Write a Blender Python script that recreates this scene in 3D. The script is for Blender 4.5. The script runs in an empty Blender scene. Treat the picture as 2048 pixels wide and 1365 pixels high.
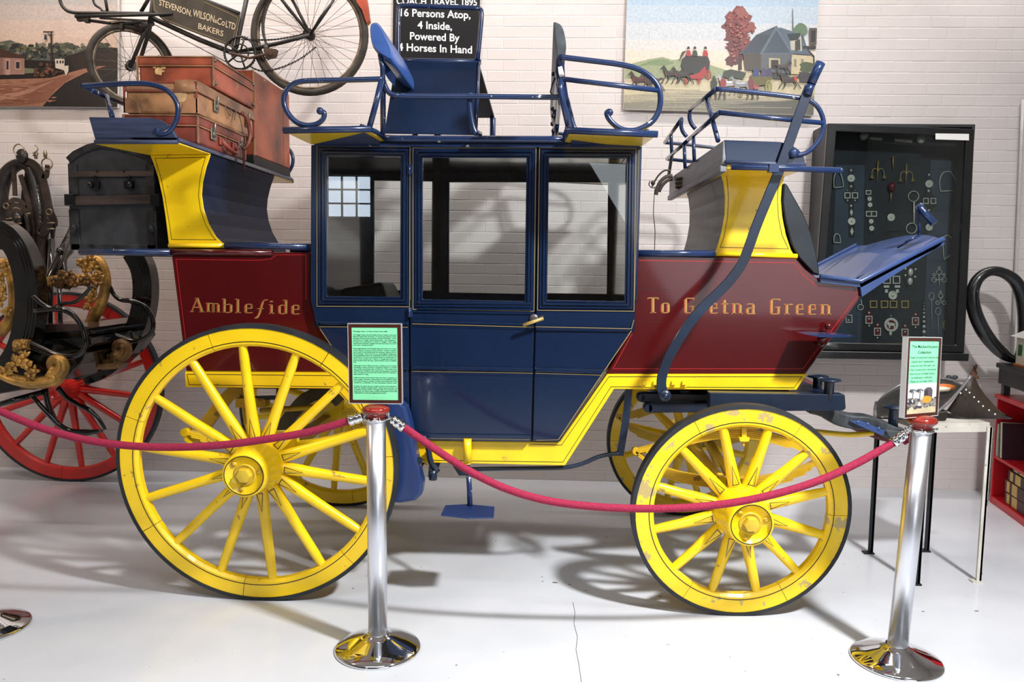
import bpy, bmesh, math, random
from math import sin, cos, pi, radians, sqrt, atan2
from mathutils import Vector, Matrix
from mathutils.geometry import tessellate_polygon
random.seed(7)
SC = bpy.context.scene
COL = SC.collection
V = Vector

# ------------------------------------------------------------------ camera
F, PITCH, YAW, ROLL, CAMH = 1571.04, .0935, .039, .0138, 1.5527
CAM = V((0, 0, CAMH))
_f = V((-sin(YAW) * cos(PITCH), cos(YAW) * cos(PITCH), -sin(PITCH)))
_r0 = V((cos(YAW), sin(YAW), 0))
_u0 = _r0.cross(_f)
_r = _r0 * cos(ROLL) + _u0 * sin(ROLL)
_u = -_r0 * sin(ROLL) + _u0 * cos(ROLL)
cd = bpy.data.cameras.new('camera')
cd.sensor_width = 36.0
cd.lens = F / 2048 * 36
cd.clip_start = .05
co = bpy.data.objects.new('camera', cd)
COL.objects.link(co)
co.matrix_world = Matrix((( _r.x, _u.x, -_f.x, CAM.x), (_r.y, _u.y, -_f.y, CAM.y), (_r.z, _u.z, -_f.z, CAM.z), (0, 0, 0, 1)))
SC.camera = co

# ------------------------------------------------------------------ world, lights, exposure
w = bpy.data.worlds.new('world')
SC.world = w
w.use_nodes = True
w.node_tree.nodes['Background'].inputs[0].default_value = (.80, .86, 1.0, 1)
w.node_tree.nodes['Background'].inputs[1].default_value = .3
SC.view_settings.view_transform = 'Standard'
SC.view_settings.look = 'None'
SC.view_settings.gamma = 1
SC.view_settings.use_curve_mapping = False
SC.view_settings.exposure = 0.24
SC.cycles.max_bounces = 8
SC.cycles.diffuse_bounces = 3
SC.cycles.glossy_bounces = 4
SC.cycles.transmission_bounces = 8
SC.cycles.transparent_max_bounces = 10
SC.cycles.use_denoising = True
SC.cycles.sample_clamp_indirect = 6
SC.cycles.caustics_reflective = False
SC.cycles.caustics_refractive = False

def area(name, loc, target, sx, sy, power, col=(1, 1, 1), spread=180):
    d = bpy.data.lights.new(name, 'AREA')
    d.shape = 'RECTANGLE'
    d.size, d.size_y, d.energy, d.color = sx, sy, power, col
    d.spread = radians(spread)
    o = bpy.data.objects.new(name, d)
    COL.objects.link(o)
    o.location = loc
    o.rotation_euler = (V(target) - V(loc)).to_track_quat('-Z', 'Y').to_euler()
    return o

area('key_lamp', (2.3, 1.2, 4.15), (0, 3.2, 0), .3, .3, 150, (1, .985, .97), 120)
area('tube_lamp', (-.6, .3, 4.2), (-.6, .9, 0), 3.2, .3, 50, (.92, .96, 1), 140)
area('wall_wash_lamp', (-1.9, 4.85, 4.28), (-1.9, 5.65, 1.9), 4.2, .12, 36, (1, .93, .89), 120)
area('wall_wash_lamp', (2.0, 4.85, 4.28), (2.0, 5.65, 1.9), 3.6, .12, 27, (1, .96, .94), 120)
area('warm_lamp', (-3.6, 2.6, 3.9), (-3.4, 5.6, 1.9), .5, .5, 26, (1, .74, .54))
area('daylight', (2.5, -4.2, 2.1), (.6, 3.5, .9), 4.2, 2.4, 60, (.90, .95, 1))

# ------------------------------------------------------------------ pixel helpers (2048 x 1365)
def ray(px, py):
    return _f + _r * ((px - 1024) / F) - _u * ((py - 682.5) / F)

def at(px, py, Y):
    d = ray(px, py)
    return CAM + d * (Y / d.y)

def atz(px, py, Z=0.0):
    d = ray(px, py)
    return CAM + d * ((Z - CAMH) / d.z)

def atx(px, py, X):
    d = ray(px, py)
    return CAM + d * (X / d.x)

def poly(pts, Y):
    return [at(a, b, Y) for a, b in pts]

# ------------------------------------------------------------------ materials
def lin(c):
    return tuple(((x / 255) / 12.92 if x / 255 <= .04045 else ((x / 255 + .055) / 1.055) ** 2.4) for x in c) + (1,)

MATS = {}
def mat(name, col, rough=.5, metal=0, coat=0, vary=.06, vscale=6, wear=None, wamt=.68, wscale=14, bump=0, bscale=60,
        trans=0, ior=1.45, alpha=1, stretch=None, emit=None, spec=.5, streak=None):
    if name in MATS:
        return MATS[name]
    m = bpy.data.materials.new(name)
    m.use_nodes = True
    nt = m.node_tree
    N, L = nt.nodes, nt.links
    b = N['Principled BSDF']
    b.inputs['Roughness'].default_value = rough
    b.inputs['Metallic'].default_value = metal
    b.inputs['Coat Weight'].default_value = coat
    b.inputs['Coat Roughness'].default_value = .06
    b.inputs['Transmission Weight'].default_value = trans
    b.inputs['IOR'].default_value = ior
    b.inputs['Alpha'].default_value = alpha
    b.inputs['Specular IOR Level'].default_value = spec
    c = lin(col)
    tc = N.new('ShaderNodeTexCoord')
    mp = N.new('ShaderNodeMapping')
    L.new(tc.outputs['Object'], mp.inputs[0])
    if stretch:
        mp.inputs['Scale'].default_value = stretch
    src = None
    if vary:
        n = N.new('ShaderNodeTexNoise')
        n.inputs['Scale'].default_value = vscale
        n.inputs['Detail'].default_value = 5
        L.new(mp.outputs[0], n.inputs['Vector'])
        r = N.new('ShaderNodeValToRGB')
        r.color_ramp.elements[0].position = .32
        r.color_ramp.elements[1].position = .68
        r.color_ramp.elements[0].color = tuple(max(0, x * (1 - 2.2 * vary)) for x in c[:3]) + (1,)
        r.color_ramp.elements[1].color = tuple(min(1, x * (1 + 1.6 * vary)) for x in c[:3]) + (1,)
        L.new(n.outputs['Fac'], r.inputs[0])
        src = r.outputs[0]
    if wear:
        n2 = N.new('ShaderNodeTexNoise')
        n2.inputs['Scale'].default_value = wscale
        n2.inputs['Detail'].default_value = 6
        n2.inputs['Roughness'].default_value = .62
        L.new(mp.outputs[0], n2.inputs['Vector'])
        r2 = N.new('ShaderNodeValToRGB')
        r2.color_ramp.elements[0].position = wamt
        r2.color_ramp.elements[1].position = wamt + .02
        L.new(n2.outputs['Fac'], r2.inputs[0])
        mx = N.new('ShaderNodeMix')
        mx.data_type = 'RGBA'
        L.new(r2.outputs[0], mx.inputs[0])
        if src:
            L.new(src, mx.inputs[6])
        else:
            mx.inputs[6].default_value = c
        mx.inputs[7].default_value = lin(wear)
        src = mx.outputs[2]
    if src:
        L.new(src, b.inputs['Base Color'])
    else:
        b.inputs['Base Color'].default_value = c
    if bump:
        n3 = N.new('ShaderNodeTexNoise')
        n3.inputs['Scale'].default_value = bscale
        n3.inputs['Detail'].default_value = 4
        L.new(mp.outputs[0], n3.inputs['Vector'])
        bp = N.new('ShaderNodeBump')
        bp.inputs['Strength'].default_value = bump
        bp.inputs['Distance'].default_value = .01
        L.new(n3.outputs['Fac'], bp.inputs['Height'])
        L.new(bp.outputs[0], b.inputs['Normal'])
    if emit:
        b.inputs['Emission Color'].default_value = lin(emit[0])
        b.inputs['Emission Strength'].default_value = emit[1]
    MATS[name] = m
    return m

YEL = mat('yellow_paint', (246, 205, 22), .28, coat=.35, vary=.04, wear=(178, 142, 60), wamt=.66, wscale=16)
YELW = mat('worn_yellow_paint', (246, 205, 26), .3, coat=.3, vary=.05, wear=(182, 160, 100), wamt=.585, wscale=13)
YELD = mat('shaded_old_yellow', (206, 164, 30), .4, vary=.12, wear=(140, 105, 40), wamt=.66, wscale=14)  # worn yellow of springs and axles, colour darkened to stand in for shading
BLU = mat('navy_paint', (17, 33, 60), .16, coat=.6, vary=.05, vscale=3)
BLM = mat('dull_navy_paint', (15, 32, 60), .5, coat=.0, vary=.12, vscale=5, spec=.25)
BLR = mat('blue_rail_paint', (27, 45, 82), .25, coat=.4, vary=.08, wear=(190, 190, 180), wamt=.665, wscale=22)
BLS = mat('blue_shoe_paint', (33, 54, 102), .3, coat=.3, vary=.08)
BLF = mat('footboard_blue_paint', (50, 70, 116), .32, coat=.25, vary=.06, vscale=4)
BLW = mat('weathered_blue_paint', (48, 58, 84), .5, vary=.2, vscale=10, stretch=(.4, 1, 5), wear=(140, 118, 92), wamt=.72)
RED = mat('maroon_paint', (74, 11, 15), .2, coat=.55, vary=.08, vscale=2)
TYRE = mat('iron_tyre', (44, 47, 52), .5, metal=.3, vary=.2, wear=(120, 126, 135), wamt=.71, wscale=20)
BLK = mat('black_iron', (18, 19, 22), .35, vary=.2, coat=.1)
NVY = mat('dark_navy_iron', (20, 34, 54), .35, vary=.15, coat=.2)
LIN_B = mat('black_lining', (22, 20, 14), .5, vary=0)
LIN_G = mat('gold_lining', (142, 122, 80), .45, vary=0)
LIN_R = mat('red_lining', (190, 34, 34), .45, vary=0)
DARK = mat('dark_interior', (30, 26, 24), .7, vary=.1)
CHR = mat('polished_chrome', (226, 228, 232), .05, metal=1, vary=0)
SAT = mat('satin_chrome', (222, 224, 230), .33, metal=1, vary=0)
BRS = mat('brass', (206, 176, 104), .35, metal=.6, vary=.1)
SIL = mat('nickel', (226, 222, 200), .35, metal=.2, vary=.1)
GLASS = mat('coach_glass', (255, 255, 255), 0, vary=0)

def make_glass(m, tint=(.93, .96, .95), ior=1.5):
    nt = m.node_tree
    N, L = nt.nodes, nt.links
    N.remove(N['Principled BSDF'])
    t = N.new('ShaderNodeBsdfTransparent')
    t.inputs[0].default_value = tint + (1,)
    g = N.new('ShaderNodeBsdfGlossy')
    g.inputs['Roughness'].default_value = .01
    fr = N.new('ShaderNodeFresnel')
    fr.inputs[0].default_value = ior
    mx = N.new('ShaderNodeMixShader')
    L.new(fr.outputs[0], mx.inputs[0])
    L.new(t.outputs[0], mx.inputs[1])
    L.new(g.outputs[0], mx.inputs[2])
    L.new(mx.outputs[0], N['Material Output'].inputs[0])
make_glass(GLASS, (.90, .94, .94), 1.7)
CGLASS = mat('case_glass', (255, 255, 255), 0, vary=0)
make_glass(CGLASS, (.86, .90, .92), 1.6)

# vertex-colour material for flat printed pictures
def print_mat():
    m = bpy.data.materials.new('printed_picture')
    m.use_nodes = True
    N, L = m.node_tree.nodes, m.node_tree.links
    b = N['Principled BSDF']
    b.inputs['Roughness'].default_value = .45
    a = N.new('ShaderNodeVertexColor')
    a.layer_name = 'Col'
    tc = N.new('ShaderNodeTexCoord')
    n = N.new('ShaderNodeTexNoise')
    n.inputs['Scale'].default_value = 60
    n.inputs['Detail'].default_value = 7
    n.inputs['Roughness'].default_value = .7
    L.new(tc.outputs['Object'], n.inputs['Vector'])
    mr = N.new('ShaderNodeMapRange')
    mr.inputs[1].default_value = .3
    mr.inputs[2].default_value = .7
    mr.inputs[3].default_value = .70
    mr.inputs[4].default_value = .98
    L.new(n.outputs['Fac'], mr.inputs[0])
    mx = N.new('ShaderNodeVectorMath')
    mx.operation = 'SCALE'
    L.new(a.outputs[0], mx.inputs[0])
    L.new(mr.outputs[0], mx.inputs['Scale'])
    L.new(mx.outputs[0], b.inputs['Base Color'])
    return m
PRINT = print_mat()

# ------------------------------------------------------------------ mesh builder
def cat(pts, k=6, closed=False):
    pts = [V(p) for p in pts]
    n = len(pts)
    if n < 3:
        return pts
    out = []
    rng = n if closed else n - 1
    for i in range(rng):
        if closed:
            a, b, c, d = pts[(i - 1) % n], pts[i], pts[(i + 1) % n], pts[(i + 2) % n]
        else:
            a, b, c = pts[max(i - 1, 0)], pts[i], pts[i + 1]
            d = pts[min(i + 2, n - 1)]
        for j in range(k):
            t = j / k
            out.append(.5 * ((2 * b) + (c - a) * t + (2 * a - 5 * b + 4 * c - d) * t * t + (3 * b - a - 3 * c + d) * t ** 3))
    if not closed:
        out.append(pts[-1])
    return out

class MB:
    def __init__(s):
        s.v, s.f, s.c, s.sm = [], [], [], []
        s.cur = None
    def add(s, vs, fs, smooth=False):
        b = len(s.v)
        s.v += [V(x) for x in vs]
        for f in fs:
            s.f.append([b + i for i in f])
            s.c.append(s.cur)
            s.sm.append(smooth)
        return s
    def box(s, p0, p1):
        x0, y0, z0 = p0
        x1, y1, z1 = p1
        x0, x1 = min(x0, x1), max(x0, x1)
        y0, y1 = min(y0, y1), max(y0, y1)
        z0, z1 = min(z0, z1), max(z0, z1)
        return s.add([(x0, y0, z0), (x1, y0, z0), (x1, y1, z0), (x0, y1, z0), (x0, y0, z1), (x1, y0, z1), (x1, y1, z1), (x0, y1, z1)],
                     [(3, 2, 1, 0), (4, 5, 6, 7), (0, 1, 5, 4), (1, 2, 6, 5), (2, 3, 7, 6), (3, 0, 4, 7)])
    def cbox(s, c, size, M=None):
        hx, hy, hz = [k / 2 for k in size]
        vs = [V((a * hx, b * hy, d * hz)) for d in (-1, 1) for a, b in ((-1, -1), (1, -1), (1, 1), (-1, 1))]
        if M is not None:
            vs = [M @ q for q in vs]
        return s.add([q + V(c) for q in vs], [(3, 2, 1, 0), (4, 5, 6, 7), (0, 1, 5, 4), (1, 2, 6, 5), (2, 3, 7, 6), (3, 0, 4, 7)])
    def beam(s, a, b, w, h, up=(0, 0, 1)):
        a, b = V(a), V(b)
        d = (b - a)
        x = d.normalized()
        y = V(up).cross(x)
        if y.length < 1e-4:
            y = V((0, 1, 0)).cross(x)
        y.normalize()
        z = x.cross(y)
        M = Matrix((x, y, z)).transposed()
        return s.cbox((a + b) / 2, (d.length, w, h), M)
    def prism(s, loops, dy, off=None):
        """loops: outline (and holes) of world points; extruded by vector (0,dy,0) or off."""
        if not isinstance(loops[0], (list, tuple)):
            loops = [loops]
        o = V(off) if off is not None else V((0, dy, 0))
        fl = [p for lp in loops for p in lp]
        tris = tessellate_polygon([[V(p) for p in lp] for lp in loops])
        n = len(fl)
        vs = [V(p) for p in fl] + [V(p) + o for p in fl]
        fs = [list(t) for t in tris] + [[i + n for i in reversed(t)] for t in tris]
        b = 0
        for lp in loops:
            k = len(lp)
            for i in range(k):
                j = (i + 1) % k
                fs.append([b + i, b + j, b + j + n, b + i + n])
            b += k
        return s.add(vs, fs)
    def px(s, pts, Y, dy, holes=()):
        return s.prism([poly(pts, Y)] + [poly(h, Y) for h in holes], dy)
    def sheet(s, pts, Y):
        lp = poly(pts, Y)
        return s.add(lp, [list(t) for t in tessellate_polygon([lp])])
    def stroke(s, pts, w, closed=False, dy=None):
        """flat ribbon in the xz plane through world points; w number or list; dy = thickness along y."""
        pts = [V(p) for p in pts]
        n = len(pts)
        ws = w if isinstance(w, (list, tuple)) else [w] * n
        A, B = [], []
        for i in range(n):
            if closed:
                p, q = pts[i - 1], pts[(i + 1) % n]
            else:
                p, q = pts[max(i - 1, 0)], pts[min(i + 1, n - 1)]
            d1 = V((pts[i].x - p.x, 0, pts[i].z - p.z))
            d2 = V((q.x - pts[i].x, 0, q.z - pts[i].z))
            if d1.length < 1e-7: d1 = d2
            if d2.length < 1e-7: d2 = d1
            d1.normalize(); d2.normalize()
            t = d1 + d2
            if t.length < 1e-3: t = d1
            t.normalize()
            nn = V((-t.z, 0, t.x))
            m = max(.35, nn.dot(V((-d1.z, 0, d1.x))))
            h = ws[i] / 2 / m
            A.append(pts[i] + nn * h)
            B.append(pts[i] - nn * h)
        k = n if closed else n - 1
        if dy is None:
            return s.add(A + B, [[i, (i + 1) % n, n + (i + 1) % n, n + i] for i in range(k)])
        o = V((0, dy, 0))
        vs = A + B + [q + o for q in A] + [q + o for q in B]
        fs = []
        for i in range(k):
            j = (i + 1) % n
            fs += [[i, j, n + j, n + i], [2 * n + j, 2 * n + i, 3 * n + i, 3 * n + j], [j, i, 2 * n + i, 2 * n + j], [n + i, n + j, 3 * n + j, 3 * n + i]]
        if not closed:
            fs += [[0, n, 3 * n, 2 * n], [n - 1, 3 * n - 1, 4 * n - 1, 2 * n - 1]]
        return s.add(vs, fs)
    def line(s, pts, Y, w=.0022, closed=False):
        return s.stroke(poly(pts, Y), w, closed)
    def tube(s, pts, r, n=8, closed=False, k=0, caps=True, flat=1.0, up=(0, 1, 0)):
        """round (or squashed) tube along world points; r number or list."""
        pts = [V(p) for p in pts]
        rs = list(r) if isinstance(r, (list, tuple)) else [r] * len(pts)
        if k:
            q = cat([V((p.x, p.y, p.z)) for p in pts], k, closed)
            m = len(q)
            rr = []
            for i in range(m):
                t = i / k
                a = int(t) % len(rs)
                b = (a + 1) % len(rs) if closed else min(a + 1, len(rs) - 1)
                rr.append(rs[a] + (rs[b] - rs[a]) * (t - int(t)))
            pts, rs = q, rr
        N = len(pts)
        vs = []
        prev = None
        for i in range(N):
            if closed:
                t = pts[(i + 1) % N] - pts[i - 1]
            else:
                t = pts[min(i + 1, N - 1)] - pts[max(i - 1, 0)]
            if t.length < 1e-9: t = V((1, 0, 0))
            t.normalize()
            if prev is None:
                a = V(up)
                a = a - t * a.dot(t)
                if a.length < .05:
                    a = V((0, 0, 1)) - t * t.z
                    if a.length < .05:
                        a = V((1, 0, 0)) - t * t.x
            else:
                a = prev - t * prev.dot(t)
            a.normalize()
            prev = a
            b = t.cross(a)
            for j in range(n):
                th = 2 * pi * j / n
                vs.append(pts[i] + (a * cos(th) * flat + b * sin(th)) * rs[i])
        fs = []
        for i in range(N if closed else N - 1):
            i2 = (i + 1) % N
            for j in range(n):
                j2 = (j + 1) % n
                fs.append([i * n + j, i * n + j2, i2 * n + j2, i2 * n + j])
        s.add(vs, fs, True)
        if caps and not closed:
            b0 = len(s.v) - len(vs)
            s.f.append([b0 + j for j in reversed(range(n))]); s.c.append(s.cur); s.sm.append(False)
            s.f.append([b0 + (N - 1) * n + j for j in range(n)]); s.c.append(s.cur); s.sm.append(False)
        return s
    def lathe(s, prof, o=(0, 0, 0), axis=(0, 0, 1), n=24, smooth=True, sc=(1, 1)):
        """prof: (radius, height) pairs along axis."""
        ax = V(axis).normalized()
        a = V((1, 0, 0)) if abs(ax.x) < .9 else V((0, 0, 1))
        a = (a - ax * a.dot(ax)).normalized()
        b = ax.cross(a)
        vs, fs = [], []
        for r, h in prof:
            for j in range(n):
                t = 2 * pi * j / n
                vs.append(V(o) + ax * h + (a * cos(t) * sc[0] + b * sin(t) * sc[1]) * r)
        for i in range(len(prof) - 1):
            for j in range(n):
                j2 = (j + 1) % n
                fs.append([i * n + j, i * n + j2, (i + 1) * n + j2, (i + 1) * n + j])
        s.add(vs, fs, smooth)
        if prof[0][0] > 1e-6:
            b0 = len(s.v) - len(vs)
            s.f.append([b0 + j for j in reversed(range(n))]); s.c.append(s.cur); s.sm.append(False)
        if prof[-1][0] > 1e-6:
            b0 = len(s.v) - len(vs) + (len(prof) - 1) * n
            s.f.append([b0 + j for j in range(n)]); s.c.append(s.cur); s.sm.append(False)
        return s
    def ball(s, c, r, n=10, sc=(1, 1, 1)):
        vs, fs = [], []
        m = max(4, n // 2)
        for i in range(m + 1):
            ph = pi * i / m
            for j in range(n):
                t = 2 * pi * j / n
                vs.append(V(c) + V((sin(ph) * cos(t) * r * sc[0], sin(ph) * sin(t) * r * sc[1], cos(ph) * r * sc[2])))
        for i in range(m):
            for j in range(n):
                j2 = (j + 1) % n
                fs.append([(i + 1) * n + j, (i + 1) * n + j2, i * n + j2, i * n + j])
        return s.add(vs, fs, True)
    def grid(s, rows, smooth=True, thick=None):
        """rows of equal-length point lists -> surface; thick = offset vector for a second side."""
        R, Cn = len(rows), len(rows[0])
        vs = [V(p) for r in rows for p in r]
        fs = [[i * Cn + j, i * Cn + j + 1, (i + 1) * Cn + j + 1, (i + 1) * Cn + j] for i in range(R - 1) for j in range(Cn - 1)]
        if thick is not None:
            o = V(thick)
            n = len(vs)
            fs2 = [[q + n for q in reversed(f)] for f in fs]
            ed = [(i * Cn, (i + 1) * Cn) for i in range(R - 1)] + [((i + 1) * Cn + Cn - 1, i * Cn + Cn - 1) for i in range(R - 1)]
            ed += [(j + 1, j) for j in range(Cn - 1)] + [((R - 1) * Cn + j, (R - 1) * Cn + j + 1) for j in range(Cn - 1)]
            vs += [q + o for q in vs]
            s.add(vs, fs + fs2 + [], smooth)
            b0 = len(s.v) - len(vs)
            for a, b in ed:
                s.f.append([b0 + a, b0 + b, b0 + b + n, b0 + a + n]); s.c.append(s.cur); s.sm.append(False)
            return s
        return s.add(vs, fs, smooth)
    def mirrored(s, YC):
        m = MB()
        m.v = [V((p.x, 2 * YC - p.y, p.z)) for p in s.v]
        m.f = [list(reversed(f)) for f in s.f]
        m.c, m.sm = list(s.c), list(s.sm)
        return m
    def xf(s, M):
        s.v = [M @ p for p in s.v]
        return s

WL = {}
def obj_one(name, mb, m, parent=None, bev=0, col=False, segs=1, local=False, recalc=True):
    me = bpy.data.meshes.new(name)
    o = bpy.data.objects.new(name, me)
    org = WL[parent.name] if parent is not None else V((0, 0, 0))
    if parent is None and not local and mb.v:
        c = V((sum(p.x for p in mb.v), sum(p.y for p in mb.v), 0)) / len(mb.v)
        c.z = min(p.z for p in mb.v)
        org = c
    vv = mb.v if local else [p - org for p in mb.v]
    me.from_pydata([tuple(p) for p in vv], [], mb.f)
    me.polygons.foreach_set('use_smooth', mb.sm)
    if recalc:
        bm = bmesh.new()
        bm.from_mesh(me)
        bmesh.ops.recalc_face_normals(bm, faces=bm.faces)
        bm.to_mesh(me)
        bm.free()
    if col:
        ca = me.color_attributes.new('Col', 'FLOAT_COLOR', 'CORNER')
        i = 0
        for pl, cc in zip(me.polygons, mb.c):
            q = lin(cc or (128, 128, 128))
            for _ in range(pl.loop_total):
                ca.data[i].color = q
                i += 1
    if m is not None:
        me.materials.append(m)
    if bev:
        md = o.modifiers.new('bevel', 'BEVEL')
        md.width = bev
        md.segments = segs
        md.limit_method = 'ANGLE'
        md.angle_limit = radians(40)
    COL.objects.link(o)
    if parent is not None:
        o.parent = parent
        WL[o.name] = org
    else:
        if not local:
            o.location = org
        WL[o.name] = V(o.location)
    return o

NOSPLIT = {'gold_lining', 'black_lining', 'printed_scene', 'printed_photograph', 'brickwork', 'chain', 'spokes', 'ribbing', 'plank_joint',
           'piercing', 'gilded_foliage', 'crack', 'seam', 'piping', 'floor_crack', 'worn_sticker', 'torn_label', 'chainwheel', 'brick', 'link_band', 'red_enamel', 'tyre', 'hub', 'hub_cap', 'leaf_spring',
           'window_1', 'wall_front'}
def clusters(mb, margin):
    n = len(mb.v)
    par = list(range(n))
    def find(i):
        while par[i] != i:
            par[i] = par[par[i]]
            i = par[i]
        return i
    for f in mb.f:
        a = find(f[0])
        for i in f[1:]:
            par[find(i)] = a
    roots = {}
    for f in mb.f:
        for i in f:
            r = find(i)
            p = mb.v[i]
            q = roots.get(r)
            if q is None:
                roots[r] = [p.x, p.y, p.z, p.x, p.y, p.z]
            else:
                q[0] = min(q[0], p.x); q[1] = min(q[1], p.y); q[2] = min(q[2], p.z)
                q[3] = max(q[3], p.x); q[4] = max(q[4], p.y); q[5] = max(q[5], p.z)
    ks = list(roots)
    if len(ks) > 260: return None
    g = {k: k for k in ks}
    def gf(k):
        while g[k] != k: k = g[k]
        return k
    for i, a in enumerate(ks):
        A = roots[a]
        for b in ks[i + 1:]:
            B = roots[b]
            if all(A[j] - margin <= B[j + 3] and B[j] - margin <= A[j + 3] for j in range(3)):
                ra, rb = gf(a), gf(b)
                if ra != rb: g[rb] = ra
    out = {}
    for fi, f in enumerate(mb.f):
        out.setdefault(gf(find(f[0])), []).append(fi)
    return list(out.values())

def obj(name, mb, m, parent=None, **k):
    """links mb as one mesh object, or - for a part - as one object per separate piece."""
    if parent is None or name in NOSPLIT:
        return obj_one(name, mb, m, parent, **k)
    cl = clusters(mb, .03 if name == 'lettering' else .0015)
    if cl is None or len(cl) < 2 or len(cl) > 60:
        return obj_one(name, mb, m, parent, **k)
    cl.sort(key=lambda c: -len(c))
    first = None
    for c in cl:
        idx = sorted({i for fi in c for i in mb.f[fi]})
        mp = {i: j for j, i in enumerate(idx)}
        s = MB()
        s.v = [mb.v[i] for i in idx]
        s.f = [[mp[i] for i in mb.f[fi]] for fi in c]
        s.c = [mb.c[fi] for fi in c]
        s.sm = [mb.sm[fi] for fi in c]
        o = obj_one(name, s, m, parent, **k)
        first = first or o
    return first

def thing(name, label, category, loc, group=None):
    o = bpy.data.objects.new(name, None)
    o.empty_display_size = .1
    COL.objects.link(o)
    o.location = loc
    WL[o.name] = V(loc)
    o['label'] = label
    o['category'] = category
    if group: o['group'] = group
    return o

def empty(name, parent):
    o = bpy.data.objects.new(name, None)
    o.empty_display_size = .05
    COL.objects.link(o)
    o.parent = parent
    WL[o.name] = WL[parent.name]
    return o

def tag(o, label, category, group=None):
    o['label'] = label
    o['category'] = category
    if group: o['group'] = group
    return o

def struct(name, mb, m, parent=None, **k):
    o = obj(name, mb, m, parent, **k)
    if parent is None:
        o['kind'] = 'structure'
    return o

def copy_tree(o, parent=None, loc=None):
    c = o.copy()
    COL.objects.link(c)
    if parent is not None:
        c.parent = parent
        WL[c.name] = WL[parent.name]
    if loc is not None:
        c.location = loc
        WL[c.name] = V(loc)
    for ch in list(o.children):
        copy_tree(ch, c)
    return c

# ------------------------------------------------------------------ lettering
def text_verts(body, bold=.0):
    cu = bpy.data.curves.new('t', 'FONT')
    cu.body = body
    cu.size = 1
    cu.offset = bold
    cu.resolution_u = 3
    cu.fill_mode = 'FRONT' if hasattr(cu, 'fill_mode') else cu.fill_mode
    o = bpy.data.objects.new('t', cu)
    COL.objects.link(o)
    me = bpy.data.meshes.new_from_object(o)
    vs = [V(v.co) for v in me.vertices]
    fs = [list(p.vertices) for p in me.polygons]
    bpy.data.objects.remove(o)
    bpy.data.curves.remove(cu)
    bpy.data.meshes.remove(me)
    return vs, fs

def text_on(mb, body, O, X, Z, bold=0.0, fit=True):
    """lay text with lower-left O, full run vector X and letter-height vector Z (cap height = |Z|)."""
    vs, fs = text_verts(body, bold)
    if not vs: return
    x0 = min(v.x for v in vs); x1 = max(v.x for v in vs)
    O, X, Z = V(O), V(X), V(Z)
    out = []
    for v in vs:
        u = (v.x - x0) / (x1 - x0) if fit else v.x - x0
        out.append(O + X * u + Z * (v.y / .70))
    mb.add(out, fs)
# ================================================================== ROOM
YW = 5.6545
WALLM = mat('painted_brick', (210, 202, 199), .42, vary=.035, vscale=1.4, bump=.10, bscale=70)
MORT = mat('painted_mortar', (207, 199, 196), .5, vary=.04)

def floor_mat():
    m = mat('painted_floor', (205, 208, 214), .20, vary=.0)
    N, L = m.node_tree.nodes, m.node_tree.links
    b = N['Principled BSDF']
    tc = N.new('ShaderNodeTexCoord')
    def noise(sc, det=4):
        n = N.new('ShaderNodeTexNoise')
        n.inputs['Scale'].default_value = sc
        n.inputs['Detail'].default_value = det
        L.new(tc.outputs['Object'], n.inputs['Vector'])
        return n
    n1 = noise(1.3)
    r1 = N.new('ShaderNodeValToRGB')
    r1.color_ramp.elements[0].color = lin((194, 198, 205))
    r1.color_ramp.elements[1].color = lin((208, 211, 217))
    r1.color_ramp.elements[0].position = .35
    r1.color_ramp.elements[1].position = .65
    L.new(n1.outputs['Fac'], r1.inputs[0])
    n2 = noise(34, 3)
    r2 = N.new('ShaderNodeValToRGB')
    r2.color_ramp.elements[0].position = .735
    r2.color_ramp.elements[1].position = .75
    L.new(n2.outputs['Fac'], r2.inputs[0])
    mx = N.new('ShaderNodeMix')
    mx.data_type = 'RGBA'
    L.new(r2.outputs[0], mx.inputs[0])
    L.new(r1.outputs[0], mx.inputs[6])
    mx.inputs[7].default_value = lin((120, 112, 106))
    L.new(mx.outputs[2], b.inputs['Base Color'])
    n3 = noise(2.2)
    mr = N.new('ShaderNodeMapRange')
    mr.inputs[3].default_value = .12
    mr.inputs[4].default_value = .30
    L.new(n3.outputs['Fac'], mr.inputs[0])
    L.new(mr.outputs[0], b.inputs['Roughness'])
    n4 = noise(3.5, 2)
    bp = N.new('ShaderNodeBump')
    bp.inputs['Strength'].default_value = .06
    bp.inputs['Distance'].default_value = .02
    L.new(n4.outputs['Fac'], bp.inputs['Height'])
    L.new(bp.outputs[0], b.inputs['Normal'])
    return m
fl = struct('floor', MB().box((-6.5, -4.5, -.1), (6.0, YW + .2, 0)), floor_mat(), local=True)
# hairline crack in the floor paint
ck = MB()
pts = [atz(x, y, .0012) for x, y in ((1146, 1205), (1150, 1226), (1148, 1248), (1155, 1275), (1152, 1300), (1158, 1330), (1163, 1366))]
ck.tube(pts, .0009, 4, flat=.5, caps=False)
for (x, y, r) in ((1110, 1166, .010), (1140, 1170, .004), (1172, 1182, .004), (1846, 1224, .005), (1953, 1223, .007), (1880, 1324, .006), (706, 1178, .004), (1500, 1185, .012), (1320, 1194, .006), (1085, 1164, .004)):
    ck.lathe([(r, 0), (r * .8, .0015)], atz(x, y, .0), n=7, sc=(1.6, .7))
struct('floor_crack', ck, mat('crack_dirt', (96, 90, 86), .8, vary=0), fl, local=False)

wall = struct('wall_back', MB().box((-6.5, YW + .004, 0), (6.0, YW + .15, 4.35)), MORT, local=True)
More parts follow.
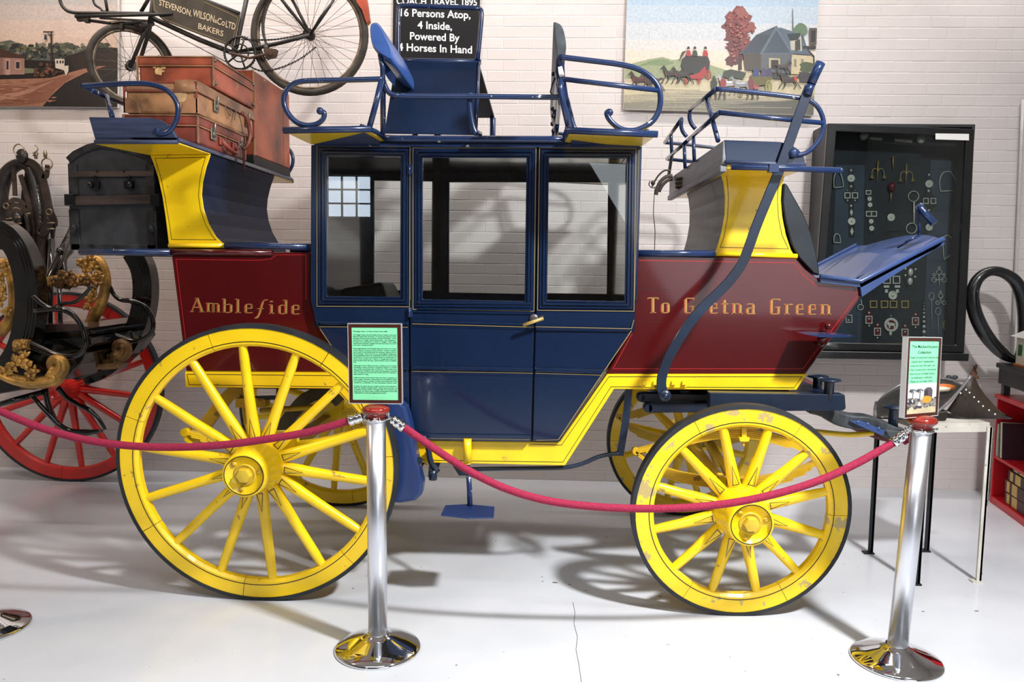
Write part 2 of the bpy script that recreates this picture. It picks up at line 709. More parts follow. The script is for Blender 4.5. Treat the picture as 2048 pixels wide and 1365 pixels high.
# bricks: the 300 most visible as parts, the rest of the courses joined
BW, BH, GAP = .225, .075, .002
def brick_mb():
    x, z, e, d = (BW - GAP) / 2, (BH - GAP) / 2, .005, .0014
    vs = [(-x, 0, -z), (x, 0, -z), (x, 0, z), (-x, 0, z), (-x + e, -d, -z + e), (x - e, -d, -z + e), (x - e, -d, z - e), (-x + e, -d, z - e)]
    fs = [(4, 5, 6, 7), (0, 1, 5, 4), (1, 2, 6, 5), (2, 3, 7, 6), (3, 0, 4, 7)]
    return vs, fs
bvs, bfs = brick_mb()
rects = [(345, 780, 640, 935), (540, 300, 620, 492), (1285, 340, 1368, 500), (780, 930, 1245, 975), (1620, 860, 1835, 980), (1985, 540, 2048, 720), (1890, 730, 1970, 980), (300, 520, 350, 760),
         (745, 360, 863, 575), (897, 365, 1058, 578), (1097, 365, 1213, 580), (0, 220, 140, 320), (1215, 785, 1310, 960), (1615, 715, 1790, 860), (985, 30, 1240, 190), (1650, 30, 2048, 240)]
def pix(p):
    d = V(p) - CAM
    zz = d.dot(_f)
    return 1024 + F * d.dot(_r) / zz, 682.5 - F * d.dot(_u) / zz
cells = []
row = 0
z = BH / 2
while z < 4.35:
    x = -6.5 + (BW / 2 if row % 2 else 0) + BW / 2
    while x < 6.0 - BW / 2:
        u, v = pix((x, YW, z))
        pr = 99
        for k, (a, b, c, d) in enumerate(rects):
            if a < u < c and b < v < d:
                pr = k
                break
        cells.append((pr, x, z))
        x += BW
    z += BH
    row += 1
cells.sort(key=lambda c: c[0])
me = bpy.data.meshes.new('brick')
me.from_pydata(bvs, [], bfs)
me.materials.append(WALLM)
rb = random.Random(3)
for pr, x, z in cells[:300]:
    o = bpy.data.objects.new('brick', me)
    o.location = (x, YW + .004 + rb.uniform(-.0006, .0008), z)
    COL.objects.link(o)
    o.parent = wall
mb = MB()
for pr, x, z in cells[300:]:
    j = rb.uniform(-.0006, .0008)
    mb.add([(a + x, b + YW + .004 + j, c + z) for a, b, c in bvs], bfs)
o = obj('brickwork', mb, WALLM, wall, recalc=False)
o['kind'] = 'stuff'

SIDE = mat('side_wall_paint', (222, 216, 206), .6, vary=.04)
struct('wall_left', MB().box((-6.65, -4.5, 0), (-6.5, YW, 4.35)), SIDE, local=True)
struct('wall_right', MB().box((6.0, -4.5, 0), (6.15, YW, 4.35)), SIDE, local=True)
bw = MB()
# front wall behind the viewer with a steel-framed window opening
_a, _b = at(656, 352, 11.97), at(744, 436, 11.97)
wx0, wx1, wz0, wz1 = _a.x, _b.x, _b.z, _a.z
for a, b, c, d in ((-6.5, wx0, 0, 4.35), (wx1, 6.0, 0, 4.35), (wx0, wx1, 0, wz0), (wx0, wx1, wz1, 4.35)):
    bw.box((a, -4.65, c), (b, -4.5, d))
struct('wall_front', bw, mat('front_wall_paint', (120, 106, 88), .7, vary=.1), local=True)
wf = MB()
for k in range(4):
    x = wx0 + (wx1 - wx0) * k / 3
    wf.box((x - .012, -4.6, wz0), (x + .012, -4.56, wz1))
    zz = wz0 + (wz1 - wz0) * k / 3
    wf.box((wx0, -4.6, zz - .012), (wx1, -4.56, zz + .012))
win = struct('window_1', wf, mat('window_steel', (40, 46, 44), .5), local=True)
struct('pane', MB().box((wx0, -4.64, wz0), (wx1, -4.63, wz1)), mat('sky_lit_pane', (230, 240, 250), .5, vary=0, emit=((225, 238, 255), 6)), win)
struct('ceiling', MB().box((-6.5, -4.5, 4.35), (6.0, YW + .15, 4.45)), mat('ceiling_paint', (196, 190, 182), .7, vary=.05), local=True)

# conduit at the far right of the wall
cm = MB()
cm.tube([at(2046, 200, YW - .02), at(2042, 300, YW - .02), at(2031, 560, YW - .02), at(2024, 720, YW - .02)], .011, 10)
tag(obj('conduit', cm, mat('conduit_paint', (196, 192, 190), .4)), 'thin white painted conduit running down the wall beside the black horse collar', 'pipe')
wp = MB()
a, b = at(1912, 757, YW - .03), at(2000, 757, YW - .03)
wp.tube([a, b], .008, 8)
wpo = obj('water_pipe', wp, mat('conduit_paint', (196, 192, 190), .4))
tag(wpo, 'short horizontal white water pipe with a grey tap behind the saddle', 'pipe')
vm = MB()
c = at(1903, 755, YW - .03)
vm.ball(c + V((-.02, 0, 0)), .017, 10).ball(c + V((.022, 0, 0)), .017, 10).tube([c + V((-.03, 0, 0)), c + V((.04, 0, 0))], .011, 8)
obj('valve', vm, mat('valve_grey', (92, 96, 104), .45, metal=.5), wpo)
fg = MB()
c = at(1947, 757, YW - .05)
fg.lathe([(.034, 0), (.03, .012), (.018, .022), (.02, .04), (.012, .055), (.010, .07)], c, n=10, sc=(1.2, .7))
fg.ball(c + V((.006, 0, .078)), .014, 8).ball(c + V((.014, 0, .092)), .008, 6).ball(c + V((-.02, 0, .012)), .014, 8)
tag(obj('figurine', fg, mat('figurine_brown', (112, 76, 52), .6, vary=.25)), 'tiny brown figurine sitting on the wall pipe behind the saddle', 'figurine')

# ------------------------------------------------------------------ pictures on the wall
def picture(name, label, corners, depth, layers, edge=(222, 220, 214), root=None):
    """flat print on a thin board; corners px (tl,tr,br,bl); layers: (colour, px polygon)."""
    Yf = YW - depth
    o = obj(name, MB().px(corners, Yf, depth - .008), mat('board_edge', edge, .6, vary=0))
    tag(o, label, 'picture')
    m = MB()
    for k, (c, pts) in enumerate(layers):
        m.cur = c
        m.sheet(pts, Yf - .0008 - k * .00005)
    obj('printed_scene', m, PRINT, o, col=True)
    return o, Yf

def blob(cx, cy, rx, ry, n=14, jit=.18, seed=1):
    r = random.Random(seed)
    return [(cx + rx * cos(2 * pi * i / n) * (1 + r.uniform(-jit, jit)), cy + ry * sin(2 * pi * i / n) * (1 + r.uniform(-jit, jit))) for i in range(n)]

def horse(cx, cy, s, flip=1, col=(48, 30, 26)):
    L = []
    def q(pts): return [(cx + flip * x * s, cy + y * s) for x, y in pts]
    hi = tuple(min(255, int(v * 1.45 + 12)) for v in col)
    L.append((col, q([(-11, -3), (-8, -5.5), (-3, -4.4), (3, -4.6), (8, -5.4), (11, -3.6), (12, 0), (10, 3.4), (6, 2.6), (0, 3.2), (-5, 3.6), (-9, 3.2), (-11.4, .4)])))
    L.append((col, q([(-8, -5), (-11, -11), (-14, -13.4), (-16, -12), (-19, -8.6), (-18, -7.4), (-15, -9), (-13.6, -5), (-11.4, 1)])))
    L.append((col, q([(-14.6, -13), (-13.6, -15.4), (-13, -12.4)])))
    L.append((col, q([(10.6, -4), (14, -6.4), (18, -5), (20, -1.6), (16, -3.4), (12, -1)])))
    for a, b, c in ((-9.4, -14, -17), (-7, -6, -10), (7, 12, 9), (9, 16, 20)):
        L.append((col, q([(a, 1.5), (a + 3, 1.5), (b + 1.2, 8), (c + 1.2, 15), (c - .6, 15), (b - .6, 8)])))
    L.append((hi, q([(-8, -4.4), (-2, -3.4), (6, -4.2), (9, -3), (2, -1.6), (-6, -1.8)])))
    L.append((hi, q([(-11.4, -8), (-12, -10.6), (-10.4, -6)])))
    L.append(((150, 40, 34), q([(-11.6, -3.4), (-10.6, -4), (-9.6, 2), (-10.6, 2.4)])))
    return L

def wheel_ring(cx, cy, rx, ry, col, n=14, w=.22):
    out = []
    for i in range(n):
        a, b = 2 * pi * i / n, 2 * pi * (i + 1) / n
        out.append((col, [(cx + rx * cos(a), cy + ry * sin(a)), (cx + rx * cos(b), cy + ry * sin(b)), (cx + rx * (1 - w) * cos(b), cy + ry * (1 - w) * sin(b)), (cx + rx * (1 - w) * cos(a), cy + ry * (1 - w) * sin(a))]))
    for i in range(5):
        a = pi * i / 5
        dx, dy = rx * cos(a), ry * sin(a)
        out.append((col, [(cx - dx - .4, cy - dy), (cx - dx + .4, cy - dy - .3), (cx + dx + .4, cy + dy), (cx + dx - .4, cy + dy + .3)]))
    return out

# right picture: coaches on a country road
L = []
tl, tr, br, bl = (1255, -30), (1638, -24), (1627, 231), (1247, 218)
sky = [(176, 198, 216), (190, 204, 216), (206, 210, 214), (218, 214, 210), (226, 214, 196), (232, 210, 184)]
ys = [-30, 10, 45, 80, 100, 122, 146]
for k in range(6):
    y0, y1 = ys[k], ys[k + 1]
    xl = lambda y: 1255 - 8 * (y + 30) / 248
    xr = lambda y: 1638 - 11 * (y + 30) / 255
    L.append((sky[k], [(xl(y0), y0), (xr(y0), y0 + 3), (xr(y1), y1 + 3), (xl(y1), y1)]))
L.append(((196, 182, 150), [(1250, 146), (1632, 140), (1627, 230), (1247, 217)]))
L.append(((150, 160, 120), [(1250, 150), (1250, 132), (1275, 124), (1300, 118), (1325, 114), (1345, 120), (1375, 116), (1400, 124), (1440, 136), (1470, 146), (1470, 158), (1250, 158)]))
L.append(((120, 140, 96), [(1270, 134), (1300, 122), (1325, 117), (1350, 126), (1330, 132), (1300, 130)]))
L.append(((206, 194, 158), [(1249, 165), (1330, 160), (1440, 160), (1630, 150), (1629, 190), (1500, 205), (1247, 200)]))
L.append(((172, 162, 136), [(1248, 190), (1400, 182), (1500, 196), (1628, 186), (1627, 212), (1248, 206)]))
L.append(((136, 130, 112), [(1248, 205), (1420, 198), (1560, 205), (1628, 192), (1627, 230), (1247, 217)]))
L.append(((92, 90, 80), [(1420, 214), (1520, 204), (1628, 198), (1627, 230), (1500, 226)]))
for k in range(14):
    y = 178 + k * 3.2
    L.append(((120 + (k % 3) * 30, 114 + (k % 3) * 28, 92 + (k % 3) * 24), [(1250 + (k * 37) % 120, y), (1400 + (k * 53) % 200, y + 2), (1400 + (k * 53) % 200, y + 3), (1250 + (k * 37) % 120, y + 1)]))
# red tree
for k, (cx, cy, rx, ry, c) in enumerate(((1478, 40, 24, 24, (132, 62, 58)), (1462, 52, 18, 14, (120, 52, 50)), (1496, 56, 16, 12, (146, 76, 68)), (1476, 74, 26, 16, (112, 46, 46)), (1488, 88, 18, 14, (128, 54, 52)), (1466, 92, 14, 12, (100, 40, 42)), (1474, 110, 18, 14, (118, 44, 46)), (1466, 122, 14, 10, (88, 34, 36)), (1482, 26, 14, 12, (150, 84, 76)))):
    L.append((c, blob(cx, cy, rx, ry, 18, .3, 40 + k)))
L.append(((58, 36, 32), [(1478, 70), (1482, 70), (1484, 140), (1476, 140)]))
rt = random.Random(5)
for k in range(120):
    a, q = rt.uniform(0, 6.28), rt.uniform(0, 1)
    x, y = 1477 + cos(a) * 28 * q, 70 + sin(a) * 55 * q
    c = rt.choice([(160, 84, 76), (96, 36, 38), (140, 58, 54), (176, 112, 100)])
    L.append((c, blob(x, y, 2.6, 1.8, 6, .3, k)))
# bushes, green tree
L.append(((96, 120, 92), blob(1601, 60, 14, 12, 14, .2, 61)))
for k, (cx, cy, rx, ry) in enumerate(((1462, 148, 18, 10), (1478, 150, 14, 9), (1560, 152, 20, 6))):
    L.append(((44, 52, 38), blob(cx, cy, rx, ry, 12, .2, 70 + k)))
# cottage
L.append(((66, 78, 90), [(1512, 70), (1552, 52), (1570, 66), (1606, 70), (1618, 108), (1480, 108)]))
L.append(((52, 62, 74), [(1484, 106), (1512, 70), (1542, 70), (1520, 108)]))
L.append(((84, 100, 114), [(1558, 54), (1600, 68), (1622, 110), (1586, 108)]))
L.append(((92, 106, 118), [(1519, 108), (1553, 50), (1588, 108)]))
L.append(((60, 74, 88), [(1526, 106), (1553, 60), (1581, 106)]))
L.append(((36, 48, 46), [(1574, 68), (1602, 66), (1594, 82), (1580, 82)]))
L.append(((188, 184, 168), [(1580, 82), (1596, 80), (1602, 70), (1604, 102), (1582, 100)]))
L.append(((60, 58, 44), [(1590, 82), (1600, 78), (1601, 100), (1590, 102)]))
L.append(((70, 60, 48), [(1486, 108), (1522, 108), (1522, 142), (1490, 140)]))
L.append(((88, 92, 96), [(1522, 108), (1584, 108), (1582, 148), (1522, 144)]))
L.append(((200, 184, 146), [(1584, 109), (1628, 113), (1628, 150), (1582, 148)]))
L.append(((184, 170, 134), [(1538, 116), (1560, 117), (1560, 138), (1538, 136)]))
L.append(((26, 26, 24), [(1542, 120), (1557, 120), (1557, 140), (1542, 138)]))
for x in (1588, 1602):
    L.append(((128, 124, 108), [(x, 118), (x + 5, 118), (x + 5, 134), (x, 134)]))
L.append(((70, 84, 54), blob(1615, 134, 16, 11, 12, .2, 80)))
L.append(((54, 52, 54), [(1598, 144), (1629, 146), (1628, 166), (1600, 164)]))
L.append(((70, 62, 56), [(1585, 18), (1586, 18), (1587, 60), (1585, 60)]))
L.append(((40, 32, 28), [(1606, 92), (1632, 92), (1632, 98), (1606, 97)]))
L.append(((44, 36, 32), [(1616, 98), (1629, 112), (1630, 150), (1627, 150), (1626, 116), (1614, 98)]))
L.append(((86, 74, 66), [(1618, 56), (1634, 56), (1633, 90), (1619, 90)]))
L.append(((28, 30, 34), [(1622, 61), (1631, 61), (1630, 84), (1622, 84)]))
# dark coach with red wheels and passengers
L.append(((30, 26, 26), [(1362, 130), (1366, 116), (1376, 110), (1400, 112), (1416, 114), (1420, 124), (1418, 140), (1404, 152), (1376, 150), (1366, 142)]))
L.append(((168, 34, 36), [(1398, 146), (1410, 132), (1414, 148), (1404, 158), (1376, 158), (1376, 152)]))
for cx, cy, rx in ((1417, 150, 6), (1398, 162, 4), (1372, 163, 4)):
    L += wheel_ring(cx, cy, rx, rx * 1.6, (176, 40, 42))
for x, c in ((1377, (170, 36, 38)), (1390, (34, 50, 36)), (1411, (176, 36, 38))):
    L.append((c, [(x - 5, 112), (x - 4, 103), (x - 1, 100), (x + 3, 101), (x + 5, 108), (x + 5, 113)]))
    L.append(((196, 150, 120), blob(x, 99, 2, 2.4, 8, .05, 3)))
    L.append(((20, 18, 20), [(x - 3, 98), (x - 2, 93), (x + 2, 93), (x + 3, 98)]))
L.append(((60, 40, 30), [(1364, 104), (1372, 101), (1372, 102.5), (1360, 120), (1359, 120)]))
L += horse(1281, 160, 1.3, 1, (62, 30, 26)) + horse(1304, 163, 1.25, 1, (48, 28, 26)) + horse(1345, 148, 1.25, 1, (40, 30, 28)) + horse(1364, 150, 1.2, 1, (34, 26, 24))
L += horse(1458, 168, 1.4, 1, (176, 174, 176)) + horse(1482, 170, 1.3, 1, (136, 136, 140)) + horse(1578, 160, 1.2, 1, (50, 36, 32)) + horse(1566, 134, .95, -1, (58, 46, 42))
L.append(((206, 60, 36), [(1588, 154), (1592, 152), (1595, 162), (1590, 163)]))
for cx, c in ((1428, (24, 30, 26)), (1446, (150, 36, 32)), (1512, (176, 70, 84)), (1502, (120, 40, 44))):
    L.append((c, [(cx - 4, 178), (cx - 6, 164), (cx - 3, 157), (cx + 3, 156), (cx + 7, 165), (cx + 4, 180)]))
    L.append(((40, 34, 32), blob(cx, 154, 2.4, 2.6, 8, .05, 3)))
    L.append(((46, 38, 34), [(cx - 4, 178), (cx - 1, 178), (cx - 6, 198), (cx - 8, 198)]))
    L.append(((46, 38, 34), [(cx + 1, 178), (cx + 4, 178), (cx + 6, 198), (cx + 4, 198)]))
L.append(((96, 88, 34), [(1500, 150), (1520, 152), (1540, 148), (1546, 156), (1530, 170), (1512, 172)]))
for cx, c in ((1512, (40, 58, 110)), (1528, (74, 60, 100)), (1538, (60, 54, 90))):
    L.append((c, [(cx - 7, 154), (cx - 5, 140), (cx, 135), (cx + 5, 140), (cx + 7, 152)]))
L += wheel_ring(1538, 172, 7, 12, (150, 146, 70)) + wheel_ring(1482, 186, 5, 8, (120, 112, 60))
coach_pic, _ = picture('canvas_picture', 'large canvas print on the wall of horse-drawn coaches passing a cottage and a red tree', (tl, tr, br, bl), .035, L)

# left picture: dusk road with a gate lodge
L = []
sk = [(176, 170, 166), (190, 176, 168), (200, 180, 168), (206, 182, 166), (204, 178, 160)]
ys = [-40, 10, 40, 62, 80, 104]
for k in range(5):
    L.append((sk[k], [(-60, ys[k]), (236, ys[k]), (235, ys[k + 1]), (-60, ys[k + 1])]))
L.append(((88, 92, 84), [(-60, 96), (0, 84), (20, 80), (40, 88), (60, 98), (90, 94), (110, 90), (135, 84), (160, 94), (190, 96), (215, 94), (235, 96), (235, 130), (-60, 130)]))
rr = random.Random(9)
for k in range(160):
    x = rr.uniform(-50, 215)
    y = 100 + rr.uniform(-12, 14)
    L.append((rr.choice([(66, 72, 60), (90, 90, 68), (56, 60, 60), (120, 116, 100), (40, 44, 42)]), blob(x, y, rr.uniform(3, 8), rr.uniform(2, 6), 7, .3, k)))
L.append(((26, 22, 22), [(-60, 118), (60, 120), (110, 122), (150, 108), (190, 94), (235, 96), (235, 214), (-60, 212)]))
L.append(((40, 30, 26), [(140, 110), (235, 104), (235, 140), (150, 142)]))
L.append(((150, 104, 82), [(-60, 160), (40, 158), (100, 156), (165, 138), (200, 132), (212, 132), (170, 146), (130, 166), (104, 190), (85, 213), (-60, 212)]))
L.append(((130, 84, 64), [(-60, 176), (60, 170), (130, 152), (150, 150), (110, 180), (90, 205), (20, 213), (-60, 212)]))
L.append(((166, 120, 98), [(-60, 196), (40, 184), (110, 160), (60, 186), (-20, 206), (-60, 208)]))
for k in range(50):
    x = rr.uniform(-50, 110); y = rr.uniform(162, 208)
    L.append((rr.choice([(164, 116, 92), (124, 82, 62), (150, 100, 78)]), blob(x, y, rr.uniform(5, 14), rr.uniform(1, 2), 8, .2, k)))
L.append(((104, 110, 84), [(48, 136), (76, 138), (74, 146), (48, 147)]))
L.append(((150, 114, 102), [(-60, 112), (49, 114), (49, 149), (-60, 150)]))
L.append(((128, 94, 84), [(-60, 112), (6, 112), (6, 150), (-60, 150)]))
L.append(((66, 44, 34), [(-60, 100), (-10, 92), (10, 100), (52, 114), (48, 117), (-60, 113)]))
L.append(((176, 136, 122), [(11, 118), (20, 118), (20, 150), (11, 150)]))
L.append(((30, 36, 52), [(13, 122), (17, 122), (17, 139), (13, 139)]))
L.append(((172, 136, 124), [(30, 121), (41, 121), (41, 139), (30, 139)]))
L.append(((28, 34, 44), [(32, 124), (39, 124), (39, 137), (32, 137)]))
L.append(((46, 30, 26), [(101, 64), (104, 64), (105, 132), (101, 132)]))
L.append(((46, 30, 26), [(86, 62.5), (107, 62.5), (107, 65), (86, 65)]))
L.append(((46, 30, 26), [(94, 65), (96, 65), (103, 74), (103, 77)]))
L.append(((40, 40, 46), [(89, 70), (93, 70), (94, 79), (88, 79)]))
for k in range(40):
    x = rr.uniform(70, 125); y = rr.uniform(126, 152)
    L.append((rr.choice([(60, 36, 28), (84, 52, 36), (30, 22, 20), (112, 74, 50)]), blob(x, y, rr.uniform(2, 5), rr.uniform(2, 4), 7, .3, k)))
L.append(((208, 196, 180), [(110, 118), (129, 118), (129, 132), (137, 131), (137, 142), (132, 152), (128, 141), (111, 136)]))
for x in (113, 119, 124):
    L.append(((50, 46, 48), [(x, 121), (x + 3.4, 121), (x + 3.4, 127), (x, 127)]))
picture('canvas_picture', 'canvas print on the wall of a dusk road with a lodge and lamp post', ((-60, -40), (237, -40), (235, 215), (-60, 213)), .03, L)

# black painted notice behind the roof seats
sg = obj('notice_board', MB().px([(787, -60), (961, -60), (957, 119), (785, 117)], YW - .02, .015), mat('notice_black', (26, 26, 28), .35, vary=.05))
tag(sg, 'black notice board with white lettering on the wall above the coach roof', 'sign')
WT = mat('white_lettering', (236, 240, 240), .5, vary=0)
tx = MB()
Yt = YW - .0215
for body, x0, x1, yb, yb2, hh in (('COACH TRAVEL 1895', 793, 954, 8, 11, 13), ('16 Persons Atop,', 801, 941, 32, 37, 15), ('4 Inside,', 835, 904, 57, 60, 15), ('Powered By', 820, 919, 79, 83, 15), ('4 Horses In Hand', 796, 944, 101, 107, 15)):
    O, E1, Z1 = at(x0, yb, Yt), at(x1, yb2, Yt), at(x0, yb - hh, Yt)
    text_on(tx, body, O, E1 - O, Z1 - O, bold=.018)
obj('lettering', tx, WT, sg, recalc=False)
# ================================================================== STAGE COACH
YC = 4.18
YB, YQ, YP = 3.66, 3.70, 3.685
coach = thing('stage_coach', 'blue, maroon and yellow stage coach with big yellow wheels and railed roof seats', 'coach', (-.2, YC, 0))

def both(name, mb, m, parent=coach, **k):
    a = obj(name, mb, m, parent, **k)
    obj(name, mb.mirrored(YC), m, parent, **k)
    return a
def far(Yn): return 2 * YC - Yn

# ---- body sides
W1 = [(650, 309), (804, 311), (803, 597), (650, 596)]
W2 = [(842, 313), (1056, 313), (1052, 606), (842, 602)]
W3 = [(1095, 313), (1256, 314), (1252, 606), (1091, 604)]
rearq = [(622, 290), (816, 291), (817, 600), (819, 880), (800, 880), (700, 745), (633, 650), (621, 600)]
frontq = [(1078, 292), (1284, 293), (1274, 600), (1263, 658), (1120, 884), (1065, 883), (1072, 610)]
doorp = [(819, 291), (1075, 292), (1069, 610), (1062, 883), (822, 880), (820, 600)]
m = MB().px(rearq, YB, .03, [W1]); both('quarter_panel', m, BLU, bev=.003)
m = MB().px(frontq, YB, .03, [W3]); both('quarter_panel', m, BLU, bev=.003)
m = MB().px(doorp, YB - .003, .03, [W2])
door = both('door', m, BLU, bev=.003)
# backing strip that closes the seams beside the doors
m = MB()
for x0, x1, xb in ((812, 824, 824), (1070, 1084, 1068)):
    m.px([(x0, 292), (x1, 292), (xb + 2, 880), (xb - 8, 880)], YB + .031, .012)
both('door_post', m, DARK)

def ring(mb, outer, inner, Y, dy):
    mb.px(outer, Y, dy, [inner])
def grow(q, a, b=None):
    b = a if b is None else b
    (x0, y0), (x1, y1), (x2, y2), (x3, y3) = q
    return [(x0 - a, y0 - b), (x1 + a, y1 - b), (x2 + a, y2 + b), (x3 - a, y3 + b)]
for W, extra in ((W1, 0), (W2, 6), (W3, 0)):
    m = MB()
    ring(m, grow(W, 13), grow(W, 8), YB - .008, .01)
    ring(m, grow(W, 7), grow(W, 2), YB - .014, .016)
    ring(m, grow(W, 1.5), grow(W, -3), YB - .005, .02)
    fr = obj('window_frame', m, BLU, coach, bev=.0022)
    obj('window_frame', m.mirrored(YC), BLU, coach)
    obj('pane', MB().px(grow(W, -1), YB + .012, .004), GLASS, coach)
    m = MB().line(grow(W, 16, 17), YB - .0045, .003, True)
    obj('gold_lining', m, LIN_G, coach)
# door sill moulding under the middle window
m = MB()
for k, y in enumerate((604, 610, 616)):
    m.px([(834, y), (1062, y + 2), (1062, y + 6), (834, y + 4)], YB - .018 + k * .004, .02)
m.px([(826, 622), (1062, 626), (1062, 630), (826, 626)], YB - .009, .01)
m.px([(826, 641), (1062, 648), (1062, 653), (826, 646)], YB - .014, .014)
obj('door_moulding', m, BLU, coach, bev=.002)

# ---- belt mouldings and lining
m = MB()
m.px([(637, 644), (816, 645), (816, 651), (642, 650)], YB - .01, .012)
m.px([(1072, 656), (1262, 657), (1258, 664), (1072, 662)], YB - .01, .012)
m.px([(703, 731), (817, 733), (817, 740), (708, 738)], YB - .012, .014)
m.px([(822, 733), (1066, 737), (1066, 744), (822, 740)], YB - .015, .014)
m.px([(1070, 736), (1210, 741), (1204, 748), (1070, 744)], YB - .012, .014)
m.px([(822, 868), (1062, 871), (1061, 884), (822, 881)], YB - .014, .014)
both('belt_moulding', m, BLU, bev=.003)
m = MB()
m.line([(638, 654), (816, 655)], YB - .0035, .003)
m.line([(824, 648), (1068, 655)], YB - .0155, .003)
m.line([(1070, 654), (1263, 658), (1268, 640)], YB - .0115, .003)
m.line([(824, 743), (1066, 747)], YB - .0165, .0022)
m.line([(1071, 747), (1203, 751)], YB - .0135, .0022)
m.line([(640, 658), (700, 748), (795, 880)], YB - .0035, .004)
m.line([(1263, 662), (1200, 755), (1117, 880)], YB - .0035, .004)
m.line([(824, 877), (1060, 880)], YB - .0155, .0022)
m.line([(1072, 881), (1117, 880)], YB - .0035, .0022)
m.line([(819, 310), (821, 600)], YB - .0035, .001)
m.line([(1278, 300), (1269, 600)], YB - .0035, .0016)
obj('gold_lining', m, LIN_G, coach)

# hinges, handle
m = MB()
for y in (340, 626):
    m.px([(815, y - 9), (825, y - 9), (825, y + 9), (815, y + 9)], YB - .012, .012)
    c = at(819, y, YB - .014)
    m.tube([c + V((0, 0, -.022)), c + V((0, 0, .022))], .006, 8)
obj('hinge', m, BLR, coach)
m = MB()
a, b = at(1046, 651, YB - .055), at(1087, 637, YB - .055)
m.tube([a, b], .0085, 8)
c = (a + b) / 2
m.tube([c, c + V((0, .05, 0))], .006, 8)
hd = obj('door_handle', m, BRS, coach)
hd['label'] = 'brass bar handle'
m = MB()
c = at(1068, 637, YB - .008)
m.lathe([(.022, 0), (.02, .006), (.009, .009)], c, (0, -1, 0), 14)
obj('handle_plate', m, mat('worn_plate', (96, 92, 96), .4, metal=.6), coach)

# ---- far side, ends, floor, roof (walls of the body seen through the windows)
INT = mat('cabin_lining', (34, 32, 32), .6, vary=.15)
zt, zb = at(700, 290, YB).z, at(900, 872, YB).z
xl, xr = at(622, 400, YB).x, at(1278, 400, YB).x
zbelt = at(700, 655, YB).z
m = MB()
m.box((xl, YB + .03, zbelt), (xl + .03, far(YB + .03), zt)).box((xr - .03, YB + .03, zbelt), (xr, far(YB + .03), zt))
m.px([(632, 652), (640, 652), (806, 880), (798, 880)], YB + .03, far(YB + .03) - YB - .03)
m.px([(1253, 660), (1263, 660), (1120, 884), (1110, 884)], YB + .03, far(YB + .03) - YB - .03)
obj('end_wall', m, BLU, coach)
m = MB().box((at(806, 878, YB).x, YB + .03, zb - .02), (at(1112, 878, YB).x, far(YB + .03), zb))
obj('cabin_floor', m, INT, coach)
SEATM = mat('seat_leather', (30, 28, 34), .35, vary=.2, bump=.2)
m = MB()
for x0, x1 in ((xl + .035, xl + .42), (xr - .42, xr - .035)):
    m.box((x0, YB + .06, zbelt - .05), (x1, far(YB + .06), zbelt + .07))
obj('cabin_seat', m, mat('green_cloth', (28, 58, 44), .7, vary=.2), coach, bev=.02, segs=2)
m = MB()
c = at(738, 585, 3.95)
m.add([V(q) for q in [(c.x - .16, 3.85, c.z - .06), (c.x + .12, 3.85, c.z - .05), (c.x + .13, 4.2, c.z - .05), (c.x - .16, 4.2, c.z - .06), (c.x - .12, 3.88, c.z + .02), (c.x + .08, 3.88, c.z + .055), (c.x + .09, 4.15, c.z + .05), (c.x - .12, 4.15, c.z + .02)]],
      [(3, 2, 1, 0), (4, 5, 6, 7), (0, 1, 5, 4), (1, 2, 6, 5), (2, 3, 7, 6), (3, 0, 4, 7)])
obj('cushion', m, SEATM, coach, bev=.015, segs=2)
zroof = at(900, 284, YB).z
m = MB().box((xl, YB, zroof - .012), (xr, far(YB), zroof + .012))
obj('roof', m, BLU, coach, bev=.004)
m = MB().tube([at(762, 276, YB - .02), at(800, 278, YB - .02), at(1100, 279, YB - .02), at(1135, 280, YB - .02)], .016, 10)
m.px([(628, 286), (1280, 290), (1280, 296), (628, 292)], YB - .012, .012)
both('roof_moulding', m, BLR)

# flared seat boards on the roof
def flare(near_a, near_b, in_b, in_a, Yn, Yi, th=.02):
    """near edge (px at Yn) to inner edge (px at Yi), with a blue nosing and yellow underside."""
    A, B = at(*near_a, Yn), at(*near_b, Yn)
    Cc, D = at(*in_b, Yi), at(*in_a, Yi)
    u = V((0, 0, th))
    m = MB().add([A, B, Cc, D, A + u, B + u, Cc + u, D + u], [(3, 2, 1, 0), (4, 5, 6, 7), (0, 1, 5, 4), (1, 2, 6, 5), (2, 3, 7, 6), (3, 0, 4, 7)])
    both('flared_board', m, YEL)
    m = MB().tube([A + V((-.012, -.004, .010)), B + V((.012, -.004, .010))], .014, 8)
    both('board_nosing', m, BLR)
flare((573, 266), (738, 263), (770, 283), (622, 289), 3.30, YB - .002)
flare((1135, 266), (1309, 274), (1284, 293), (1126, 285), 3.26, YB - .002)
# diagonal blue edge joining the rear board to the roof rail
m = MB().tube([at(735, 258, 3.30), at(752, 264, 3.45), at(768, 276, 3.62)], .012, 8)
m.tube([at(1133, 264, 3.26), at(1130, 272, 3.45), at(1128, 279, 3.62)], .012, 8)
both('board_nosing', m, BLR)
# seat planks of the two roof seats
for (x0, x1) in ((575, 738), (1137, 1308)):
    a, b = at(x0, 264, 3.32), at(x1, 264, 3.32)
    z = zroof + .05
    m = MB().box((a.x + .02, 3.33, a.z + .001), (b.x - .02, far(3.33), a.z + .016))
    obj('roof_seat', m, BLW, coach)

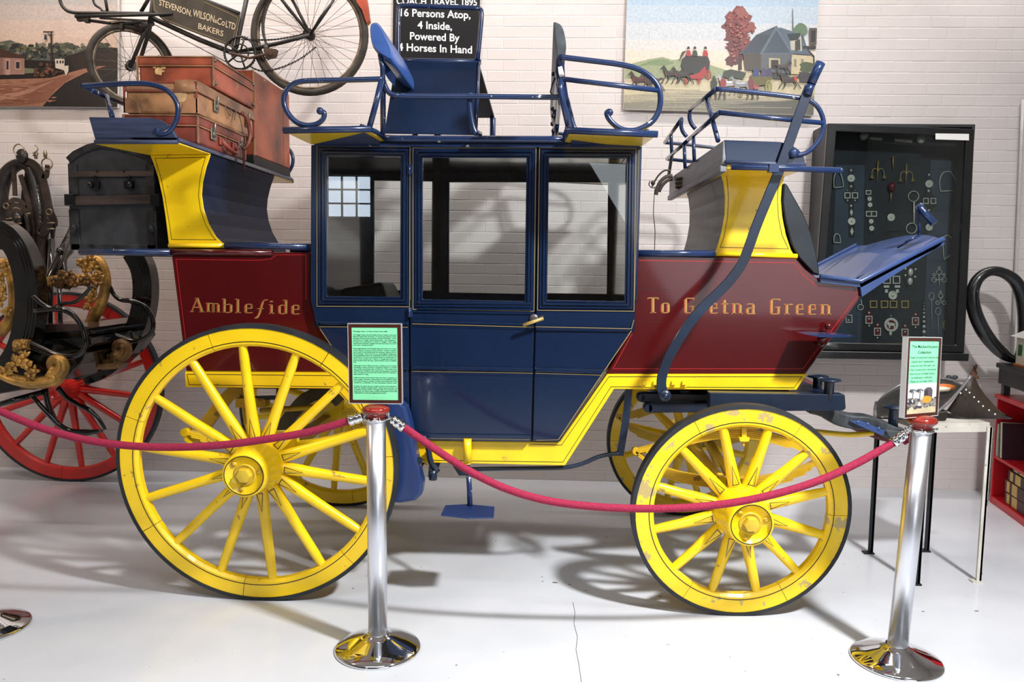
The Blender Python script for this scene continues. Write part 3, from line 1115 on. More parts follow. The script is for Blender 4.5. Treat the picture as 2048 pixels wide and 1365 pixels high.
# ---- roof irons
YR = 3.31
def T(pts, Y, k=5): return cat([at(x, y, Y) for x, y in pts], k)
m = MB()
m.tube(T([(640, 223), (648, 226), (646, 238), (634, 248), (614, 251), (594, 245), (577, 228), (568, 207), (570, 187), (582, 171), (602, 163), (640, 161), (700, 160), (765, 158)], YR), .0115, 8)
m.ball(at(640, 222, YR), .016, 8)
m.tube([at(763, 160, YR), at(751, 210, YR), at(738, 258, YR)], .0125, 8)
m.tube([at(735, 258, YR), at(720, 253, YR)], .012, 8)
both('roof_rail', m, BLR)
m = MB()
m.tube(T([(765, 158), (770, 172), (778, 185), (795, 191), (860, 193), (960, 193), (1050, 194), (1125, 195), (1133, 200), (1137, 215), (1146, 250), (1150, 258)], 3.40), .0115, 8)
m.tube([at(766, 165, 3.40), at(766, 262, 3.52), at(764, 275, 3.62)], .0125, 8)
m.tube(T([(942, 186), (939, 200), (941, 230), (946, 255), (952, 268)], 3.42, 3), .013, 8)
m.tube([at(946, 262, 3.46), at(960, 268, 3.6)], .012, 8)
both('roof_rail', m, BLR)
m = MB()
m.tube(T([(1120, 114), (1170, 120), (1240, 129), (1275, 138), (1300, 153), (1316, 173), (1321, 195), (1318, 220), (1307, 240), (1290, 253), (1268, 261), (1245, 259), (1228, 249), (1217, 236), (1214, 226), (1220, 222)], 3.28), .0115, 8)
m.ball(at(1219, 225, 3.28), .016, 8)
m.tube([at(1125, 158, 3.28), at(1200, 167, 3.28), at(1320, 181, 3.28)], .0105, 8)
m.tube([at(1122, 158, 3.28), at(1120, 180, 3.28), at(1138, 258, 3.28)], .012, 8)
m.tube([at(1120, 114, 3.28), at(1115, 170, 3.7), at(1110, 215, YC)], .011, 8)
m.tube([at(1125, 158, 3.28), at(1119, 205, 3.7), at(1115, 245, YC)], .0105, 8)
both('roof_rail', m, BLR)

# padded backrests seen end-on, running across the roof
BLEA = mat('blue_seat_leather', (58, 92, 160), .3, vary=.08, vscale=5, bump=.15, bscale=20)
GLEA = mat('worn_pad_edge', (70, 78, 84), .5, vary=.25, vscale=14, wear=(190, 188, 180), wamt=.66)
def pad(profile, Yn, m_):
    A = cat([at(x, y, Yn) for x, y in profile], 4, True)
    rows = []
    n = 9
    c = sum(A, V()) / len(A)
    yf = far(Yn)
    for i in range(n):
        t = i / (n - 1)
        s = 1.0 if 0 < i < n - 1 else .82
        yy = Yn + (yf - Yn) * t + (0 if 0 < i < n - 1 else (.0 if i == 0 else 0))
        if i == 1: yy = Yn + .03
        if i == n - 2: yy = yf - .03
        rows.append([V((c.x + (p.x - c.x) * s, yy, c.z + (p.z - c.z) * s)) for p in A] )
    mb = MB()
    for r in rows: r.append(r[0])
    mb.grid(rows)
    mb.add(rows[0][:-1], [list(range(len(A)))], True)
    mb.add(rows[-1][:-1], [list(range(len(A)))[::-1]], True)
    return obj('backrest_pad', mb, m_, coach)
q = pad([(738, 46), (748, 41), (758, 47), (772, 74), (784, 100), (786, 122), (776, 120), (756, 106), (744, 92), (738, 70)], 3.33, BLEA)
q['label'] = 'blue leather backrest pad'
q = pad([(1107, 42), (1114, 41), (1124, 48), (1130, 66), (1133, 90), (1129, 104), (1126, 118), (1116, 122), (1113, 95), (1109, 66)], 3.30, GLEA)
q['label'] = 'worn grey backrest pad'
# backrest stays
m = MB()
m.tube([at(760, 108, 3.36), at(765, 135, 3.36), at(766, 168, 3.38)], .011, 8)
m.px([(764, 116), (790, 150), (788, 172), (776, 158), (762, 134)], 3.42, .02)
both('backrest_stay', m, BLR)
m = MB()
m.px([(1113, 116), (1128, 116), (1130, 150), (1146, 255), (1132, 258), (1118, 190), (1111, 145)], 3.36, .018)
both('backrest_stay', m, BLR)
m = MB()
m.px([(1116, 134), (1124, 132), (1129, 150), (1124, 156), (1118, 152)], 3.35, .008)
obj('backrest_strap', m, mat('bare_strap', (220, 214, 204), .6), coach)
m = MB()
for x, y in ((1109, 148), (1108, 218), (1109, 232), (1107, 248), (1109, 262)):
    m.lathe([(.010, 0), (.011, .008), (.006, .014)], at(x, y, 3.7), (-1, 0, 0), 10)
m.tube([at(1110, 155, 3.6), at(1104, 172, 3.6), at(1101, 184, 3.6), at(1104, 190, 3.6)], .004, 6)
obj('backrest_bolt', m, BLK, coach)

# tent-shaped folding seat in the middle of the roof
YRg = 3.95
A0, B0 = at(768, 268, YB + .03), at(950, 271, YB + .03)
A1, B1 = at(791, 122, YRg), at(957, 125, YRg)
t = V((0, .03, .01))
m = MB().add([A0, B0, B1, A1, A0 + t, B0 + t, B1 + t, A1 + t], [(0, 1, 2, 3), (7, 6, 5, 4), (0, 4, 5, 1), (1, 5, 6, 2), (2, 6, 7, 3), (3, 7, 4, 0)])
obj('seat_leaf', m, BLM, coach, bev=.004)
C0, D0 = at(820, 236, 4.78), at(989, 236, 4.78)
m = MB().add([A1, B1, D0, C0, A1 + t, B1 + t, D0 + t, C0 + t], [(0, 1, 2, 3), (7, 6, 5, 4), (0, 4, 5, 1), (1, 5, 6, 2), (2, 6, 7, 3), (3, 7, 4, 0)])
obj('seat_leaf', m, BLM, coach, bev=.004)
m = MB().tube([A1 + V((-.02, .01, .005)), B1 + V((.012, .01, .005))], .013, 8)
m.tube([B0 + V((.004, -.004, 0)), B1 + V((.004, -.004, 0))], .007, 8)
m.tube([D0 + V((-.01, 0, 0)), V((D0.x - .01, D0.y, zroof))], .018, 8)
m.tube([C0 + V((.03, 0, 0)), V((C0.x + .03, C0.y, zroof))], .018, 8)
obj('seat_leaf_trim', m, BLR, coach)
m = MB().tube(cat([at(796, 121, YRg), at(796, 60, YRg), at(797, 22, YRg), at(799, 14, YRg), at(808, 11, YRg), at(870, 13, YRg), at(950, 16, YRg), at(959, 18, YRg), at(963, 26, YRg), at(961, 60, YRg), at(955, 120, YRg)], 3), .0115, 8)
obj('hoop_rail', m, BLR, coach)
m = MB()
for x0, x1 in ((985, 1008), (1030, 1052), (1074, 1096)):
    a, b = at(x0, 265, 3.8), at(x1, 265, 3.8)
    m.box((a.x, 3.76, zroof + .01), (b.x, 3.84, zroof + .034))
obj('roof_cleat', m, BLU, coach, bev=.006)

# ---- boots (lower bodies)
rb_ = [(342, 505), (621, 505), (621, 600), (633, 650), (700, 745), (372, 743)]
m = MB().px(rb_, YQ, far(YQ) - YQ)
rearboot = obj('rear_boot', m, RED, coach, bev=.004)
fb = [(1275, 512), (1592, 517), (1612, 540), (1638, 560), (1722, 568), (1724, 592), (1612, 748), (1213, 748), (1263, 658), (1272, 600)]
m = MB().px(fb, YQ, far(YQ) - YQ)
frontboot = obj('front_boot', m, RED, coach, bev=.004)
# plank joints and red lining of the boots
m = MB()
m.line([(352, 519), (520, 521), (542, 518), (553, 510), (612, 510), (612, 600)], YQ - .0012, .0022)
m.line([(352, 519), (378, 735)], YQ - .0012, .0022)
m.line([(1278, 521), (1588, 526), (1606, 550), (1632, 572), (1708, 575), (1716, 590), (1606, 738), (1226, 738)], YQ - .0012, .0022)
m.line([(1226, 738), (1266, 665)], YQ - .0012, .0022)
obj('red_lining', m, LIN_R, coach)
m = MB()
for a, b in (((1276, 579), (1340, 580)), ((1274, 643), (1330, 645)), ((362, 622), (620, 622))):
    m.line([a, b], YQ - .0008, .0016)
obj('plank_joint', m, mat('joint_dark', (40, 10, 14), .6, vary=0), coach)

# mouldings along the top of the boots
def rail(name, x0, x1, y0, y1, Y, r, m_):
    a, b = at(x0, y0, Y), at(x1, y1, Y)
    return both(name, MB().tube([a, b], r, 12), m_)
rail('tail_rail', 160, 342, 504, 505, YQ - .01, .0165, BLR)
rail('boot_moulding', 342, 545, 504, 506, YQ - .004, .015, RED)
rail('boot_moulding', 450, 621, 491, 494, YQ - .004, .015, BLR)
rail('boot_moulding', 1276, 1430, 507, 508, YQ - .004, .016, BLR)
m = MB()
zz = at(300, 505, YQ).z
for x in (175, 225, 275, 325):
    p = at(x, 505, YQ)
    m.box((p.x - .03, YQ, p.z - .012), (p.x + .03, far(YQ), p.z + .008))
obj('tail_rack', m, BLU, coach)

# lettering on the boots : a small slab-serif pen alphabet
G = {}
T_, t_ = .24, .085
def g(ch, adv, *st): G[ch] = (adv, st)
g('A', 1.30, ([(.05, 0), (.60, 1.45)], t_), ([(.62, 1.45), (1.12, 0)], T_), ([(.25, .5), (.9, .5)], t_), ([(-.08, .03), (.24, .03)], t_), ([(.86, .03), (1.32, .03)], t_), ([(.40, 1.45), (.78, 1.45)], t_))
g('m', 1.42, ([(.2, 0), (.2, .95)], T_), ([(0, .95), (.6, .95), (.72, .84), (.72, 0)], t_), ([(.72, .8), (.72, 0)], T_), ([(.72, .9), (1.1, .95), (1.2, .84)], t_), ([(1.22, .82), (1.22, 0)], T_), ([(.05, .03), (.4, .03)], t_), ([(1.1, .03), (1.42, .03)], t_))
g('b', 1.08, ([(.2, 1.45), (.2, 0)], T_), ([(-.02, 1.45), (.3, 1.42)], t_), ([(.2, .82), (.7, .90), (.84, .8)], t_), ([(.86, .84), (.86, .12)], T_), ([(.9, .1), (.72, .03), (.15, .03)], t_))
g('l', .62, ([(.24, 1.45), (.24, 0)], T_), ([(-.02, 1.45), (.32, 1.42)], t_), ([(.02, .03), (.52, .03)], t_))
g('e', 1.04, ([(.2, .86), (.2, .12)], T_), ([(.16, .84), (.3, .94), (.7, .94), (.82, .84), (.82, .52), (.2, .5)], t_), ([(.78, .86), (.78, .54)], .16), ([(.16, .12), (.3, .03), (.86, .05)], t_))
g('f', 1.05, ([(-.12, -.48), (.10, -.42), (.30, -.05), (.55, .9), (.68, 1.32)], .19), ([(.62, 1.22), (.78, 1.42), (1.12, 1.42)], t_), ([(.12, .5), (.72, .52)], t_))
g('i', .62, ([(.24, .95), (.24, 0)], T_), ([(-.02, .95), (.3, .93)], t_), ([(.02, .03), (.52, .03)], t_), ([(.10, 1.28), (.34, 1.28)], .15))
g('d', 1.10, ([(.84, 1.45), (.84, 0)], T_), ([(.55, 1.45), (.94, 1.43)], t_), ([(.2, .84), (.2, .12)], T_), ([(.16, .82), (.34, .93), (.8, .9)], t_), ([(.16, .12), (.34, .03), (.95, .03)], t_))
g('T', 1.05, ([(.5, 1.42), (.5, 0)], T_), ([(-.02, 1.32), (.03, 1.43), (1.0, 1.43), (1.04, 1.3)], t_), ([(.25, .03), (.78, .03)], t_))
g('o', 1.04, ([(.2, .84), (.2, .12)], T_), ([(.80, .84), (.80, .12)], T_), ([(.12, .80), (.3, .94), (.7, .94), (.88, .8)], t_), ([(.12, .14), (.3, .03), (.7, .03), (.88, .14)], t_))
g('G', 1.30, ([(.2, 1.3), (.2, .12)], T_), ([(.14, 1.3), (.32, 1.43), (1.0, 1.43), (1.06, 1.28)], t_), ([(.14, .12), (.32, .03), (1.0, .03)], t_), ([(.92, .66), (.92, .03)], .2), ([(.6, .68), (1.1, .68)], t_))
g('r', .86, ([(.24, .95), (.24, 0)], T_), ([(-.02, .95), (.3, .93)], t_), ([(.3, .88), (.5, .95), (.8, .93)], .11), ([(.02, .03), (.5, .03)], t_))
g('t', .80, ([(.3, 1.3), (.3, .10)], T_), ([(.0, .93), (.66, .93)], t_), ([(.25, .08), (.4, .03), (.68, .06)], t_))
g('n', 1.18, ([(.24, .95), (.24, 0)], T_), ([(-.02, .95), (.7, .95), (.86, .84)], t_), ([(.88, .84), (.88, 0)], T_), ([(.04, .03), (.44, .03)], t_), ([(.74, .03), (1.12, .03)], t_))
g('a', 1.10, ([(.80, .84), (.80, .05)], T_), ([(.14, .9), (.3, .95), (.7, .95), (.86, .84)], t_), ([(.2, .5), (.2, .12)], T_), ([(.14, .48), (.3, .56), (.8, .56)], t_), ([(.14, .12), (.3, .03), (1.02, .03)], t_))
g(' ', .9)
def penline(mb, text, p0, p1, yb0, yb1, xh, Y):
    tot = sum(G[c][0] + .22 for c in text) - .22
    x = 0
    O, E = at(p0, yb0, Y), at(p1, yb1, Y)
    ux = (E - O) / tot
    uz = at(p0, yb0 - xh, Y) - O
    sc = uz.length
    for ch in text:
        adv, st = G[ch]
        for pts, w in st:
            mb.stroke([O + ux * (x + a) + uz * b for a, b in pts], w * sc * .80)
        x += adv + .22
for dx, dy, dd, mm in ((-2.2, .8, .0010, mat('letter_red', (168, 60, 34), .5, vary=0)), (0, 0, .0020, mat('letter_gold', (158, 126, 66), .5, vary=0))):
    m = MB()
    penline(m, 'Amblefide', 383 + dx, 603 + dx, 624 + dy, 629 + dy, 19, YQ - dd)
    penline(m, 'To Gretna Green', 1297 + dx, 1664 + dx, 626 + dy, 630 + dy, 21, YQ - dd)
    obj('lettering', m, mm, coach, recalc=False)

# ---- yellow sills
sill = [(369, 744), (701, 746), (801, 881), (1119, 885), (1214, 749), (1614, 749), (1593, 781), (1228, 779), (1130, 932), (845, 926), (800, 915), (668, 778), (371, 775)]
m = MB().px(sill, YP, .05)
both('sill', m, YEL, bev=.003)
m = MB()
m.line([(374, 749), (378, 770), (670, 774), (790, 905), (850, 921), (1126, 925), (1222, 774), (1588, 776), (1604, 754), (1218, 754), (1123, 891), (1060, 889)], YP - .0012, .0026)
m.line([(374, 749), (697, 752), (795, 884)], YP - .0012, .0026)
obj('black_lining', m, LIN_B, coach)
# under-boot floors
m = MB()
a, b = at(375, 770, YP), at(665, 770, YP)
m.box((a.x, YP + .05, a.z - .02), (b.x, far(YP + .05), a.z + .02))
a, b = at(1232, 770, YP), at(1585, 770, YP)
m.box((a.x, YP + .05, a.z - .02), (b.x, far(YP + .05), a.z + .02))
obj('under_frame', m, BLK, coach)
m = MB()
m.prism([at(x, y, YP - .006) for x, y in ((1284, 756), (1370, 758), (1377, 762), (1379, 768), (1375, 775), (1368, 777), (1284, 775), (1278, 771), (1276, 765), (1279, 758))], .006)
for x in (1288, 1310, 1347, 1368):
    m.cbox(at(x, 766.5, YP - .012), (.02, .014, .02))
obj('bolt_plate', m, YEL, coach, bev=.002)

# ---- rear boot pedestal and guard's seat
prof = [(300, 311), (421, 309), (412, 335), (405, 365), (403, 390), (407, 418), (417, 448), (432, 474), (448, 490), (452, 497), (338, 497), (335, 470), (330, 430), (324, 392), (316, 356), (307, 328)]
m = MB().px(prof, 3.735, far(3.735) - 3.735)
obj('boot_pedestal', m, BLM, coach)
m = MB().px(prof, 3.727, .009)
obj('pedestal_side', m, YEL, coach, bev=.003)
m = MB()
m.line([(310, 317), (411, 315), (404, 338), (399, 365), (397, 392), (401, 420), (411, 450), (424, 472), (432, 480), (343, 479), (340, 455), (335, 425), (330, 395), (323, 360), (316, 335)], 3.7258, .0022, True)
obj('black_lining', m, LIN_B, coach)
m = MB().tube([at(338, 492, 3.715), at(450, 492, 3.715)], .012, 8)
m.tube([at(1432, 508, 3.715), at(1594, 513, 3.715)], .012, 8)
obj('pedestal_foot', m, YEL, coach)
# seat deck: yellow flared underside, blue nosing
def deck(near_a, near_b, in_b, in_a, Yn, Yi, th, yfar):
    A, B = at(*near_a, Yn), at(*near_b, Yn)
    Cc, D = at(*in_b, Yi), at(*in_a, Yi)
    m = MB()
    m.add([A, B, Cc, D, A + V((0, 0, .012)), B + V((0, 0, .012)), Cc + V((0, 0, .012)), D + V((0, 0, .012))], [(3, 2, 1, 0), (4, 5, 6, 7), (0, 1, 5, 4), (1, 2, 6, 5), (2, 3, 7, 6), (3, 0, 4, 7)])
    both('flared_board', m, YEL)
    zt_ = A.z + .012
    m = MB().box((A.x - .005, Yn, zt_), (B.x + .005, yfar, zt_ + th))
    obj('seat_deck', m, BLR, coach, bev=.004)
    return A, B, zt_ + th
A, B, zdeck = deck((192, 289), (356, 288), (421, 309), (300, 311), 3.40, 3.735, .022, far(3.40))
m = MB().tube([at(190, 284, 3.395), at(356, 284, 3.395)], .0095, 8)
both('seat_edge', m, BLW)
m = MB().px([(177, 234), (300, 236), (318, 239), (334, 248), (346, 262), (356, 280), (190, 280)], 3.40, .022)
both('seat_side_board', m, BLW, bev=.003)
m = MB().tube(T([(316, 258), (314, 264), (322, 268), (336, 264), (348, 250), (355, 232), (355, 212), (348, 195), (334, 181), (315, 172), (285, 167), (230, 168), (185, 171), (166, 172)], 3.40), .0115, 8)
m.tube([at(166, 172, 3.40), at(213, 194, 3.62), V((at(166, 172, 3.40).x, YC, at(166, 172, 3.40).z))], .0115, 8)
m.tube([at(213, 192, 3.58), at(219, 214, 3.5), at(225, 236, 3.42)], .011, 8)
both('seat_rail', m, BLR)

# ---- front pedestal, driver's box seat
prof = [(1438, 338), (1571, 341), (1564, 372), (1562, 400), (1565, 435), (1572, 470), (1582, 500), (1592, 517), (1428, 512), (1436, 490), (1443, 465), (1449, 430), (1450, 395), (1447, 365)]
m = MB().px(prof, 3.735, far(3.735) - 3.735)
obj('box_pedestal', m, mat('pedestal_black', (40, 42, 46), .5, vary=.25, vscale=12, coat=.2), coach)
m = MB().px(prof, 3.727, .009)
obj('pedestal_side', m, YEL, coach, bev=.003)
m = MB()
m.line([(1452, 348), (1562, 351), (1556, 375), (1555, 402), (1557, 435), (1564, 470), (1577, 498), (1440, 495), (1448, 475), (1455, 435), (1457, 395), (1455, 365)], 3.7258, .0022, True)
obj('black_lining', m, LIN_B, coach)
# box seat tray
Yn = 3.46
side = [(1448, 280), (1560, 284), (1582, 289), (1598, 300), (1608, 315), (1611, 331), (1452, 327)]
m = MB().px(side, Yn, .022)
both('seat_side_board', m, BLU, bev=.003)
a, b = at(1448, 281, Yn), at(1452, 330, Yn)
BOXG = mat('weathered_grey_board', (120, 122, 128), .45, vary=.12, vscale=10, stretch=(1, .3, 3))
m = MB().box((a.x - .004, Yn + .002, b.z), (a.x + .018, far(Yn) - .002, a.z))
m.box((a.x - .012, Yn, b.z - .03), (a.x + .016, far(Yn), b.z - .002))
obj('seat_back_board', m, BOXG, coach, bev=.003)
c = at(1611, 331, Yn)
m = MB().box((a.x + .016, Yn + .004, b.z - .016), (c.x, far(Yn) - .004, b.z + .004))
obj('seat_deck', m, YEL, coach, bev=.003)
m = MB().tube([at(1450, 324, Yn - .005), at(1611, 331, Yn - .005)], .0095, 8)
both('seat_edge', m, BLW)
m = MB().tube([at(1462, 334, 3.40), at(1540, 336, 3.40), at(1680, 341, 3.40)], .0125, 10)
m.ball(at(1681, 341, 3.40), .013, 8)
m.cbox(at(1546, 337, 3.40), (.04, .035, .035))
obj('step_bar', m, BLR, coach)
m = MB()
YN2 = 3.46
m.tube(T([(1433, 178), (1500, 184), (1600, 196), (1622, 203), (1638, 218), (1647, 243), (1643, 270), (1630, 291), (1612, 306), (1593, 311)], YN2, 4), .0105, 8)
m.lathe([(.02, -.01), (.022, .0), (.02, .016), (.008, .022)], at(1586, 307, YN2 - .01), (0, -1, 0), 12)
m.tube([at(1439, 225, YN2), at(1540, 236, YN2), at(1646, 246, YN2)], .0105, 8)
m.tube([at(1433, 178, YN2), at(1380, 220, 4.06)], .0105, 8)
m.tube([at(1411, 194, 3.69), at(1425, 240, 3.62), at(1436, 282, 3.50)], .0105, 8)
m.tube(T([(1380, 220), (1379, 236), (1383, 248), (1391, 258)], 4.06, 3), .0105, 8)
m.tube([at(1439, 225, YN2), V((at(1439, 225, YN2).x, YC, at(1439, 225, YN2).z))], .0105, 8)
a3 = V((at(1439, 225, YN2).x, 4.05, at(1439, 225, YN2).z))
m.tube([a3, a3 + V((.01, .0, -.13))], .0095, 8)
both('box_rail', m, BLR)

# dash panel behind the footboard, hanging leather
m = MB().px([(1567, 366), (1574, 368), (1586, 390), (1606, 425), (1622, 465), (1634, 510), (1640, 552), (1628, 548), (1598, 516), (1582, 485), (1571, 445), (1565, 405)], 3.72, far(3.72) - 3.72)
obj('dash_panel', m, mat('dash_dark', (26, 34, 42), .4, vary=.2, coat=.2), coach, bev=.006)
# footboard
Yn = 3.68
A, B, Cc = at(1640, 556, Yn), at(1722, 566, Yn), at(1888, 480, Yn)
yf = far(Yn)
rows = []
for i in range(9):
    t = i / 8
    y = Yn + (yf - Yn) * t
    crown = sin(pi * min(1, t * 1.15)) * .075
    rows.append([V((A.x, y, A.z)), V((B.x, y, B.z)), V((B.x + (Cc.x - B.x) * .5, y, B.z + (Cc.z - B.z) * .52 + crown * .6)), V((Cc.x + crown * .7, y, Cc.z + crown * .55))])
m = MB().grid(rows, False, thick=(.004, 0, -.02))
obj('footboard', m, BLF, coach)
m = MB()
m.tube([at(1640, 553, Yn - .004), at(1722, 563, Yn - .004), at(1888, 477, Yn - .004)], .011, 8)
m.prism([at(x, y, Yn + .0) for x, y in ((1720, 568), (1886, 484), (1880, 492), (1792, 548), (1724, 594))], .02)
both('footboard_edge', m, BLF)
m = MB()
for y0, y1 in ((3.80, 3.80), (4.02, 4.02)):
    p, q = V((B.x, y0, B.z)), V((Cc.x, y1, Cc.z))
    m.tube([p + (q - p) * .06 + V((0, 0, .004)), p + (q - p) * (.30 if y0 > 3.9 else .95) + V((0, 0, .004))], .0045, 6)
obj('footboard_strip', m, BLR, coach)
# rein roller on its stalk
p = at(1838, 470, 3.80)
m = MB().tube([p, at(1840, 440, 3.80), at(1835, 424, 3.80), at(1836, 414, 3.80), at(1844, 410, 3.80)], .008, 8)
m.tube([p, p + V((-.06, 0, -.035))], .006, 8)
m.tube([p, p + V((-.075, .05, -.06))], .005, 8)
obj('roller_stalk', m, BLR, coach)
m = MB().tube([at(1838, 411, 3.80), at(1842, 418, 3.79), at(1868, 448, 3.75)], [.019, .0155, .0175], 12)
obj('rein_roller', m, BLR, coach)
# blade step and bracket on the front boot
m = MB().px([(1614, 670), (1640, 669), (1690, 671), (1712, 673), (1690, 675), (1640, 675)], 3.50, .16)
obj('blade_step', m, BLR, coach)
m = MB().tube([at(1657, 655, 3.66), at(1654, 672, 3.64), at(1646, 678, 3.64), at(1638, 685, 3.66)], .010, 8)
m.ball(at(1657, 653, 3.66), .018, 10).lathe([(.016, 0), (.018, .02), (.01, .03)], at(1639, 686, 3.69), (0, -1, 0), 12)
m.beam(at(1650, 674, 3.55), at(1650, 674, 3.70), .02, .012)
obj('step_bracket', m, RED, coach)

# ---- brake lever
YL = 3.44
m = MB()
lv = [(1620, 172), (1604, 216), (1590, 254), (1576, 294), (1560, 338), (1545, 375), (1528, 416), (1512, 456), (1500, 490), (1490, 516), (1478, 538), (1460, 562), (1440, 583), (1418, 604), (1395, 628), (1374, 655), (1352, 690), (1336, 720), (1326, 748), (1323, 768), (1326, 784), (1330, 791)]
m.stroke(cat([at(x, y, YL) for x, y in lv], 3), [.040] * 1 + [.042] * (3 * (len(lv) - 1)), dy=.012)
lever = obj('brake_lever', m, NVY, coach, bev=.002)
m = MB().tube([at(1622, 168, YL), at(1634, 140, YL), at(1641, 126, YL)], [.019, .021, .021], 12)
m.tube([at(1613, 190, YL + .006), at(1622, 168, YL + .004)], [.0195, .019], 10)
obj('lever_grip', m, BLR, lever)
m = MB().lathe([(.026, -.01), (.026, .012), (.02, .016), (.012, .018), (.012, .026), (.0001, .028)], at(1330, 791, YL + .004), (0, -1, 0), 18)
m.tube([at(1330, 791, YL), V((at(1330, 791, YL).x, 3.75, at(1330, 791, YL).z))], .012, 8)
obj('lever_pivot', m, NVY, lever)

# ---- underframe, front
def bar(pts, Y, w_, dy, m_=None):
    return MB().stroke([at(x, y, Y) for x, y in pts], w_, dy=dy)
m = MB()
m.stroke([at(1283, 796, 3.80), at(1500, 800, 3.80)], .045, dy=.06)
m.stroke([at(1297, 817, 3.76), at(1540, 816, 3.76)], .045, dy=.06)
for x, y, Y in ((1283, 796, 3.80), (1297, 817, 3.76)):
    m.lathe([(.0225, 0), (.0225, .06)], at(x, y, Y), (0, 1, 0), 12)
m.px([(1420, 786), (1690, 790), (1692, 818), (1686, 822), (1420, 824)], 3.60, .07)
m.px([(1540, 782), (1660, 785), (1660, 791), (1540, 789)], 3.72, .5)
m.px([(1360, 782), (1560, 782), (1560, 812), (1340, 812)], 3.86, .62)
obj('front_beam', m, NVY, coach, bev=.003)
m = MB()
cx = at(1470, 800, YC - .45)
zc = at(1470, 790, 3.9).z
ringp = [V((cx.x + .36 * cos(2 * pi * i / 40), YC + .36 * sin(2 * pi * i / 40), zc)) for i in range(40)]
m.tube(ringp, .022, 8, closed=True)
m.tube([p + V((0, 0, .045)) for p in ringp], .02, 8, closed=True)
obj('turntable_ring', m, BLK, coach)
def bollard(x, ytop, ybot, Y, name='bollard'):
    a, b = at(x, ytop, Y), at(x, ybot, Y)
    h = a.z - b.z
    m = MB().lathe([(.022, 0), (.022, h - .01), (.025, h - .006), (.052, h + .002), (.048, h + .008), (.0001, h + .014)], b, (0, 0, 1), 18)
    return obj(name, m, NVY, coach)
bollard(1657, 762, 800, 3.62)
bollard(1634, 755, 794, 3.85)
bollard(1785, 816, 866, 3.74)
m = MB()
for off, y0 in ((0, 3.70), (-4, 3.95)):
    m.stroke(cat([at(x, y, y0) for x, y in ((1622, 815 + off), (1650, 823 + off), (1675, 838 + off), (1705, 846 + off), (1735, 848 + off), (1765, 858 + off), (1790, 868 + off), (1806, 874 + off))], 3), .062, dy=.07)
m.px([(1768, 860), (1806, 864), (1808, 882), (1782, 884)], 3.69, .33)
obj('pole_arm', m, mat('weathered_pole', (58, 62, 66), .5, vary=.3, vscale=8, stretch=(3, 1, 1)), coach, bev=.006)
m = MB().px([(1700, 843), (1722, 842), (1770, 862), (1766, 872), (1716, 851)], 3.685, .10)
for x, y in ((1715, 845), (1735, 849), (1757, 858)):
    m.ball(at(x, y, 3.69), .010, 8)
obj('pole_plate', m, BLF, coach)
m = MB().tube(cat([at(x, y, 3.78) for x, y in ((1560, 860), (1610, 862), (1650, 866), (1700, 870), (1746, 866))], 4), .0135, 10)
obj('stay_bar', m, YEL, coach)
m = MB().tube(cat([at(x, y, 4.1) for x, y in ((1600, 762), (1618, 770), (1636, 782), (1660, 806), (1690, 842), (1730, 862), (1780, 878), (1818, 874))], 3), .02, 8, flat=.5)
obj('safety_strap', m, mat('maroon_leather', (88, 26, 30), .5), coach)

# ---- springs: stacks of leaves
def leaves(name, path, Y, n=4, w_=.045, th=.0085, shrink=.09, down=-1, m_=YEL, parent=coach):
    m = MB()
    base = cat([at(x, y, Y) for x, y in path], 5)
    L = len(base)
    for k in range(n):
        a = int(L * shrink * k * .5)
        seg = base[a:L - a]
        seg = [p + V((0, 0, down * k * (th + .0012))) for p in seg]
        m.stroke(seg, th, dy=w_)
    return m
YS_ = 3.72
m = leaves('leaf_spring', [(1272, 903), (1310, 893), (1360, 877), (1420, 864), (1470, 859), (1530, 866), (1590, 884), (1650, 912)], YS_, 5)
m2 = leaves('leaf_spring', [(1272, 905), (1310, 930), (1360, 948), (1420, 958), (1470, 961), (1530, 957), (1600, 940), (1650, 918)], YS_, 5, down=-1)
m.v += []
b0 = len(m.v); m.v += m2.v; m.f += [[i + b0 for i in f] for f in m2.f]; m.c += m2.c; m.sm += m2.sm
for x, y in ((1272, 904), (1650, 916)):
    m.lathe([(.016, 0), (.016, .045)], at(x, y, YS_), (0, 1, 0), 12)
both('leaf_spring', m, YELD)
m = MB()
m.px([(1436, 840), (1520, 842), (1520, 860), (1436, 860)], YS_ - .01, .07)
m.px([(1484, 838), (1494, 838), (1494, 886), (1484, 886)], YS_ - .02, .012)
m.px([(1478, 876), (1500, 876), (1498, 884), (1480, 884)], YS_ - .03, .08)
m.tube([at(1487, 884, YS_ - .014), at(1487, 893, YS_ - .014)], .006, 8)
m.px([(1440, 955), (1452, 955), (1452, 985), (1440, 985)], YS_ - .02, .08)
both('spring_clamp', m, YEL, bev=.002)
m = MB().tube([at(1382, 884, 3.95), at(1410, 922, 3.95), at(1440, 962, 3.95)], .024, 8)
m.tube([at(1420, 884, 4.05), at(1444, 925, 4.05), at(1458, 960, 4.05)], .018, 8)
both('futchell', m, YELD)
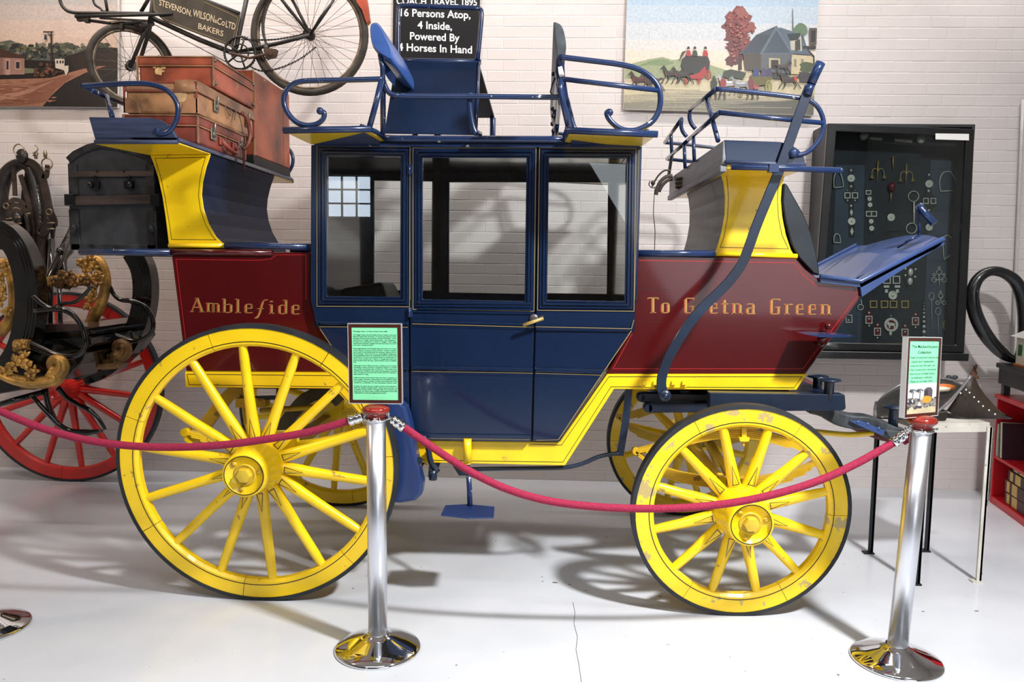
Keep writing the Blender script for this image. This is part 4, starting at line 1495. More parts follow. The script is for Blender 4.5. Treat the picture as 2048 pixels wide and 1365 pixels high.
# rear springs
m = leaves('leaf_spring', [(370, 864), (410, 872), (470, 884), (545, 890), (620, 884), (690, 868), (760, 842)], 3.72, 5)
m.lathe([(.02, 0), (.02, .05)], at(368, 866, 3.715), (0, 1, 0), 12)
m.stroke([at(368, 866, 3.73), at(372, 880, 3.73), at(382, 888, 3.73)], .018, dy=.03)
m.px([(500, 868), (590, 866), (590, 900), (500, 902)], 3.71, .07)
both('leaf_spring', m, YEL)
m = MB()
m.stroke(cat([at(x, y, 4.0) for x, y in ((384, 884), (400, 862), (424, 830), (446, 802), (470, 782), (500, 776))], 4), .062, dy=.05)
m.stroke([at(492, 776, 4.1), at(496, 850, 4.1)], .05, dy=.05)
m.px([(470, 797), (530, 797), (530, 816), (470, 816)], 3.95, .08)
m.tube([at(520, 822, 4.2), at(640, 814, 4.2)], .016, 8)
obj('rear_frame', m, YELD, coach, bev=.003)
obj('rear_frame', MB().stroke(cat([at(x, y, 4.3) for x, y in ((530, 900), (556, 865), (582, 830), (606, 802), (636, 788), (662, 790), (680, 806))], 4), .07, dy=.07), mat('old_frame_dark', (84, 76, 48), .5, vary=.3), coach, bev=.003)
m = MB()
m.stroke([at(556, 778, 3.95), at(556, 796, 3.95), at(515, 797, 3.95)], .02, dy=.02)
obj('brake_rod', m, NVY, coach)

# ---- axles
RR, RF = .645, .487
xr_, xf_ = at(516, 922, 3.455).x, at(1480, 1017, 3.455).x
m = MB().beam((xr_, 3.66, RR - .02), (xr_, far(3.66), RR - .02), .06, .06).tube([V((xr_, 3.5, RR)), V((xr_, 3.7, RR - .01))], .035, 10).tube([V((xr_, far(3.5), RR)), V((xr_, far(3.7), RR - .01))], .035, 10)
m.beam((xf_, 3.66, RF - .02), (xf_, far(3.66), RF - .02), .06, .06).tube([V((xf_, 3.5, RF)), V((xf_, 3.7, RF - .01))], .035, 10).tube([V((xf_, far(3.5), RF)), V((xf_, far(3.7), RF - .01))], .035, 10)
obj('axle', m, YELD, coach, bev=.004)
m = MB()
for xx, rr_, px0 in ((xf_, RF, 0),):
    m.box((xx - .05, 3.75, rr_ + .0), (xx + .05, 3.82, rr_ + .06)).box((xx - .05, far(3.82), rr_), (xx + .05, far(3.75), rr_ + .06))
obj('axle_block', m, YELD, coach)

# ---- footstep, brake gear below the cabin
m = MB().tube([at(935, 878, 3.64), at(935, 925, 3.64)], .019, 12)
m.tube([at(935, 925, 3.64), at(935, 932, 3.64)], .015, 12)
m.tube([at(856, 905, 3.66), at(856, 930, 3.66)], .016, 12)
obj('step_socket', m, YEL, coach)
m = MB().tube([at(936, 930, 3.63), at(939, 980, 3.60), at(940, 1012, 3.58)], .0125, 10)
obj('step_stem', m, BLR, coach)
Zs = at(938, 1012, 3.58).z
m = MB()
ya, yb = 3.60, 3.44
q = [atz(891, 1011, Zs), atz(935, 1009, Zs), atz(989, 1014, Zs), atz(987, 1035, Zs), atz(935, 1036, Zs), atz(882, 1030, Zs)]
m.prism(q, 0, off=(0, 0, -.006))
stp = obj('step_plate', m, BLS, coach)
m = MB().tube(cat([at(x, y, 3.72) for x, y in ((915, 940), (1000, 938), (1100, 937), (1135, 935), (1165, 928), (1195, 915), (1222, 909), (1240, 908))], 3), .0105, 8)
m.stroke([at(1258, 780, 3.73), at(1252, 840, 3.73), at(1240, 912, 3.73)], .034, dy=.012)
m.px([(905, 932), (935, 934), (945, 944), (930, 952), (918, 952)], 3.70, .05)
m.px([(858, 930), (880, 928), (870, 955), (856, 955)], 3.69, .05)
obj('brake_rod', m, NVY, coach)
# blue brake block arm behind the rear wheel
m = MB().px([(770, 806), (800, 806), (812, 818), (820, 850), (830, 900), (840, 950), (845, 970), (842, 992), (830, 1003), (800, 1008), (786, 1008), (786, 900)], 3.52, .10)
obj('brake_block', m, BLS, coach, bev=.014, segs=3)
m = MB().tube(cat([at(x, y, 3.62) for x, y in ((836, 878), (848, 876), (856, 895), (862, 925), (876, 945))], 3), .014, 8)
m.lathe([(.014, 0), (.014, .03)], at(840, 920, 3.56), (0, -1, 0), 10)
m.tube([at(866, 940, 3.62), at(866, 960, 3.62)], .02, 10)
obj('brake_hanger', m, NVY, coach)

# ---- wheels
def make_wheel(R, nsp, a0, hubr, m_rim):
    """wheel in local coordinates: axle along y, outer face towards -y, centre at origin."""
    P = {}
    tw, rimw, dep = .018, .082, .052
    n = nsp * 6
    P['tyre'] = (MB(), TYRE)
    t = P['tyre'][0]
    vs = []
    for i in range(n):
        a = 2 * pi * i / n
        for rr, yy in ((R, -.026), (R, .026), (R - tw, .029), (R - tw, -.029)):
            vs.append(V((rr * cos(a), yy, rr * sin(a))))
    fs = []
    for i in range(n):
        j = (i + 1) % n
        for k in range(4):
            k2 = (k + 1) % 4
            fs.append([i * 4 + k, i * 4 + k2, j * 4 + k2, j * 4 + k])
    t.add(vs, fs, False)
    fel = []
    nf = nsp // 2
    ro, ri = R - tw, R - tw - rimw
    for f in range(nf):
        mb = MB()
        A0 = a0 + 2 * pi / nsp * (2 * f + .5) + .0025
        A1 = a0 + 2 * pi / nsp * (2 * f + 2.5) - .0025
        k = 12
        vs = []
        prof = ((ro, -dep / 2), (ri + .012, -dep / 2), (ri, -dep / 2 + .012), (ri, dep / 2 - .012), (ri + .012, dep / 2), (ro, dep / 2))
        for i in range(k + 1):
            a = A0 + (A1 - A0) * i / k
            for rr, yy in prof:
                vs.append(V((rr * cos(a), yy, rr * sin(a))))
        q = len(prof)
        fs = []
        for i in range(k):
            for c in range(q):
                d = (c + 1) % q
                fs.append([i * q + c, i * q + d, (i + 1) * q + d, (i + 1) * q + c])
        fs += [list(range(q)), [k * q + c for c in reversed(range(q))]]
        mb.add(vs, fs)
        fel.append(mb)
    P['felloe'] = (fel, m_rim)
    sp = []
    for s in range(nsp):
        a = a0 + 2 * pi * s / nsp
        e = V((cos(a), 0, sin(a)))
        tn = V((-sin(a), 0, cos(a)))
        mb = MB()
        rows = []
        for rad, wd, dp, yy in ((hubr * .8, .056, .05, .006), (hubr + .05, .054, .048, .004), (hubr + .13, .047, .043, .002), ((ri + hubr) / 2, .044, .042, 0), (ri - .05, .041, .038, 0), (ri + .006, .036, .034, 0)):
            r_ = []
            for j in range(8):
                th = 2 * pi * (j + .5) / 8
                sx, sy = cos(th), sin(th)
                r_.append(e * rad + tn * (sx * wd / 2 * 1.05) + V((0, yy + sy * dp / 2 * 1.05, 0)))
            r_.append(r_[0])
            rows.append(r_)
        mb.grid(rows, True)
        sp.append(mb)
    P['spoke'] = (sp, YEL if m_rim is YELW else m_rim)
    h = MB()
    h.lathe([(.07, -.14), (.085, -.12), (.092, -.07), (hubr * .98, -.045), (hubr * 1.02, 0), (hubr * .98, .045), (hubr * .93, .055), (hubr * .86, .12), (hubr * .84, .165), (hubr * .78, .172), (hubr * .74, .172), (hubr * .72, .158), (.0001, .156)], (0, 0, 0), (0, -1, 0), 32)
    P['hub'] = (h, YEL)
    c = MB()
    c.lathe([(.050, .150), (.050, .160), (.043, .163), (.040, .158)], (0, 0, 0), (0, -1, 0), 20)
    c.lathe([(.034, .15), (.034, .176), (.030, .184), (.0001, .186)], (0, 0, 0), (0, -1, 0), 6, smooth=False)
    for k in range(3):
        a = 2.35 + k * 2 * pi / 3
        c.lathe([(.012, .15), (.012, .163), (.0001, .166)], (hubr * .56 * cos(a), 0, hubr * .56 * sin(a)), (0, -1, 0), 12)
    P['hub_cap'] = (c, mat('hub_cap_yellow', (214, 180, 52), .35, vary=.12, wear=(150, 116, 40), wamt=.62, wscale=30))
    l = MB()
    rl = R - tw - rimw + .022
    k = nsp * 6
    l.stroke([V((rl * cos(2 * pi * i / k), -dep / 2 - .0009, rl * sin(2 * pi * i / k))) for i in range(k)], .0038, closed=True)
    for s in range(nsp):
        a = a0 + 2 * pi * s / nsp
        e = V((cos(a), 0, sin(a)))
        tn = V((-sin(a), 0, cos(a)))
        Yf = V((0, -.0265, 0))
        b = hubr + .012
        l.stroke([e * (b + .085) + Yf, e * b + tn * .014 + Yf, e * b - tn * .014 + Yf], .0036, closed=True)
    hr = hubr * .73
    l.stroke([V((hr * cos(2 * pi * i / 40), -.1735, hr * sin(2 * pi * i / 40))) for i in range(40)], .0036, closed=True)
    P['black_lining'] = (l, LIN_B)
    return P

def place_wheel(P, x, y, R, flip, camber, yaw=0, proto=None):
    root = empty('wheel', coach)
    root.location = V((x, y, R)) - WL[coach.name]
    root.rotation_euler = (camber if not flip else -camber, 0, (pi if flip else 0) + yaw)
    if proto is not None:
        for ch in proto.children:
            c = ch.copy()
            COL.objects.link(c)
            c.parent = root
        return root
    WL[root.name] = V((0, 0, 0))
    for nm in ('tyre', 'felloe', 'spoke', 'hub', 'hub_cap', 'black_lining'):
        mbs, mm = P[nm]
        for mb in (mbs if isinstance(mbs, list) else [mbs]):
            obj(nm, mb, mm, root, local=True)
    return root
PR = make_wheel(RR, 14, radians(95.4), .118, YEL)
PF = make_wheel(RF, 12, radians(104), .118, YELW)
w1 = place_wheel(PR, xr_, 3.455, RR, False, radians(2.5))
place_wheel(None, xr_, 4.906, RR, True, radians(2.5), proto=w1)
w2 = place_wheel(PF, xf_, 3.455, RF, False, radians(2.5), yaw=radians(2))
place_wheel(None, xf_ + .01, 4.906, RF, True, radians(2.5), yaw=radians(2), proto=w2)
# ================================================================== BARRIER POSTS, ROPES, NOTICES
CAPM = mat('red_wood_cap', (136, 34, 24), .18, coat=.6, vary=.12, vscale=14, stretch=(1, 1, 4))
ROPEM = mat('crimson_rope', (152, 28, 64), .8, vary=.08, vscale=90, bump=.5, bscale=220)
def post(px, py, tpx, tpy, label):
    b = atz(px, py, 0)
    t = at(tpx, tpy, b.y)
    root = thing('stanchion', label, 'barrier post', b, 'chrome rope barrier posts')
    m = MB().lathe([(.172, 0), (.174, .006), (.171, .012), (.165, .017), (.12, .034), (.07, .053), (.046, .064), (.042, .07)], b, n=64)
    obj('base', m, CHR, root)
    a = b + (t - b) * (.062 / (t.z - b.z))
    m = MB().tube([a, t], .0385, 32)
    obj('pole', m, SAT, root)
    m = MB().lathe([(.041, -.012), (.046, -.010), (.046, -.002), (.038, .0)], t, n=28)
    for s in (-1, 1):
        m.tube([t + V((s * .040, 0, -.004)), t + V((s * .062, 0, 0))], .005, 8)
    obj('collar', m, CHR, root)
    m = MB().lathe([(.040, 0), (.040, .014), (.046, .018), (.0545, .026), (.056, .034), (.052, .043), (.038, .05), (.016, .053), (.0001, .053)], t, n=32)
    obj('cap', m, CAPM, root)
    return root, b, t
p1, b1, t1 = post(756, 1299, 752, 836, 'chrome barrier post holding the upright green notice beside the rear wheel')
p2, b2, t2 = post(1792, 1322, 1843, 858, 'chrome barrier post holding the angled green notice with a printed photograph')
p3, b3, t3 = post(-30, 1257, -32, 800, 'chrome barrier post beside the gilded carriage, only its round base showing')

def rope(label, pts, e0, e1, Y0, Y1):
    """pts px path of the rope; e0/e1 px of hook ends on the posts (None = none)."""
    n = len(pts)
    W = [at(x, y, Y0 + (Y1 - Y0) * (x - pts[0][0]) / (pts[-1][0] - pts[0][0])) for x, y in pts]
    m = MB().tube(W, .0155, 14, k=5)
    o = obj('barrier_rope', m, ROPEM)
    tag(o, label, 'rope', 'crimson barrier ropes')
    for end, A, B in ((e0, W[0], W[1]), (e1, W[-1], W[-2])):
        if end is None: continue
        E = at(end[0], end[1], A.y)
        d = (A - E)
        L = d.length
        u = d.normalized()
        m = MB()
        prof = [(.012, .0), (.018, .004), (.0195, .012), (.0165, .016), (.021, .022), (.021, .034), (.017, .040), (.0215, .046), (.0215, .06), (.0165, .062)]
        s0 = A - u * .045
        m.lathe([(r, h) for r, h in prof], s0, (u.x, u.y, u.z), 18)
        obj('ferrule', m, CHR, o)
        m = MB().tube(cat([s0 + u * .004, s0 - u * .02, s0 - u * .035 + V((0, 0, .012)), E + u * .004 + V((0, 0, .012)), E + V((0, 0, .002)), E + u * .012 + V((0, 0, -.006))], 4), .0048, 8)
        obj('hook', m, CHR, o)
    return o
Yp = b1.y
rope('crimson rope sagging across the big rear coach wheel to the post beside it', [(-16, 815), (40, 840), (100, 862), (180, 882), (270, 893), (360, 895), (450, 890), (540, 878), (620, 864), (706, 840)], (-22, 810), (732, 832), b3.y, Yp)
rope('crimson rope sagging between the two posts across the front wheel', [(802, 851), (840, 878), (890, 912), (950, 949), (1020, 981), (1100, 1003), (1190, 1014), (1280, 1018), (1370, 1016), (1460, 1007), (1550, 989), (1640, 961), (1720, 924), (1793, 882)], (776, 832), (1820, 860), Yp, b2.y)
rope('short end of crimson rope hooked behind the post with the angled notice', [(1828, 868), (1814, 876), (1806, 884), (1812, 880)], None, None, b2.y + .07, b2.y + .09)

GREEN = mat('green_paper', (132, 226, 168), .5, vary=.02)
FRM = mat('dark_acrylic_frame', (70, 34, 28), .18, coat=.5, vary=.15)
INK = mat('ink', (18, 40, 34), .6, vary=0)
CLEAR = mat('clear_acrylic', (236, 238, 240), .1, metal=.6, vary=0)
def notice(label, O, X, Z, lines, split, th=.02):
    """framed notice: O lower-left corner, X and Z edge vectors. lines: (text, x0, x1, y, h, bold) in 0..1."""
    O, X, Z = V(O), V(X), V(Z)
    nrm = Z.cross(X).normalized()
    if nrm.y > 0: nrm = -nrm
    root = thing('notice_holder', label, 'sign', O + X / 2)
    q = lambda a, b, d=0: O + X * a + Z * b + nrm * d
    def slab(m, a0, b0, a1, b1_, d0, d1):
        vs = [q(a0, b0, d0), q(a1, b0, d0), q(a1, b1_, d0), q(a0, b1_, d0), q(a0, b0, d1), q(a1, b0, d1), q(a1, b1_, d1), q(a0, b1_, d1)]
        m.add(vs, [(3, 2, 1, 0), (4, 5, 6, 7), (0, 1, 5, 4), (1, 2, 6, 5), (2, 3, 7, 6), (3, 0, 4, 7)])
    m = MB()
    fx, fz = .075, .05
    for a in ((0.01, .008, .99, fz), (.01, 1 - fz, .99, .992), (.01, fz, fx, 1 - fz), (1 - fx, fz, .99, 1 - fz)):
        slab(m, *a, -.004, .0015)
    slab(m, .01, .01, .99, .99, -.006, -.004)
    obj('frame', m, FRM, root)
    m = MB()
    for a in ((0, 0, 1, .01), (0, .99, 1, 1), (0, 0, .012, 1), (.988, 0, 1, 1)):
        slab(m, *a, -th, .003)
    obj('frame_edge', m, CLEAR, root, bev=.0008)
    m = MB()
    slab(m, fx, split if split else fz, 1 - fx, 1 - fz, -.002, .0)
    pp = obj('paper', m, GREEN, root)
    m = MB()
    for body, x0, x1, y, h, bold in lines:
        text_on(m, body, q(x0, y, .0004), X * (x1 - x0), Z * h, bold)
    obj('lettering', m, INK, pp, recalc=False)
    return root, q, slab
L1 = ['The Stage Coach - or "Four-in-Hand" Circa 1880.', '',
 'The Stage Coach was the Public Service Vehicle of the late', '18th and early 19th Centuries.  It would have plied for trade', 'between market towns and other centres of business.  It was',
 'described as a "stage" coach because the - very expensive -', 'journey was completed in a series of "stages".  Each stage', 'would have included a change of horses and what we would', 'now call a "comfort break".', '',
 'Most stagecoaches of the British Isles were drawn by a team', 'of four horses - known as "four-in-hand".  Heavier coaches,', 'those used in the United States for example, might be drawn', 'by six horses.  This coach is of a much lighter design and',
 'was specifically built for an Ambleside hotel for transporting', 'its clientele to and from the railway station at Windermere. A', 'heavy coach usually had a "perch", a longitudinal rail from', 'front to back under the main.  (See the State Coach of William', 'IV).', '',
 'Although various films portray coaches such as these', 'travelling at what would be a dangerous gallop, in real life', 'they rarely went faster than a brisk trot.  The roads were', 'potholed and unsafe for fast travel, the passengers could fall', 'off or be sick, and of course the horses could not maintain a', 'high speed for long.', '',
 'Until the advent of the railway there was little competition on', 'most routes.  However, where there was competition speed', 'and comfort became a matter of pride, to the extent that rivals', 'would try to literally run the opposition off the road.', '',
 'Comfort of course was not a major concern of the operators.', 'Only the wealthy travelled inside.  Those who sat on top - as', 'is evident on this vehicle - brought their own comfort and', 'travel rug!  On many routes a scarlet coated guard armed with', 'a Blunderbuss would keep highwaymen at bay!']
lines = []
y = .895
for s in L1:
    if s:
        wd = .80 if len(s) > 50 else .80 * len(s) / 58
        if s.startswith('The Stage Coach - or'): wd = .64
        lines.append((s, .10, .10 + wd, y, .0118, .03))
    y -= .0212
O, X, Z = at(698, 808, Yp), at(805, 809, Yp) - at(698, 808, Yp), at(695, 647, Yp) - at(698, 808, Yp)
notice('framed green notice with dark printed text standing on the post by the rear wheel', O, X, Z, lines, None)
O = at(1807, 838, b2.y - .07)
X = at(1875, 832, b2.y + .07) - O
Z = at(1815, 674, b2.y - .07) - O
L2 = [('The Mackie-Houston', .14, .90, .865, .034, .012), ('Collection', .32, .70, .795, .034, .012), ('These horse-drawn vehicles are', .09, .93, .735, .024, .004), ('original and irreplaceable -', .14, .83, .685, .024, .004),
      ('some are over 200 years old.', .12, .85, .635, .024, .004), ('Their construction represents', .10, .88, .585, .024, .004), ('many hours of skilled labour', .11, .85, .535, .024, .004), ('by dedicated craftsmen.', .17, .78, .487, .024, .004), ('Please do not enter them.', .15, .80, .44, .024, .004)]
root, q, slab = notice('framed green notice with a printed carriage photograph below its text', O, X, Z, L2, .425)
m = MB()
def patch(c, pts, d):
    m.cur = c
    vs = [q(.075 + .85 * a, .05 + .375 * b, d) for a, b in pts]
    m.add(vs, [list(t) for t in tessellate_polygon([vs])])
patch((232, 232, 240), [(0, 0), (1, 0), (1, 1), (0, 1)], .0002)
patch((206, 196, 160), [(0, 0), (1, 0), (1, .34), (.6, .22), (0, .22)], .0003)
patch((160, 152, 140), [(0, .22), (.5, .2), (1, .3), (1, .5), (0, .42)], .00035)
rr = random.Random(4)
for k in range(70):
    x, y = rr.random(), rr.uniform(.18, .5)
    patch(rr.choice([(90, 88, 92), (120, 116, 112), (70, 74, 84), (150, 144, 138)]), blob(x, y, rr.uniform(.03, .07), rr.uniform(.02, .05), 6, .3, k), .0004 + k * 1e-6)
for cx in (.18, .42):
    patch((92, 96, 92), [(cx - .015, .3), (cx + .015, .3), (cx + .02, .8), (cx - .01, .8)], .0005)
    for k in range(8):
        a = k * .8
        patch((88, 98, 96), [(cx, .80), (cx + .13 * cos(a), .78 + .07 * sin(a)), (cx + .12 * cos(a + .4), .72 + .06 * sin(a + .4))], .00055)
patch((92, 84, 90), [(.56, .45), (.56, .78), (.66, .86), (.80, .85), (.86, .76), (.85, .45)], .0006)
patch((60, 56, 66), [(.60, .52), (.60, .74), (.70, .78), (.70, .52)], .00062)
patch((226, 160, 60), [(.50, .42), (.54, .55), (.66, .58), (.82, .54), (.84, .42), (.72, .33), (.58, .34)], .00064)
patch((236, 236, 238), [(.36, .28), (.42, .40), (.48, .28), (.44, .22), (.38, .22)], .00066)
patch((70, 70, 78), [(.28, .2), (.5, .16), (.5, .24), (.3, .27)], .00068)
patch((60, 62, 72), blob(.16, .4, .12, .08, 10, .2, 9), .0005)
patch((240, 240, 240), [(.14, .44), (.18, .49), (.21, .40), (.19, .36)], .0007)
obj('printed_photograph', m, PRINT, root, col=True)
# ================================================================== LUGGAGE ON THE COACH
def leather(name, c, **k): return mat(name, c, .42, vary=k.pop('vary', .28), vscale=k.pop('vscale', 7), wear=k.pop('wear', (172, 140, 100)), wamt=k.pop('wamt', .66), wscale=12, bump=.12, bscale=30, **k)
LR = leather('red_brown_leather', (156, 78, 54))
LR2 = leather('brown_leather', (130, 62, 50))
LT = leather('tan_leather', (168, 122, 84), wear=(120, 76, 50))
LTD = leather('worn_tan_leather', (150, 108, 78), wear=(96, 66, 48))
LB = leather('dark_leather', (66, 40, 34), wear=(110, 80, 60), wamt=.7)
TIN = mat('dull_metal', (126, 120, 108), .4, metal=.7, vary=.2)

def case(label, x0, x1, y0, y1, z0, z1, body, lid, lidh, trim, corner=False):
    """flat suitcase, long side along y, handle side facing +x."""
    root = thing('suitcase', label, 'suitcase', ((x0 + x1) / 2, (y0 + y1) / 2, z0), 'old suitcases stacked on the guard seat')
    zl = z1 - lidh
    m = MB().box((x0 + .004, y0 + .004, z0), (x1 - .004, y1 - .004, zl + .01))
    obj('body', m, body, root, bev=.012, segs=2)
    m = MB().box((x0, y0, zl), (x1, y1, z1))
    obj('lid', m, lid, root, bev=.012, segs=2)
    m = MB()
    for (a, b) in ((zl - .001, zl + .005), (z1 - .007, z1 - .001)):
        m.box((x0 - .002, y0 - .003, a), (x1 + .003, y0 + .003, b)).box((x1 - .003, y0 - .002, a), (x1 + .003, y1 + .002, b))
    for (a, b) in ((x1, y0), (x0, y0), (x1, y1)):
        m.box((a - .004, b - .004, z0 + .005), (a + .003, b + .004, z1 - .004))
    obj('piping', m, trim, root)
    return root
def latch(root, x, y, z, s=1, m_=TIN):
    m = MB().box((x, y - .03 * s, z - .035 * s), (x + .005, y + .03 * s, z + .02 * s))
    m.lathe([(.016 * s, 0), (.014 * s, .006), (.0001, .008)], (x + .005, y, z - .008), (1, 0, 0), 12)
    m.tube([V((x + .008, y, z + .0)), V((x + .012, y, z + .045 * s))], .006 * s, 6)
    return obj('lock', m, m_, root, bev=.001)
def strap_handle(root, x, y0, y1, z, drop, m_):
    pts = cat([(x, y0, z), (x + .02, y0 + .01, z - drop * .5), (x + .035, (y0 + y1) / 2, z - drop), (x + .02, y1 - .01, z - drop * .5), (x, y1, z)], 5)
    return obj('handle', MB().tube(pts, .011, 8, flat=.7), m_, root)
zc0 = zdeck + .0005
Yc = 3.60
xr1 = at(396, 250, Yc).x
z1_ = at(396, 229, Yc).z
c1 = case('brown leather suitcase with a metal lock, lowest of the stack on the coach', at(247, 250, Yc).x, xr1, Yc, 4.17, zc0, z1_, LR2, LR2, .052, LTD)
latch(c1, xr1 + .001, 3.76, z1_ - .055)
strap_handle(c1, xr1, 3.86, 4.02, z1_ - .075, .05, LR2)
m = MB()
for y in (3.86, 4.02):
    m.box((xr1, y - .03, z1_ - .10), (xr1 + .006, y + .02, z1_ - .06))
m.tube([V((xr1 + .012, 3.90 + .03 * cos(a), z1_ - .085 + .03 * sin(a))) for a in [k * .5 for k in range(13)]], .003, 6, closed=True)
obj('handle_mount', m, LR2, c1, bev=.002)
latch(c1, xr1 + .001, 4.09, z1_ - .055, .7)
z2 = at(394, 163, Yc).z
xr2 = at(394, 200, Yc).x
c2 = case('tan suitcase with corner caps and a strap, in the middle of the stack', at(249, 200, Yc).x, xr2, Yc, 4.31, z1_ + .001, z2, LT, LTD, .046, LR2)
m = MB()
for (cx_, cy_) in ((xr2, Yc), (at(249, 200, Yc).x, Yc)):
    s = 1 if cx_ == xr2 else -1
    for zz_ in (z1_ + .004,):
        m.prism([V((cx_ + s * .004, Yc - .004, zz_)), V((cx_ - s * .075, Yc - .004, zz_)), V((cx_ - s * .062, Yc - .004, zz_ + .045)), V((cx_ - s * .03, Yc - .004, zz_ + .066)), V((cx_ + s * .004, Yc - .004, zz_ + .07))], .004)
        if s > 0:
            m.prism([V((cx_ + .004, Yc, zz_)), V((cx_ + .004, Yc + .09, zz_)), V((cx_ + .004, Yc + .08, zz_ + .045)), V((cx_ + .004, Yc + .04, zz_ + .07)), V((cx_ + .004, Yc, zz_ + .07))], 0, off=(-.004, 0, 0))
obj('corner_cap', m, LTD, c2, bev=.001)
m = MB()
ys_ = [Yc - .003, Yc - .003]
zt2 = z2 + .003
m.grid([[V((xr2 - .10, Yc - .004, zt2 - .045)), V((xr2 - .10, Yc - .004, zt2)), V((xr2 - .10, Yc + .2, zt2))], [V((xr2 - .03, Yc - .006, zt2 - .05)), V((xr2 - .03, Yc - .006, zt2 + .006)), V((xr2 - .03, Yc + .2, zt2 + .006))], [V((xr2 + .006, Yc - .004, zt2 - .045)), V((xr2 + .006, Yc, zt2)), V((xr2 + .004, Yc + .2, zt2))]], True, thick=(0, .002, -.003))
m.box((xr2, Yc, zt2 - .048), (xr2 + .006, 4.30, zt2 - .002))
obj('strap', m, LTD, c2)
for y in (3.80, 4.20):
    latch(c2, xr2 + .004, y, z2 - .065, .9)
m = MB().tube(cat([(xr2 + .012, 4.02, z2 - .05), (xr2 + .022, 4.00, z2 - .07), (xr2 + .02, 3.98, z2 - .1)], 4), .003, 6)
m.tube(cat([(xr2 + .006, 3.90, z2 - .05), (xr2 + .016, 3.94, z2 - .09), (xr2 + .006, 3.97, z2 - .05)], 4), .0025, 6)
obj('buckle_pin', m, TIN, c2)
# loose leather handle and label strings hanging over the lower case
m = MB().tube(cat([(xr2 + .012, 4.09, z2 - .045), (xr2 + .034, 4.10, z2 - .06), (xr2 + .045, 4.12, z2 - .12), (xr2 + .045, 4.12, z2 - .17), (xr2 + .034, 4.10, z2 - .215), (xr2 + .022, 4.08, z2 - .23)], 5), .011, 8, flat=.6)
m.tube(cat([(xr2 + .026, 4.08, z2 - .22), (xr2 + .024, 4.085, z2 - .28), (xr2 + .03, 4.08, z2 - .34)], 4), .005, 6, flat=.5)
m.tube(cat([(xr2 + .024, 4.10, z2 - .22), (xr2 + .03, 4.09, z2 - .27), (xr2 + .024, 4.075, z2 - .35)], 4), .004, 6, flat=.5)
obj('hanging_handle', m, LR2, c2)
m = MB().add([V((p[0], Yc + .0022, p[1])) for p in [(at(x, y, Yc).x, at(x, y, Yc).z) for x, y in blob(359, 192, 14, 13, 12, .12, 5)]], [list(range(12))])
obj('worn_sticker', m, mat('sticker_paper', (196, 160, 116), .6, vary=.15, vscale=20), c2)
Yt_ = 3.75
xr3 = at(427, 140, Yt_).x
z3 = at(427, 112, Yt_).z
c3 = case('reddish suitcase with a torn label, topmost of the stack on the coach', at(275, 140, Yt_).x, xr3, Yt_, 4.28, z2 + .009, z3, LR, LR, .048, LTD)
m = MB()
for pts in (blob(318, 142, 9, 8, 11, .35, 2), blob(326, 134, 6, 5, 8, .3, 3), blob(310, 134, 5, 3, 8, .3, 8)):
    m.add([V((at(x, y, Yt_).x, Yt_ + .0022, at(x, y, Yt_).z)) for x, y in pts], [list(range(len(pts)))])
obj('torn_label', m, mat('torn_paper', (214, 176, 120), .6, vary=.2, vscale=30), c3)
m = MB()
for y in (3.77, 4.26):
    for z in (z3 - .016, z2 + .03):
        m.lathe([(.010, 0), (.008, .005), (.0001, .007)], (xr3, y, z), (1, 0, 0), 10)
obj('stud', m, TIN, c3)
# upright red-brown box on a dark board
Yb_ = 4.33
xb0 = at(508, 250, Yb_).x
zb0 = zdeck + .052
o = obj('plank', MB().box((xb0 - .40, Yb_ - .02, zdeck + .0005), (xb0 + .004, 4.93, zb0 - .001)), mat('black_plank', (20, 18, 20), .6), bev=.003)
tag(o, 'dark flat board on the seat deck under the upright red-brown box', 'board')
root = thing('travelling_box', 'tall red-brown leather box standing on end behind the stacked suitcases', 'box', (xb0 - .18, 4.64, zb0))
zt_b = at(508, 139, Yb_).z
obj('body', MB().box((xb0 - .36, Yb_, zb0), (xb0, 4.94, zt_b)), leather('box_leather', (140, 68, 42), vary=.35, vscale=3.5, wear=(84, 48, 38), wamt=.7), root, bev=.006)
m = MB()
m.box((xb0 - .004, Yb_ - .003, zb0), (xb0 + .003, Yb_ + .004, zt_b)).box((xb0 - .004, 4.82, zb0 + .002), (xb0 + .002, 4.824, zt_b))
m.box((xb0 - .06, Yb_ - .003, zb0), (xb0 - .054, Yb_ + .004, zt_b))
obj('seam', m, LTD, root)
m = MB()
for y, z in ((4.42, .3), (4.75, .1), (4.80, .36), (4.5, .44)):
    m.lathe([(.006, 0), (.004, .003), (.0001, .004)], (xb0, y, zb0 + z), (1, 0, 0), 8)
obj('nail', m, BRS, root)

# domed trunk on the tail rack
Yk = 3.86
zk = at(300, 505, YQ).z + .0095
TRK = mat('trunk_canvas', (48, 50, 54), .6, vary=.15, vscale=14, wear=(120, 116, 108), wamt=.745, wscale=34, bump=.15, bscale=90)
TRKI = mat('trunk_iron', (52, 52, 54), .5, metal=.35, vary=.35, vscale=18)
TRKW = mat('trunk_slat', (66, 54, 50), .55, vary=.3, vscale=12, stretch=(.3, 1, 3))
root = thing('travel_chest', 'black domed travelling trunk on the rack behind the coach', 'trunk', (at(225, 500, Yk).x, 4.15, zk))
dome = [(307, 354), (306, 326), (295, 314), (266, 302), (229, 293), (200, 290), (176, 296), (150, 309), (137, 321), (137, 354)]
P0 = [at(x, y, Yk) for x, y in dome]
for p in P0: p.z = max(p.z, zk + .01)
Lb, Rb = at(143, 480, Yk).x, at(313, 480, Yk).x
Ykf = 4.46
